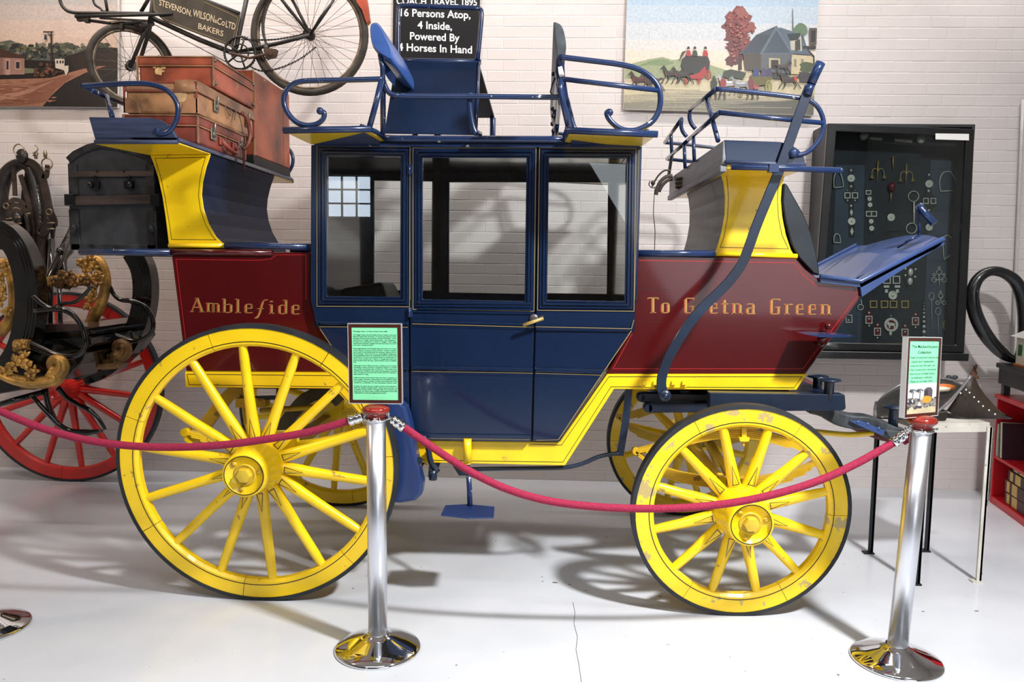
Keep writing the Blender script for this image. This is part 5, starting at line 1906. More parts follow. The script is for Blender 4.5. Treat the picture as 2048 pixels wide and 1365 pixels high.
m = MB().prism([V((Lb, Yk, zk)), V((Rb, Yk, zk)), V((P0[0].x, Yk, P0[0].z)), V((P0[-1].x, Yk, P0[-1].z))], Ykf - Yk)
obj('body', m, TRK, root, bev=.004)
m = MB().prism(P0, Ykf - Yk)
obj('domed_lid', m, TRK, root, bev=.004)
m = MB()
rim = P0[1:-1]
m.stroke([p + V((0, -.006, 0)) for p in rim], .034, dy=.012)
for p0_, p1_ in zip(rim, rim[1:]):
    m.beam(p0_ + V((0, .05, .002)), p0_ + V((0, Ykf - Yk - .04, .002)), .03, .01)
for xa in (Lb, Rb):
    s = 1 if xa == Rb else -1
    m.box((xa - s * .045, Yk - .006, zk), (xa + s * .006, Yk, zk + .20)).box((xa - s * .045, Yk - .006, zk + .27), (xa + s * .002, Yk, P0[0].z + .06))
    m.box((xa, Yk, zk), (xa + s * .005, Yk + .05, P0[0].z))
m.box((Lb, Yk - .006, zk), (Rb, Yk, zk + .03))
for xx in (Lb + .02, Rb - .02):
    m.ball((xx, Yk - .006, zk + .105), .018, 8, sc=(1, .7, 1.3))
obj('iron_edging', m, TRKI, root, bev=.002)
m = MB()
m.px([(136, 343), (308, 342), (308, 353), (136, 355)], Yk - .010, .010)
m.px([(134, 393), (316, 389), (316, 408), (134, 411)], Yk - .014, .014)
m.box((Rb, Yk, at(300, 408, Yk).z), (Rb + .012, Ykf, at(300, 389, Yk).z))
obj('slat', m, TRKW, root, bev=.003)
m = MB()
for x in (139, 311):
    a = at(x, 400, Yk - .016)
    m.cbox(a, (.05, .012, .056))
for x in (190, 258):
    c = at(x, 370, Yk - .012)
    m.cbox(c, (.045, .02, .042)).lathe([(.016, 0), (.014, .01), (.0001, .013)], c + V((.012 if x > 200 else -.016, -.01, 0)), (0, -1, 0), 10)
    m.cbox(c + V((.004, -.004, .03)), (.014, .01, .03))
obj('latch', m, BLK, root, bev=.003)
m = MB()
for x, y in ((194, 343), (247, 343), (225, 393), (225, 404)):
    m.lathe([(.006, 0), (.0001, .004)], at(x, y, Yk - .012), (0, -1, 0), 6)
for k in range(12):
    m.lathe([(.0035, 0), (.0001, .003)], at(306 + k * .2, 420 + k * 7, Yk - .006), (0, -1, 0), 5)
obj('nail', m, TRKI, root)

# coil of rope on the far side of the driver's seat, strap and cord hanging behind it
m = MB()
c = at(1376, 322, 4.5)
for k in range(5):
    r = .062 - .003 * (k % 2)
    m.tube([c + V((r * cos(a), r * 1.1 * sin(a), .005 + k * .011)) for a in [2 * pi * i / 20 for i in range(20)]], .0065, 6, closed=True)
zsd = at(1452, 330, 3.46).z + .005
for i in range(len(m.v)): m.v[i] = m.v[i] + V((0, 0, zsd - c.z + .002))
tag(obj('rope_coil', m, mat('rope_brown', (104, 92, 70), .8, vary=.3)), 'small coil of brown rope lying on the driver seat of the coach', 'rope')
m = MB()
X0 = at(1340, 350, 4.5)
m.tube(cat([at(x, y, 4.72) for x, y in ((1342, 342), (1330, 341), (1318, 350), (1310, 362), (1304, 374))], 4), .006, 6, flat=.5)
m.tube(cat([at(x, y, 4.74) for x, y in ((1345, 352), (1332, 354), (1320, 365), (1314, 380), (1312, 390))], 4), .013, 6, flat=.35)
m.tube(cat([at(x, y, 4.74) for x, y in ((1345, 358), (1334, 362), (1324, 372), (1318, 384))], 4), .011, 6, flat=.35)
m.ball(at(1306, 366, 4.72), .014, 6).tube(cat([at(x, y, 4.72) for x, y in ((1300, 362), (1298, 370), (1304, 376), (1312, 374))], 4), .003, 5)
ho = obj('hanging_strap', m, mat('old_strap', (66, 54, 46), .6, vary=.3))
tag(ho, 'dark leather straps hanging off the far side of the driver seat with a thin cord', 'strap')
m = MB().tube(cat([at(x, y, 4.74) for x, y in ((1310, 374), (1308, 400), (1307, 430), (1310, 460), (1309, 503))], 4), .0024, 5)
obj('cord', m, mat('brown_cord', (74, 58, 40), .7), ho)
# ================================================================== DISPLAY CASE AND ITS BRASSES
YF = 5.34
CASEM = mat('black_case_wood', (24, 24, 26), .3, vary=.15, coat=.3)
TLf, TRf, BRf, BLf = (1656, 247), (1950, 258), (1929, 706), (1622, 700)
case_ = thing('display_case', 'tall black glazed wall case full of harness brasses', 'cabinet', at(1780, 712, 5.5))
def fr(q, a, b):  # inner frame corners
    (x0, y0), (x1, y1), (x2, y2), (x3, y3) = q
    return [(x0 + a, y0 + b), (x1 - a, y1 + b), (x2 - a, y2 - b), (x3 + a, y3 - b)]
outer = [TLf, TRf, BRf, BLf]
inner = fr(outer, 17, 15)
m = MB().px(outer, YF, .03, [inner])
obj('frame', m, CASEM, case_, bev=.004)
m = MB()
P = poly(outer, YF + .03)
th = .018
zb_, zt_2 = P[3].z, P[0].z
x0, x1 = P[0].x, P[1].x
m.box((x0, YF + .03, zb_), (x0 + th, YW - .001, zt_2)).box((x1 - th, YF + .03, zb_), (x1, YW - .001, zt_2))
m.box((x0 + th, YF + .03, zt_2 - th), (x1 - th, YW - .001, zt_2)).box((x0 + th, YF + .03, zb_), (x1 - th, YW - .001, zb_ + th))
obj('carcass', m, mat('case_side', (52, 52, 56), .45, vary=.15), case_)
m = MB().box((x0 - .03, YF - .05, zb_ - .05), (x1 + .02, YW - .001, zb_))
obj('ledge', m, CASEM, case_, bev=.004)
YBk = 5.56
m = MB().box((x0 + th, YBk, zb_ + th), (x1 - th, YBk + .01, zt_2 - th))
obj('back_panel', m, mat('case_cloth', (44, 48, 50), .8, vary=.1), case_)
m = MB()
for q in ([(1672, 330), (1730, 330), (1722, 690), (1660, 690)], [(1862, 320), (1905, 322), (1896, 690), (1846, 690)]):
    m.px(q, YBk - .003, .002)
obj('cloth_panel', m, mat('case_blue_cloth', (70, 80, 88), .8, vary=.08), case_)
m = MB()
for y in (332, 415, 467, 518, 566, 613):
    m.line([(1862, y + 8), (1932, y)], YBk - .0035, .003)
obj('seam', m, CASEM, case_)
m = MB().px(inner, YF + .012, .003)
obj('glass', m, CGLASS, case_)
o = obj('label_card', MB().px([(1871, 267), (1938, 268), (1938, 281), (1871, 279)], YF - .0005, .0008), mat('card_white', (236, 236, 232), .5, vary=0), case_)
o['label'] = 'white strip of card with tiny print'

YO = YBk - .006
DL = mat('strap_dark', (36, 34, 34), .55, vary=.15)
RDE = mat('red_boss', (112, 26, 30), .35)
HG = 'harness brasses in the display case'
def O_(x, y, d=0): return at(x, y, YO - d)
K = .00352   # metres per pixel at the case back
def disc(m, x, y, r, d=.006, rings=True):
    m.lathe([(r * K, 0), (r * K, .003), (r * K * .8, d), (r * K * .74, .003)], O_(x, y), (0, -1, 0), 16)
    if rings: m.lathe([(r * K * .3, .002), (r * K * .22, d), (.0001, d + .002)], O_(x, y), (0, -1, 0), 10)
def hoop(m, x, y, r, t=.9, sy=1):
    c = O_(x, y, .006)
    m.tube([c + V((r * K * cos(2 * pi * i / 20), 0, r * K * sy * sin(2 * pi * i / 20))) for i in range(20)], t * K, 6, closed=True)
def sq(m, x, y, w_, h_, t=1.6):
    a = [(x - w_, y - h_), (x + w_, y - h_), (x + w_, y + h_), (x - w_, y + h_)]
    b = [(x - w_ + t, y - h_ + t), (x + w_ - t, y - h_ + t), (x + w_ - t, y + h_ - t), (x - w_ + t, y + h_ - t)]
    m.px(a, YO - .006, .005, [b])
def dot(m, x, y, r, sy=1): m.ball(O_(x, y), r * K, 8, sc=(1, .6, sy))
def dia(m, x, y, w_, h_): m.px([(x, y - h_), (x + w_, y), (x, y + h_), (x - w_, y)], YO - .004, .004)
def orn(name, label, mb, m_=SIL, cat_='brass', strap=None):
    o = obj(name, mb, m_)
    tag(o, label, cat_, HG)
    if strap: obj('leather_backing', MB().px(strap, YO - .001, .002), DL, o)
    return o
m = MB()
dot(m, 1702, 341, 2.4); disc(m, 1702, 357, 7.5); dot(m, 1702, 373, 2.6); sq(m, 1695, 391, 6, 6); sq(m, 1710, 391, 6, 6); dot(m, 1702, 412, 2.6); dia(m, 1703, 425, 3, 7); dot(m, 1695, 381, 1); dot(m, 1710, 381, 1); dot(m, 1695, 401, 1.4, 1.6); dot(m, 1710, 401, 1.4, 1.6)
o = orn('brass_strap', 'long studded strap with paired square buckles at the left of the case', m, strap=[(1698, 338), (1707, 338), (1709, 380), (1717, 384), (1717, 402), (1708, 408), (1707, 434), (1698, 434), (1697, 408), (1688, 402), (1688, 384), (1697, 380)])
m = MB(); disc(m, 1703, 443, 7.5); dia(m, 1704, 463, 3.4, 8)
orn('brass_strap', 'short strap with a round brass and a diamond, lower left of the case', m, strap=[(1697, 434), (1710, 434), (1709, 474), (1698, 474)])
m = MB(); sq(m, 1737, 385, 5.5, 4.4); disc(m, 1739, 398, 4.5); disc(m, 1740, 410, 4.5); sq(m, 1738, 428, 6, 5.5); sq(m, 1748, 428, 6, 5.5); disc(m, 1742, 443, 4.5); disc(m, 1743, 457, 5)
orn('brass_strap', 'narrow strap of small round brasses and a double buckle, second from the left', m, strap=[(1733, 380), (1743, 380), (1748, 418), (1749, 466), (1738, 466), (1734, 420)])
m = MB(); disc(m, 1782, 435, 7.5)
orn('horse_brass', 'single round ringed brass on a leather tab, centre of the case', m, strap=[(1775, 428), (1789, 428), (1794, 462), (1771, 462)])
for x, y, s in ((1756, 322, 'left'), (1813, 328, 'right')):
    m = MB()
    m.tube([O_(x, y, .01), O_(x - 2, y + 42, .01)], [.006, .0028], 8)
    for sg in (-1, 1):
        m.tube(cat([O_(x, y + 20, .01), O_(x + sg * 5, y + 15, .01), O_(x + sg * 11, y + 19, .01), O_(x + sg * 12, y + 29, .01)], 4), .0026, 6)
        m.lathe([(.004, 0), (.008, .008), (.013, .022), (.016, .024)], O_(x + sg * 12.5, y + 28, .01), (0, 0, -1), 12)
    orn('bell_plume', 'brass swinger with two hanging bells, %s one of the pair' % s, m, BRS, 'brass ornament')
m = MB().tube([O_(1786, 313, .01), O_(1786, 338, .01)], [.007, .0028], 8); dot(m, 1786, 316, 2)
orn('plume_holder', 'tiny upright brass plume holder between the two bell swingers', m, BRS, 'brass ornament')
m = MB().tube([O_(1782, 386, .01), O_(1781, 405, .01)], [.006, .0025], 8); dot(m, 1782, 386, 2)
o = orn('plume_holder', 'brass holder with a red plume in the middle of the case', m, BRS, 'brass ornament')
obj('red_plume', MB().lathe([(.006, 0), (.02, .02), (.026, .045), (.014, .065), (.0001, .07)], O_(1783, 385, .015), (0, 0, 1), 12), RDE, o)
m = MB(); hoop(m, 1827, 393, 10); hoop(m, 1823, 457, 10); m.tube([O_(1828, 403, .008), O_(1828, 448, .008)], .006, 8); dot(m, 1828, 425, 2.4)
orn('driving_bit', 'metal bit with two large rings and a straight bar, right of centre', m, SIL, 'horse bit')
m = MB(); dot(m, 1858, 350, 2.4); disc(m, 1858, 368, 7.5); dot(m, 1857, 382, 2.6); sq(m, 1852, 402, 5.5, 6); sq(m, 1867, 402, 5.5, 6); dot(m, 1858, 421, 2.4); disc(m, 1858, 455, 7)
orn('brass_strap', 'long studded strap with two square buckles at the right of the case', m, strap=[(1853, 346), (1862, 346), (1865, 390), (1874, 396), (1874, 412), (1862, 420), (1863, 464), (1852, 464), (1851, 420), (1845, 412), (1846, 394), (1852, 388)])
def stirrup(pts, label, y2=None):
    m = MB().tube(cat([O_(x, y, .008) for x, y in pts], 4), .0032, 6)
    m.tube([O_(pts[0][0], pts[0][1], .008), O_(pts[-1][0], pts[-1][1], .008)], .0036, 6)
    orn('stirrup', label, m, SIL, 'stirrup')
stirrup([(1881, 383), (1879, 365), (1883, 350), (1890, 344), (1900, 344), (1907, 352), (1913, 368), (1916, 381)], 'large thin metal stirrup at the upper right of the case')
stirrup([(1668, 376), (1668, 355), (1674, 344), (1681, 348), (1685, 360), (1687, 374)], 'metal stirrup half hidden at the upper left edge of the case')
stirrup([(1668, 486), (1668, 474), (1673, 468), (1679, 472), (1681, 486)], 'small metal stirrup at the lower left edge of the case')
stirrup([(1888, 520), (1886, 480), (1896, 471), (1906, 482), (1911, 503)], 'open metal stirrup beside the tip of the footboard')
m = MB(); sq(m, 1774, 560, 7.5, 8, 2); sq(m, 1793, 560, 7.5, 8, 2)
for x in (1773, 1795):
    m.px([(x - 5.5, 571), (x + 5.5, 571), (x + 5.5, 576), (x - 5.5, 576)], YO - .004, .004); m.px([(x - 3, 579), (x + 3, 579), (x + 3, 586), (x - 3, 586)], YO - .004, .004)
orn('buckle_pair', 'pair of large square nickel buckles with strap bars below the footboard', m, SIL, 'buckle')
m = MB(); disc(m, 1785, 591, 9, .012)
orn('horse_brass', 'large round domed brass under the pair of nickel buckles', m)
m = MB(); dot(m, 1821, 545, 5.5, 1.5); dot(m, 1820, 563, 5.5, 1.4)
for x, y in ((1811, 538), (1831, 539), (1811, 551), (1830, 554)): dot(m, x, y, 2.4)
orn('brass_strap', 'wide strap with two pear-shaped nickel bosses ringed by studs', m, strap=[(1810, 530), (1833, 530), (1835, 560), (1830, 578), (1814, 578), (1808, 560)])
for x, l in ((1747, 'first'), (1769, 'second'), (1787, 'third'), (1810, 'last')):
    m = MB(); sq(m, x, 609, 7.5, 7.5, 2.2)
    orn('buckle', '%s dull brass buckle from the left in the horizontal row' % l, m, BRS, 'buckle')
for x, y, l in ((1738, 640, 'upper left of the round horse emblem'), (1755, 664, 'lower left of the round horse emblem'), (1810, 666, 'lower right of the round horse emblem'), (1831, 643, 'upper right of the round horse emblem')):
    m = MB(); sq(m, x, y, 7, 8, 1.8); dot(m, x, y - 2, 2.4); dot(m, x, y - 14, 2.4); dot(m, x, y + 12, 2)
    o = orn('oval_brass', 'red-centred rounded brass, ' + l, m)
    obj('red_enamel', MB().px([(x - 5, y - 6), (x + 5, y - 6), (x + 5, y + 6), (x - 5, y + 6)], YO - .003, .002).px([(x - 3.4, y - 17), (x + 3.4, y - 17), (x + 4, y - 9), (x - 4, y - 9)], YO - .003, .002), RDE, o)
m = MB()
m.px(blob(1782.5, 650, 14, 14, 24, 0), YO - .006, .004, [blob(1782.5, 650, 9.5, 9.5, 20, 0)])
hs = [(1775, 651), (1774, 646), (1777, 643), (1779, 646), (1786, 646), (1790, 648), (1790, 657), (1788, 657), (1787, 652), (1781, 652), (1780, 657), (1778, 657), (1777, 650)]
m.px(hs, YO - .006, .003); dot(m, 1781, 668, 3.4, 1.3); dot(m, 1782, 632, 1.4)
o = orn('horse_brass', 'large round pierced brass with a standing horse at the bottom centre', m)
obj('red_enamel', MB().px(blob(1782.5, 650, 9.6, 9.6, 20, 0), YO - .002, .001), RDE, o)
m = MB().tube([O_(1719, 692, .012), O_(1765, 690, .012), O_(1815, 690, .012)], .0125, 10)
o = orn('brass_bar', 'horizontal ribbed brass bar lying along the bottom of the case', m, BRS, 'brass bar')
m = MB()
for k in range(30):
    m.lathe([(.0133, 0), (.0133, .005)], O_(1721 + k * 3.1, 692 - k * .06, .012), (1, 0, 0), 10)
r_ = obj('ribbing', m, BRS, o); r_['kind'] = 'stuff'
for (x, y0, y1, r0, r1, n, l) in ((1848, 607, 676, .9, 4.4, 9, 'left'), (1898, 576, 625, .9, 3.6, 7, 'right')):
    m = MB()
    for k in range(n):
        t = k / (n - 1)
        dot(m, x, y0 + (y1 - y0) * (t * .6 + t * t * .4), r0 + (r1 - r0) * t)
    orn('bell_strap', 'vertical strap of graded nickel bells, %s of the two' % l, m, strap=[(x - 2.5, y0 - 4), (x + 2.5, y0 - 4), (x + 5, y1 + 2), (x - 5, y1 + 2)])
m = MB().lathe([(13.5 * K, 0), (13.5 * K, .003), (9 * K, .004), (4 * K, .006), (.0001, .008)], O_(1898, 651), (0, -1, 0), 24)
o = orn('horse_brass', 'large sunburst brass hanging at the lower right of the case', m, BRS)
m = MB()
for k in range(18):
    a = 2 * pi * k / 18
    m.px([(1898 + 6.5 * cos(a - .08), 651 + 6.5 * sin(a - .08)), (1898 + 11 * cos(a - .1), 651 + 11 * sin(a - .1)), (1898 + 11 * cos(a + .1), 651 + 11 * sin(a + .1)), (1898 + 6.5 * cos(a + .08), 651 + 6.5 * sin(a + .08))], YO - .0052, .001)
m.px([(1894, 647), (1902, 647), (1898, 657)], YO - .0085, .002)
r_ = obj('piercing', m, DL, o)
m = MB()
for x, y, r in ((1878, 536, 2), (1878, 545, 5), (1868, 550, 2.4), (1888, 550, 2.4), (1868, 560, 4.6), (1888, 560, 4.6)):
    hoop(m, x, y, r, .7)
m.tube([O_(1878, 550, .006), O_(1879, 575, .006)], .0028, 6).tube([O_(1868, 560, .006), O_(1888, 560, .006)], .0026, 6)
orn('bell_tree', 'branching metal ornament of linked rings, upper of the two at right', m, SIL, 'ornament')
m = MB()
for x, y, r in ((1881, 584, 1.6), (1881, 592, 4.4), (1875, 606, 3.4), (1888, 606, 3.4)): hoop(m, x, y, r, .7)
m.tube([O_(1881, 597, .006), O_(1882, 608, .006)], .0024, 6)
orn('bell_tree', 'small metal ornament of linked rings under the larger one', m, SIL, 'ornament')
for x, y, yy, l in ((1863, 593, 660, 'left'), (1876, 623, 680, 'lower right')):
    m = MB(); hoop(m, x, y, 5, .6, 1.4); m.tube([O_(x, y + 7, .006), O_(x + 1, yy, .006)], .0014, 5)
    orn('ring_pin', 'thin wire loop with a long pin, %s one' % l, m, SIL, 'pin')
m = MB(); hoop(m, 1721, 615, 5.5, .8); m.tube([O_(1722, 600, .006), O_(1724, 612, .006)], .003, 6)
orn('ring_hook', 'small metal ring on a hook just right of the coach nose', m, SIL, 'hook')
m = MB(); sq(m, 1698, 638, 6.5, 8, 1.6); dot(m, 1697, 641, 2)
orn('buckle', 'faint rounded buckle seen just past the slanted maroon boot', m, SIL, 'buckle')
for x, y, l in ((1727, 272, 'left'), (1841, 279, 'right')):
    m = MB().lathe([(8.5 * K, 0), (8.5 * K, .01), (6 * K, .02), (.0001, .028)], O_(x, y), (0, -1, 0), 18)
    orn('domed_boss', 'shiny round boss at the top %s of the case' % l, m, SIL)
m = MB()
for k in range(11): m.px([(1740 + k * 2.3, 274 + k * .2), (1741.5 + k * 2.3, 274 + k * .2), (1741.5 + k * 2.3, 279 + k * .2), (1740 + k * 2.3, 279 + k * .2)], YO - .004, .004)
for k in range(13): m.px([(1790 + k * 2.7, 278 + k * .2), (1791.8 + k * 2.7, 278 + k * .2), (1791.8 + k * 2.7, 283 + k * .2), (1790 + k * 2.7, 283 + k * .2)], YO - .004, .004)
o = orn('link_band', 'broken band of tiny nickel links between the two top bosses', m, SIL, 'band')

# ================================================================== SADDLE ON ITS IRON STAND
A, B, Cc, D = atz(1957, 1163, 0), atz(1834, 1168, 0), atz(1741, 1106, 0), atz(1853, 1103, 0)
D = A + (Cc - B)
ztop = at(1985, 846, A.y).z
WHT = mat('chipped_white_iron', (196, 192, 182), .5, vary=.1, wear=(70, 50, 40), wamt=.66, wscale=22)
st = thing('iron_stand', 'tall iron-legged stand with a chipped white top under the saddle', 'table', (A + Cc) / 2)
m = MB().prism([V((p.x, p.y, ztop)) for p in (A, B, Cc, D)], 0, off=(0, 0, -.02))
obj('top', m, WHT, st)
for k, p in enumerate((A, B, Cc, D)):
    m = MB()
    c = V((p.x, p.y, 0))
    m.box((c.x - .006, c.y - .018, 0), (c.x + .006, c.y + .018, ztop - .02)).box((c.x - .02, c.y - .018, 0), (c.x + .004, c.y - .010, ztop - .02))
    m.box((c.x - .045, c.y - .03, 0), (c.x + .01, c.y + .01, .008))
    l_ = obj('leg', m, WHT if k == 0 else mat('black_leg', (26, 28, 34), .5, vary=.15, wear=(120, 108, 96), wamt=.72), st)
m = MB()
for p, q_ in ((A, B), (B, Cc), (Cc, D), (D, A)):
    m.beam(V((p.x, p.y, ztop - .03)), V((q_.x, q_.y, ztop - .03)), .012, .03)
obj('apron', m, WHT, st)
SDL = mat('saddle_leather', (48, 44, 40), .32, vary=.25, vscale=6, coat=.25, bump=.1, bscale=40)
SDB = mat('saddle_brown', (44, 34, 26), .5, vary=.25, vscale=6)
ys0 = (A.y + D.y) / 2
sd = thing('saddle', 'dark leather saddle with studded flaps and orange lining on the white stand', 'saddle', V((at(1870, 830, ys0).x, ys0, ztop)))
dy = ys0 - 4.9
def sp(x, y, Y): return at(x, y, Y)
Ya, Yb2 = A.y + .02, D.y + .05
back = [sp(x, y, Yb2) for x, y in ((1752, 812), (1768, 792), (1790, 776), (1815, 765), (1850, 758), (1880, 757), (1905, 762), (1925, 772), (1938, 760))]
mid = [sp(x, y, (Ya + Yb2) / 2) for x, y in ((1748, 824), (1762, 812), (1785, 804), (1812, 800), (1842, 806), (1872, 818), (1900, 810), (1922, 792), (1940, 758))]
frn = [sp(x, y, Ya) for x, y in ((1750, 838), (1768, 843), (1790, 845), (1815, 846), (1845, 842), (1872, 826), (1900, 802), (1922, 778), (1942, 752))]
rows = []
for t in range(9):
    u = t / 8
    rows.append([a.lerp(b, 1 - (1 - u) ** 1.0) * 0 + (a * (1 - u) ** 2 + b * 2 * u * (1 - u) + c * u * u) for a, b, c in zip(back, mid, frn)])
for r in rows:
    for p in r: p.z = max(p.z, ztop + .012)
obj('seat', MB().grid(rows, True, thick=(0, .006, -.010)), SDL, sd)
m = MB().tube(frn[4:], [.008] * 5, 8, k=3)
m.tube([p for p in back], .008, 8, k=3).tube([rows[0][0], rows[4][0], rows[8][0]], .008, 8)
for v in m.v: v.z = max(v.z, ztop + .002)
obj('rim', m, mat('saddle_edge', (120, 116, 118), .25, metal=.4), sd)
Yf_ = Ya + .03
m = MB()
top = [sp(x, y, Yf_) for x, y in ((1938, 756), (1943, 751), (1950, 755), (1958, 772), (1970, 790), (1984, 806), (2000, 822), (2022, 839))]
low = [sp(x, y, Yf_ + .16) for x, y in ((1898, 812), (1903, 818), (1912, 824), (1926, 830), (1944, 836), (1962, 840), (1984, 842), (2018, 843))]
low2 = [sp(x, y, Yf_ + .02) for x, y in ((1895, 822), (1905, 828), (1920, 834), (1935, 838), (1950, 841), (1966, 843), (1990, 844), (2020, 844))]
for r in (low, low2):
    for p in r: p.z = max(p.z, ztop + .006)
m.grid([top, [a.lerp(b, .5) + V((0, -.02, .01)) for a, b in zip(top, low2)], low2], True, thick=(0, .008, 0))
obj('flap', m, SDB, sd)
m = MB()
for x, y in ((1921, 787), (1932, 780), (1939, 786), (1948, 795), (1957, 804), (1966, 813), (1978, 821), (1990, 829)):
    m.ball(sp(x, y, Yf_ - .035), .005, 6)
o = obj('stud', m, mat('stud_white', (220, 220, 214), .3, metal=.4), sd)
m = MB()
a_ = [sp(x, y, Yb2 - .15) for x, y in ((1868, 772), (1885, 768), (1900, 769), (1912, 773))]
b_ = [sp(x, y, Yb2 - .16) for x, y in ((1868, 786), (1885, 785), (1898, 783), (1908, 778))]
obj('lining', MB().grid([a_, b_], True, thick=(0, .004, 0)), mat('orange_leather', (196, 104, 40), .5, vary=.1), sd)
a_ = [sp(x, y, Yb2 - .17) for x, y in ((1870, 776), (1886, 774), (1902, 776))]
b_ = [sp(x, y, Yb2 - .175) for x, y in ((1870, 785), (1886, 784), (1898, 783))]
obj('maker_label', MB().grid([a_, b_], True, thick=(0, .002, 0)), mat('label_cream', (222, 214, 190), .6), sd)
m = MB().px([(1868, 826), (1896, 822), (1894, 842), (1884, 846), (1868, 846)], Ya - .01, .06)
for v in m.v: v.z = max(v.z, ztop + .001)
obj('pad', m, SDB, sd, bev=.006)

# ================================================================== BOOKCASE, STOOL, COLLAR
P0, P1 = atz(1979, 1004, 0), atz(2052, 1058, 0)
Dv = (P1 - P0).normalized()
Nv = V((-Dv.y, Dv.x, 0))
if Nv.x < 0: Nv = -Nv
RB = mat('red_bookcase_paint', (192, 26, 36), .38, vary=.06, vscale=4)
bc = thing('bookcase', 'low bright red bookcase with a black stool standing on it', 'bookcase', P0 + Dv * .4)
Lb_, Db_ = .9, .28
def bb(m, a0, a1, n0, n1, z0, z1):
    vs = [P0 + Dv * a + Nv * n + V((0, 0, z)) for z in (z0, z1) for a, n in ((a0, n0), (a1, n0), (a1, n1), (a0, n1))]
    return m.add(vs, [(3, 2, 1, 0), (4, 5, 6, 7), (0, 1, 5, 4), (1, 2, 6, 5), (2, 3, 7, 6), (3, 0, 4, 7)])
def zat(px, py, a, n=0):
    p = P0 + Dv * a + Nv * n
    return at(px, py, p.y).z
zt_c = zat(1981, 796, 0)
zm_c = zat(1985, 910, 0)
obj('side', bb(MB(), 0, .02, 0, Db_, 0, zt_c), RB, bc, bev=.002)
obj('side', bb(MB(), Lb_ - .02, Lb_, 0, Db_, 0, zt_c), RB, bc, bev=.002)
obj('back', bb(MB(), .02, Lb_ - .02, Db_ - .01, Db_, 0, zt_c), RB, bc)
obj('shelf', bb(MB(), .02, Lb_ - .02, 0.002, Db_ - .01, .0, .045), RB, bc, bev=.002)
obj('shelf', bb(MB(), .02, Lb_ - .02, 0.002, Db_ - .01, zm_c - .018, zm_c), RB, bc, bev=.002)
obj('top', bb(MB(), -.015, Lb_, -.012, Db_, zt_c, zt_c + .026), RB, bc, bev=.003)
# books
BC_ = mat('book_brown', (70, 36, 36), .5, vary=.1)
BG = mat('book_gold_label', (206, 168, 84), .4, metal=.2)
PG = mat('book_pages', (206, 200, 176), .7, vary=.1, vscale=40, stretch=(1, 1, 14))
def flatbook(label, a0, n0, z0, th, w_, l_, cov, sk=0):
    root = thing('book', label, 'book', P0 + Dv * (a0 + l_ / 2) + Nv * n0 + V((0, 0, z0)), 'books in the red bookcase')
    m = bb(MB(), a0, a0 + l_, n0, n0 + .006, z0, z0 + th)
    bb(m, a0, a0 + l_, n0, n0 + w_, z0, z0 + .004); bb(m, a0, a0 + l_, n0, n0 + w_, z0 + th - .004, z0 + th)
    obj('cover', m, cov, root, bev=.002)
    obj('pages', bb(MB(), a0 + .004, a0 + l_ - .004, n0 + .006, n0 + w_ - .004, z0 + .004, z0 + th - .004), PG, root)
    m = bb(MB(), a0 + .03, a0 + .075, n0 - .001, n0 + .002, z0 + .006, z0 + th - .006)
    bb(m, a0 + .11, a0 + .19, n0 - .001, n0 + .002, z0 + .004, z0 + th - .004)
    obj('spine_label', m, BG, root)
z = .046
flatbook('thick brown and gold book, bottom of the pile in the red bookcase', .16, .03, z, .075, .18, .3, BC_); z += .0765
flatbook('thick brown and gold book, middle of the pile in the red bookcase', .155, .028, z, .08, .18, .3, BC_); z += .0815
flatbook('brown book with a gold label, third up in the bookcase pile', .19, .03, z, .07, .17, .26, mat('book_dark', (54, 34, 34), .5)); z += .0715
flatbook('slim grey book with worn edges on top of the bookcase pile', .24, .035, z, .035, .16, .2, mat('book_grey', (120, 112, 100), .6))
def leanbook(label, a0, lean, th, hgt, dep, cov):
    root = thing('book', label, 'book', P0 + Dv * a0 + Nv * .02 + V((0, 0, zm_c)), 'books in the red bookcase')
    def bx(a, b, n0, n1, z0, z1, m):
        vs = []
        for z in (z0, z1):
            for aa, n in ((a, n0), (b, n0), (b, n1), (a, n1)):
                vs.append(P0 + Dv * (a0 + aa + z * lean) + Nv * n + V((0, 0, zm_c + .001 + z)))
        m.add(vs, [(3, 2, 1, 0), (4, 5, 6, 7), (0, 1, 5, 4), (1, 2, 6, 5), (2, 3, 7, 6), (3, 0, 4, 7)])
        return m
    m = bx(0, .004, .004, dep, 0, hgt, MB()); bx(th - .004, th, .004, dep, 0, hgt, m)
    obj('cover', m, cov, root)
    obj('pages', bx(.004, th - .004, .008, dep - .01, .003, hgt - .003, MB()), PG, root)
leanbook('pale worn book leaning at the left end of the middle red shelf', .03, -.02, .03, .22, .2, mat('book_pale', (176, 172, 158), .7, vary=.15))
leanbook('large dark purple album leaning on the middle red shelf', .09, -.12, .05, .24, .24, mat('album_purple', (54, 34, 44), .55, vary=.12))
obj_ = None
# black stool standing on the bookcase
z0s = zt_c + .0265
zs1 = zat(1975, 726, 0)
BKW = mat('black_stool_paint', (20, 20, 23), .4, vary=.1)
sl = thing('stool', 'black wooden stool standing on top of the red bookcase', 'stool', P0 + Dv * .3 + Nv * .14 + V((0, 0, z0s)))
obj('top', bb(MB(), -.03, .62, -.01, .27, zs1 - .032, zs1), BKW, sl, bev=.004)
obj('apron', bb(bb(MB(), .0, .60, .0, .02, zs1 - .135, zs1 - .0325), .0, .02, .02, .26, zs1 - .135, zs1 - .0325), BKW, sl)
for a, n in ((.0, .0), (.56, .0), (.0, .22), (.56, .22)):
    obj('leg', bb(MB(), a, a + .045, n + .021 if n == 0 else n - .02, n + .06 if n == 0 else n + .02, z0s, zs1 - .033), BKW, sl)
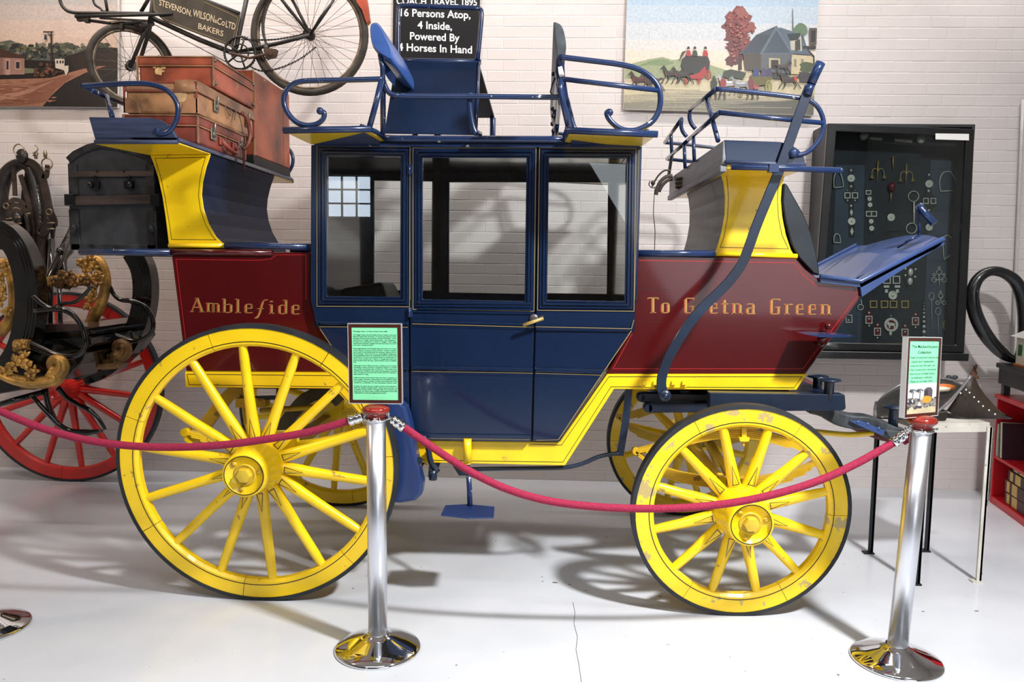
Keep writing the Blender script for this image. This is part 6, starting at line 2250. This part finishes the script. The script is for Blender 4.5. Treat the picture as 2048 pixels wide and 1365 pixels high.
# horse collar leaning against the wall
cw = [(2022, 722), (2002, 708), (1978, 680), (1958, 646), (1946, 610), (1946, 580), (1958, 556), (1980, 543), (2006, 546), (2030, 562), (2044, 590), (2050, 625), (2050, 665), (2046, 700), (2036, 720)]
rr_ = [.030, .042, .046, .046, .044, .040, .036, .032, .034, .04, .044, .046, .044, .04, .032]
m = MB().tube([at(x, y, 5.36) for x, y in cw], rr_, 14, closed=True, k=5)
zmin = min(v.z for v in m.v)
for v in m.v: v.z += (zs1 + .002 - zmin) * max(0, 1 - (v.z - zmin) / .2)
o = obj('horse_collar', m, mat('collar_leather', (20, 22, 24), .28, vary=.2, coat=.35, bump=.08))
tag(o, 'big black padded horse collar leaning on the wall above the black stool', 'horse collar')
m = MB().tube([at(x + 9, y + 1, 5.315) for x, y in cw[1:6]], .006, 6, k=4)
obj('seam', m, BLK, o)
# model cottage on the stool
hx = P0 + Dv * .42 + Nv * .05 + V((0, 0, zs1 + .001))
hs_ = thing('model_house', 'small cream model house with a green window on the black stool', 'ornament', hx)
def hb(m, a0, a1, n0, n1, z0, z1):
    vs = [hx + Dv * a + Nv * n + V((0, 0, z)) for z in (z0, z1) for a, n in ((a0, n0), (a1, n0), (a1, n1), (a0, n1))]
    return m.add(vs, [(3, 2, 1, 0), (4, 5, 6, 7), (0, 1, 5, 4), (1, 2, 6, 5), (2, 3, 7, 6), (3, 0, 4, 7)])
pxl = at(2041, 730, hx.y)
off = (pxl - hx).dot(V((1, 0, 0))) / max(.2, Dv.x)
off = max(-.3, min(.3, off))
obj('base', hb(MB(), off - .01, off + .2, -.01, .14, 0, .014), mat('terracotta', (176, 106, 64), .6), hs_)
obj('walls', hb(MB(), off, off + .19, 0, .13, .0145, .19), mat('cream_wall', (214, 208, 184), .6, vary=.06), hs_)
obj('window', hb(MB(), off + .03, off + .09, -.003, 0, .07, .14), mat('window_green', (40, 96, 56), .5), hs_)
mm_ = MB()
r0 = [hx + Dv * (off - .03) + Nv * -.03 + V((0, 0, .19)), hx + Dv * (off + .22) + Nv * -.03 + V((0, 0, .19)), hx + Dv * (off + .22) + Nv * .16 + V((0, 0, .19)), hx + Dv * (off - .03) + Nv * .16 + V((0, 0, .19))]
r1 = [hx + Dv * (off + .07) + Nv * .065 + V((0, 0, .26)), hx + Dv * (off + .12) + Nv * .065 + V((0, 0, .26))]
mm_.add(r0 + r1, [(3, 2, 1, 0), (0, 1, 5, 4), (1, 2, 5), (2, 3, 4, 5), (3, 0, 4)])
obj('roof', mm_, mat('grey_roof', (190, 188, 184), .6), hs_)
# ================================================================== BICYCLE ON THE WALL
YBK = 5.18
BKM = mat('bicycle_black', (38, 34, 31), .5, vary=.3, vscale=12, wear=(104, 74, 50), wamt=.68, wscale=24)
TYM = mat('old_rubber', (62, 56, 50), .75, vary=.2, vscale=12)
RIM = mat('rusty_rim', (120, 106, 90), .45, metal=.5, vary=.3, vscale=16)
bike = thing('bicycle', 'old black delivery bicycle with lettered frame plate hung high on the wall', 'bicycle', at(480, 200, YBK))
def B_(x, y, d=0): return at(x, y, YBK + d)
def btube(name, segs, m_=BKM, par=bike, n=8):
    m = MB()
    for pts, r in segs:
        m.tube([B_(*p) for p in pts], r, n)
    return obj(name, m, m_, par)
kpp = (B_(621, 70) - B_(620, 70)).length
def bwheel(cx, cy, R, yaw, nsp, tr, name='wheel'):
    w_ = empty(name, bike)
    c = B_(cx, cy)
    ex = V((cos(yaw), sin(yaw), 0)); ez = V((0, 0, 1)); ey = ez.cross(ex)
    pt = lambda r, a, y=0: c + ex * (r * cos(a)) + ez * (r * sin(a)) + ey * y
    N = 56
    m = MB().tube([pt(R - tr, 2 * pi * i / N) for i in range(N)], tr, 10, closed=True, flat=1, up=ey)
    obj('tyre', m, TYM, w_)
    m = MB().tube([pt(R - 2 * tr - .004, 2 * pi * i / N) for i in range(N)], .011, 8, closed=True, up=ey)
    obj('rim', m, RIM, w_)
    m = MB()
    for i in range(nsp):
        a = 2 * pi * i / nsp
        s = 1 if i % 2 else -1
        m.tube([pt(.022, a + s * 1.2, s * .022), pt(R - 2 * tr - .01, a)], .0014, 4, caps=False)
    sp_ = obj('spokes', m, mat('spoke_steel', (90, 80, 70), .4, metal=.6), w_)
    sp_['kind'] = 'stuff'
    m = MB().tube([pt(0, 0, -.045), pt(0, 0, .045)], .018, 10).tube([pt(0, 0, -.03), pt(0, 0, -.024)], .036, 12).tube([pt(0, 0, .024), pt(0, 0, .03)], .03, 12)
    obj('hub', m, BKM, w_)
    return pt
R1 = 118 * kpp
ptr = bwheel(619, 70, R1, .0, 36, .022)
ptf = bwheel(262, 132, .268, .72, 24, .020)
btube('frame', [(((311, -30), (304, 28), (301, 44)), .019), (((304, 36), (400, 80), (466, 106)), .016), (((320, -30), (407, 0), (479, 28)), .015),
                (((500, -34), (473, 92), (468, 105)), .0155), (((468, 106, -.01), (560, 86, -.035), (620, 70, -.04)), .013), (((468, 106, .01), (560, 86, .035), (620, 70, .04)), .012),
                (((532, -60, -.03), (564, 0, -.035), (617, 66, -.04)), .010), (((532, -60, .03), (585, 0, .035), (619, 66, .04)), .010), (((668, 0, -.035), (640, 36, -.04), (622, 68, -.042)), .008), (((690, -40, .035), (655, 20, .04), (622, 68, .042)), .008),
                (((468, 106, -.03), (468, 106, .03)), .024)])
btube('fork', [(((301, 42), (290, 62), (262, 131, -.05)), .013), (((303, 42, .03), (296, 70, .05), (276, 134, .06)), .013), (((278, 55, -.04), (305, 45, .03)), .022)])
# luggage carrier over the front wheel
m = MB()
m.tube(cat([B_(x, y, d) for x, y, d in ((118, -20, -.1), (121, 4, -.1), (130, 18, -.1), (146, 25, -.1), (180, 26, -.1), (300, 27, -.02))], 4), .011, 8)
m.tube(cat([B_(x, y, d) for x, y, d in ((184, -20, .1), (188, 6, .1), (200, 16, .1), (216, 24, .1), (300, 26, .1))], 4), .008, 8)
m.tube([B_(208, -20, -.0), B_(215, 24, .0)], .010, 8).tube([B_(282, 24), B_(296, 0), B_(305, -20)], .012, 8).tube([B_(150, 33, -.12), B_(345, 28, -.02)], .011, 8)
m.tube([B_(156, 38, -.1), B_(230, 48, -.05), B_(285, 44)], .010, 8).tube([B_(200, 36, .1), B_(300, 42, .1)], .008, 8)
m.px([(153, 30), (176, 30), (176, 44), (168, 44), (166, 40), (153, 41)], YBK - .11, .03).px([(226, 44), (246, 46), (244, 58), (236, 56), (228, 58)], YBK - .06, .03)
obj('carrier', m, BKM, bike)
m = MB()
N = 14
rows = []
for s in (-.032, 0, .032):
    rows.append([ptf(.268 + .016 - abs(s) * .5, radians(20 + 95 * i / N), s) for i in range(N + 1)])
obj('mudguard', MB().grid(rows, True), mat('mudguard_brown', (104, 84, 66), .5, vary=.25), bike)
rows = []
for s in (-.032, 0, .032):
    rows.append([ptr(R1 + .02 - abs(s) * .5, radians(-198 + 150 * i / 22) + radians(20), s) for i in range(23)])
rows = []
for s in (-.032, 0, .032):
    rows.append([ptr(R1 - .10 + .07 * i / 22, radians(196 - 76 * i / 22), s) for i in range(23)])
obj('mudguard', MB().grid(rows, True, thick=(0, 0, .004)), BKM, bike)
m = MB().px([(708, -20), (728, -20), (733, 4), (738, 40), (733, 46), (724, 20), (713, 4)], YBK - .03, .06)
obj('rear_flap', m, mat('orange_red_enamel', (176, 84, 62), .4, vary=.15), bike)
pl_ = obj('frame_plate', MB().px([(304, -30), (360, -30), (407, -2), (480, 32), (466, 95), (328, 42), (306, 22)], YBK - .022, .004), mat('plate_black', (50, 46, 38), .5, vary=.3, vscale=8), bike)
m = MB().line([(407, 3), (476, 35), (463, 90), (330, 39), (309, 20), (306, -20)], YBK - .0232, .003)
obj('gold_lining', m, LIN_G, pl_)
m = MB()
Yp_ = YBK - .0236
def ptext(body, x0, y0, x1, y1, h, bold=.01):
    O, E = at(x0, y0, Yp_), at(x1, y1, Yp_)
    Z = at(x0 + h * .12, y0 - h, Yp_) - O
    text_on(m, body, O, E - O, Z, bold)
ptext('STEVENSON.', 318, 10, 383, 33, 12); ptext('WILSON', 385, 32, 428, 45, 14); ptext('&', 429, 45, 434, 47, 7); ptext('Co', 434, 48, 449, 52, 13); ptext('LTD', 451, 54, 470, 60, 13); ptext('BAKERS', 396, 57, 446, 73, 11)
obj('lettering', m, mat('cream_letter', (206, 188, 158), .5, vary=0), pl_, recalc=False)
# chain set
m = MB()
cc = B_(480, 106, -.03)
rc = 31 * kpp
N = 40
m.tube([cc + V((rc * cos(2 * pi * i / N), 0, rc * sin(2 * pi * i / N))) for i in range(N)], .007, 6, closed=True)
m.tube([cc + V((rc * .55 * cos(2 * pi * i / N), 0, rc * .55 * sin(2 * pi * i / N))) for i in range(N)], .005, 6, closed=True)
for i in range(5):
    a = 2 * pi * i / 5
    m.tube([cc, cc + V((rc * cos(a), 0, rc * sin(a)))], .006, 6)
for i in range(N):
    a = 2 * pi * i / N
    m.cbox(cc + V(((rc + .006) * cos(a), 0, (rc + .006) * sin(a))), (.008, .004, .008))
obj('chainwheel', m, BKM, bike)
m = MB()
def chain(pts, n):
    P = cat([B_(x, y, -.03) for x, y in pts], 12)
    L = [(P[i] - P[i + 1]).length for i in range(len(P) - 1)]
    tot = sum(L)
    for k in range(n):
        s = tot * (k + .5) / n
        i = 0
        while i < len(L) - 1 and s > L[i]: s -= L[i]; i += 1
        p = P[i].lerp(P[i + 1], s / L[i])
        d = (P[i + 1] - P[i]).normalized()
        m.beam(p - d * tot / n * .38, p + d * tot / n * .38, .008, .011 if k % 2 else .007)
chain([(482, 79), (550, 79), (620, 66)], 44)
chain([(500, 133), (523, 142), (560, 136), (600, 118), (632, 94)], 42)
c_ = obj('chain', m, mat('chain_dark', (34, 30, 28), .5, metal=.4), bike)
c_['kind'] = 'stuff'
m = MB().tube([B_(458, 106, -.06), B_(500, 116, -.05), B_(540, 106, -.05)], .009, 8).tube([B_(540, 106, -.1), B_(540, 108, -.02)], .014, 8)
m.px([(528, 96), (552, 98), (548, 112), (530, 116)], YBK - .06, .05)
obj('crank', m, mat('rusty_brown_metal', (92, 66, 50), .6, vary=.3), bike)
m = MB().tube([B_(310, 50, -.02), B_(400, 96, -.02), B_(452, 124, -.02)], .0028, 5).tube([B_(533, 92, -.03), B_(533, 104, -.03)], .018, 10)
obj('brake_rod', m, BKM, bike)

# ================================================================== HORSE HARNESS HANGING ON THE WALL
YH = 5.45
HL = mat('harness_leather', (34, 30, 30), .42, vary=.3, vscale=12, coat=.15, bump=.15, bscale=60)
HL2 = mat('harness_strap_leather', (58, 46, 40), .48, vary=.25, vscale=12, bump=.1)
hn = thing('horse_harness', 'black leather horse harness with brass rings hanging on the wall beside the domed trunk', 'harness', at(50, 540, YH))
def H_(x, y, d=0): return at(x, y, YH + d)
m = MB().tube([H_(x, y) for x, y in ((4, 480), (-4, 440), (0, 395), (8, 358), (24, 336), (44, 328), (60, 336), (68, 365), (76, 410), (82, 455), (80, 500), (70, 545), (50, 575))], [.045, .05, .05, .05, .045, .04, .04, .045, .05, .05, .045, .04, .03], 12, k=4)
obj('collar', m, HL, hn)
m = MB()
for pts, w_ in ((((52, 322), (66, 328), (80, 345), (90, 380), (98, 420), (106, 440), (106, 452)), .05), (((84, 352), (92, 352), (94, 330)), .03), (((26, 334), (28, 370), (29, 392)), .028), (((102, 455), (104, 480), (100, 540)), .022),
                (((60, 470), (64, 520), (66, 560), (60, 600)), .06), (((92, 460), (84, 500), (88, 545)), .03), (((40, 350), (60, 420), (66, 470)), .03), (((14, 410), (26, 400), (38, 402), (50, 412)), .03), (((12, 420), (26, 410), (42, 414), (56, 426)), .03), (((12, 430), (30, 420), (46, 428)), .026)):
    m.stroke(cat([H_(x, y, -.06) for x, y in pts], 4), w_, dy=.012)
obj('strap', m, HL2, hn)
m = MB()
for pts, w_ in ((((2, 360), (10, 420), (4, 500)), .05), (((56, 345), (48, 400), (52, 470)), .045), (((70, 500), (76, 560), (74, 610)), .05), (((86, 470), (96, 500), (94, 560)), .034), (((30, 520), (44, 560), (48, 600)), .05), (((108, 452), (100, 500), (92, 530)), .018), (((60, 330), (72, 350), (84, 372), (92, 410)), .07)):
    m.stroke(cat([H_(x, y, -.03) for x, y in pts], 4), w_, dy=.012)
obj('strap', m, HL, hn)
m = MB()
m.px([(84, 444), (92, 436), (101, 440), (104, 456), (94, 472), (84, 476), (78, 466)], YH - .10, .012)
obj('blinker', m, HL, hn, bev=.003)
m = MB()
for x, y, r in ((44, 312, .045), (32, 440, .05), (20, 455, .045), (40, 470, .04), (50, 500, .045), (30, 500, .04), (76, 560, .04)):
    m.ball(H_(x, y, -.07), r, 10, sc=(1, .6, 1.1))
m.tube(cat([H_(x, y, -.08) for x, y in ((100, 440), (84, 450), (76, 462), (82, 470), (94, 464), (104, 446))], 4), .012, 8)
for pts in (((22, 440), (16, 470), (22, 500), (34, 520)), ((38, 440), (40, 470), (36, 500)), ((52, 430), (58, 460), (56, 490), (64, 520))):
    m.tube([H_(x, y, -.08) for x, y in pts], .016, 8, k=3)
obj('harness_pad', m, HL, hn)
m = MB()
def hring(x, y, r, rr=.0045):
    c = H_(x, y, -.09)
    m.tube([c + V((r * cos(2 * pi * i / 18), 0, r * sin(2 * pi * i / 18))) for i in range(18)], rr, 6, closed=True)
hring(38, 300, .038); hring(94, 328, .038); hring(98, 424, .02); hring(12, 412, .018)
for x, y in ((18, 438), (36, 436), (38, 448), (55, 428), (22, 445)):
    m.tube([H_(x - 6, y, -.1), H_(x + 6, y - 1, -.1)], .005, 6)
for x, y in ((103, 446), (103, 458)):
    m.tube([H_(x - 8, y, -.1), H_(x + 6, y, -.1)], .006, 6)
m.tube(cat([H_(x, y, -.08) for x, y in ((70, 290), (76, 298), (72, 304), (66, 312))], 3), .004, 6)
m.lathe([(.01, 0), (.012, .02), (.018, .04), (.008, .05)], H_(72, 318, -.06), (0, 0, 1), 8).lathe([(.01, 0), (.014, .03), (.008, .05)], H_(91, 316, -.06), (0, 0, 1), 8)
for k in range(14):
    m.ball(H_(76 + k * .6, 372 + k * 9, -.055), .005, 5)
m.ball(H_(44, 477, -.12), .014, 8)
obj('brass_fitting', m, mat('aged_brass', (150, 136, 112), .35, metal=.8, vary=.2), hn)

# ================================================================== GILDED STATE CARRIAGE (only its end is in view)
cwx = atz(141, 962, 0)
YCW = cwx.y
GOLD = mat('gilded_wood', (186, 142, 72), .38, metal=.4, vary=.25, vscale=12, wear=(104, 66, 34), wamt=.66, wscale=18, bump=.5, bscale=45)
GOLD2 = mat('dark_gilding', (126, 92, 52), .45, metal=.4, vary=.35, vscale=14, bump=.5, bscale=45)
GBK = mat('carriage_black', (17, 15, 15), .15, coat=.6, vary=.2)
CRD = mat('carriage_red', (196, 34, 26), .25, coat=.4, vary=.08)
sc_ = thing('state_carriage', 'ornate black and gilded state carriage with a red wheel under the horse harness', 'carriage', cwx)
PW = make_wheel(.67, 14, radians(97), .085, CRD)
root = empty('wheel', sc_)
cc = at(138, 768, YCW)
root.location = V((cc.x, YCW, .67)) - WL[sc_.name]
WL[root.name] = V((0, 0, 0))
for nm in ('tyre', 'felloe', 'spoke', 'hub'):
    mbs, mm = PW[nm]
    for mb in (mbs if isinstance(mbs, list) else [mbs]):
        obj(nm, mb, CRD if nm == 'hub' else mm, root, local=True)
# laminated C-springs
def cspring(path, Y, w0, name='c_spring'):
    P = cat([at(x, y, Y) for x, y in path], 5)
    m = MB()
    for k in range(4):
        m.stroke([p for p in P], [w0 * (1 - .24 * k)] * len(P), dy=.10 - .0)
        for i in range(len(m.v)):
            pass
        P = [p + V((0, -.004, 0)) for p in P]
    return m
m = cspring([(262, 505), (278, 535), (284, 570), (282, 610), (272, 650), (252, 690), (225, 722), (195, 742), (165, 752)], 4.95, .125)
obj('c_spring', m, GBK, sc_)
m = cspring([(-8, 462), (16, 478), (36, 510), (48, 555), (52, 605), (48, 650), (36, 695), (18, 728), (-4, 748)], 4.45, .135)
obj('c_spring', m, GBK, sc_)
def sweep(name, path, Y, r, m_, k=6, flat=1.0, par=sc_, n=10):
    return obj(name, MB().tube([at(x, y, Y) for x, y in path], r, n, k=k, flat=flat), m_, par)
# gilded framing with foliage
m = MB()
m.tube([at(x, y, 4.85) for x, y in ((176, 518), (196, 520), (206, 540), (211, 565), (208, 590), (196, 620), (178, 650), (150, 672), (110, 686), (60, 690))], [.026, .03, .036, .034, .032, .034, .034, .032, .03, .028], 10, k=5)
m.tube([at(x, y, 4.83) for x, y in ((66, 570), (110, 562), (160, 560), (212, 560))], [.032, .035, .04, .034], 10, k=4)
obj('gilded_frame', m, GOLD, sc_)
def foliage(name, spots, Y, m_, seed=1, par=sc_):
    r = random.Random(seed)
    mb = MB()
    for x, y, s in spots:
        c = at(x, y, Y - .03)
        for k in range(7):
            a = r.uniform(0, 2 * pi)
            L = s * r.uniform(.7, 1.2) * .0031
            d = V((cos(a), -.25, sin(a)))
            side = V((-sin(a), 0, cos(a)))
            p0, p1, p2 = c, c + d * L * .6 + V((0, -.012, 0)), c + d * L
            mb.tube([p0, p1, p2 + side * L * .15], [.006 + L * .12, .006 + L * .16, .003], 6, k=3, flat=.6)
        mb.ball(c + V((0, -.02, 0)), .007 + s * .0006, 8)
    return obj(name, mb, m_, par)
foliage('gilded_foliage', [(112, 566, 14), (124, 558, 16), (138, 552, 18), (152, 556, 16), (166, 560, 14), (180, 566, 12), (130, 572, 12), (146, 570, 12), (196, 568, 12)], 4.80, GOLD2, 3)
foliage('gilded_foliage', [(165, 522, 13), (176, 530, 14), (188, 534, 12), (172, 542, 12), (184, 518, 10), (196, 550, 10)], 4.82, GOLD, 5)
foliage('gilded_foliage', [(188, 590, 12), (184, 602, 14), (178, 614, 10)], 4.80, GOLD, 8)
# twisted rope moulding
m = MB()
P = cat([at(x, y, 4.70) for x, y in ((56, 680), (80, 684), (104, 686), (128, 682), (142, 674))], 8)
for s in range(2):
    m.tube([p + V((0, .017 * cos(i * .55 + s * pi), .017 * sin(i * .55 + s * pi))) for i, p in enumerate(P)], .019, 8)
obj('rope_moulding', m, GOLD, sc_)
# black body shelf
m = MB()
m.px([(60, 652), (110, 650), (150, 655), (182, 660), (184, 668), (176, 676), (60, 684)], 4.62, .55)
m.px([(40, 684), (178, 674), (182, 692), (165, 706), (40, 716)], 4.56, .62)
m.px([(0, 716), (150, 700), (175, 706), (160, 730), (130, 760), (60, 778), (-10, 790)], 4.52, .60)
m.px([(150, 700), (262, 662), (266, 678), (240, 712), (206, 742), (150, 762), (130, 752)], 4.86, .30)
obj('undercarriage', m, GBK, sc_, bev=.008, segs=2)
m = MB().px([(70, 650), (150, 648), (182, 656), (176, 660), (64, 668)], 4.60, .58)
obj('foot_shelf', m, mat('brown_gloss', (84, 64, 56), .2, coat=.5, vary=.2), sc_)
# curled iron scrolls with gilt sockets
m = MB()
m.tube([at(x, y, 4.42) for x, y in ((66, 592), (84, 608), (104, 618), (128, 620), (150, 634), (166, 660), (170, 690), (160, 708), (140, 714), (110, 710), (80, 698), (58, 688))], [.012, .013, .014, .017, .015, .014, .014, .015, .017, .02, .024, .028], 10, k=5)
m.tube([at(x, y, 4.44) for x, y in ((104, 620), (124, 608), (150, 604), (170, 588), (184, 572))], .011, 8, k=4)
m.tube([at(x, y, 4.42) for x, y in ((70, 622), (96, 620), (120, 616))], .016, 8, k=3)
obj('iron_scroll', m, GBK, sc_)
m = MB().tube([at(x, y, 4.86) for x, y in ((210, 570), (220, 574), (228, 590), (242, 600), (262, 602), (288, 612), (304, 634), (306, 658), (294, 674), (270, 682), (240, 676), (205, 664))], [.012, .012, .013, .014, .018, .015, .014, .014, .014, .016, .022, .028], 10, k=5)
obj('iron_scroll', m, GBK, sc_)
m = MB()
m.tube([at(x, y, 4.40) for x, y in ((60, 690), (46, 690), (30, 688))], [.03, .036, .026], 10, k=3)
m.tube([at(x, y, 4.85) for x, y in ((204, 664), (190, 662), (176, 660))], [.028, .036, .024], 10, k=3)
obj('gilt_socket', m, GOLD, sc_)
foliage('gilded_foliage', [(44, 690, 12), (36, 694, 10)], 4.38, GOLD, 11)
foliage('gilded_foliage', [(190, 662, 11), (182, 664, 10)], 4.84, GOLD, 12)
# carved scroll ends
def scroll(cx, cy, s, Y, tail, par=sc_, flip=1):
    m = MB()
    sp_ = []
    for i in range(26):
        a = -2.1 + i * .42
        r = s * (1 - i / 27)
        sp_.append((cx + flip * r * cos(a), cy - r * sin(a)))
    path = tail + [p for p in sp_]
    n = len(path)
    W = [at(x, y, Y) for x, y in path]
    rad = [.030 + .012 * min(1, i / max(1, len(tail))) if i < len(tail) else .040 * (1 - (i - len(tail)) / 30) + .006 for i in range(n)]
    m.tube(W, rad, 10, k=3, flat=.9)
    m.tube([p + V((0, -.03, .0)) for p in W[:len(tail) + 8]], [r * .4 for r in rad[:len(tail) + 8]], 8, k=3)
    return m
m = scroll(112, 731, 16, 4.38, [(-10, 742), (20, 756), (50, 764), (80, 766), (100, 762), (116, 758)])
obj('carved_scroll', m, GOLD, sc_)
m = scroll(240, 698, 14, 4.80, [(150, 712), (176, 722), (200, 728), (222, 728), (236, 724)])
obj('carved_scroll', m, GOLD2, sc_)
foliage('gilded_foliage', [(30, 728, 18), (44, 722, 16), (58, 736, 14), (12, 740, 16), (72, 742, 12), (50, 712, 14), (62, 752, 10)], 4.40, GOLD, 21)
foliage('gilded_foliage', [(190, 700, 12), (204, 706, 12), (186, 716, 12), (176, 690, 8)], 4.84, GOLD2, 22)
foliage('gilded_foliage', [(-6, 560, 16), (6, 548, 16), (10, 580, 14), (14, 530, 12), (2, 600, 14), (18, 620, 12)], 4.56, GOLD, 23)
m = MB().tube([at(x, y, 4.62) for x, y in ((-20, 530), (6, 528), (24, 550), (30, 590), (26, 630), (10, 655), (-14, 668))], .036, 10, k=5)
obj('gilded_frame', m, GOLD, sc_)
# pole, chain links, iron foot loops, cross bars
m = MB()
m.tube([at(148, 452, 5.15), at(118, 520, 4.95), at(60, 640, 4.7)], [.022, .03, .03], 10)
m.tube([at(140, 500, 5.1), at(124, 520, 5.0), at(128, 560, 4.95)], .03, 8, k=3)
m.tube([at(104, 480, 5.1), at(100, 560, 5.0), at(98, 700, 4.95)], .02, 8).tube([at(118, 560, 5.1), at(122, 700, 5.0)], .016, 8)
m.ball(at(120, 504, 4.96), .03, 8)
m.tube([at(-10, 812, 4.5), at(50, 795, 4.6), at(90, 784, 4.7)], .018, 8)
obj('iron_stay', m, GBK, sc_)
m = MB()
for k, (x, y) in enumerate(((78, 622), (82, 632), (84, 648))):
    c = at(x, y, 4.68)
    m.tube([c + V((.016 * cos(a), .004, .028 * sin(a))) for a in [2 * pi * i / 14 for i in range(14)]], .004, 6, closed=True)
obj('chain_link', m, BLK, sc_)
m = MB()
m.tube([at(x, y, 4.5) for x, y in ((62, 790), (84, 815), (104, 835), (118, 850), (140, 862), (170, 866), (205, 862))], [.013, .014, .018, .016, .015, .02, .008], 8, k=4)
m.tube([at(x, y, 4.7) for x, y in ((90, 778), (96, 810), (108, 838))], .018, 8, k=3)
m.tube([at(x, y, 4.7) for x, y in ((116, 776), (134, 796), (160, 812), (176, 820), (194, 834), (206, 852), (210, 860))], [.018, .014, .014, .018, .013, .012, .01], 8, k=4)
obj('foot_loop', m, GBK, sc_)
m = MB().px([(40, 768), (70, 770), (70, 780), (40, 780)], 4.50, .03)
obj('nameplate', m, GOLD2, sc_)
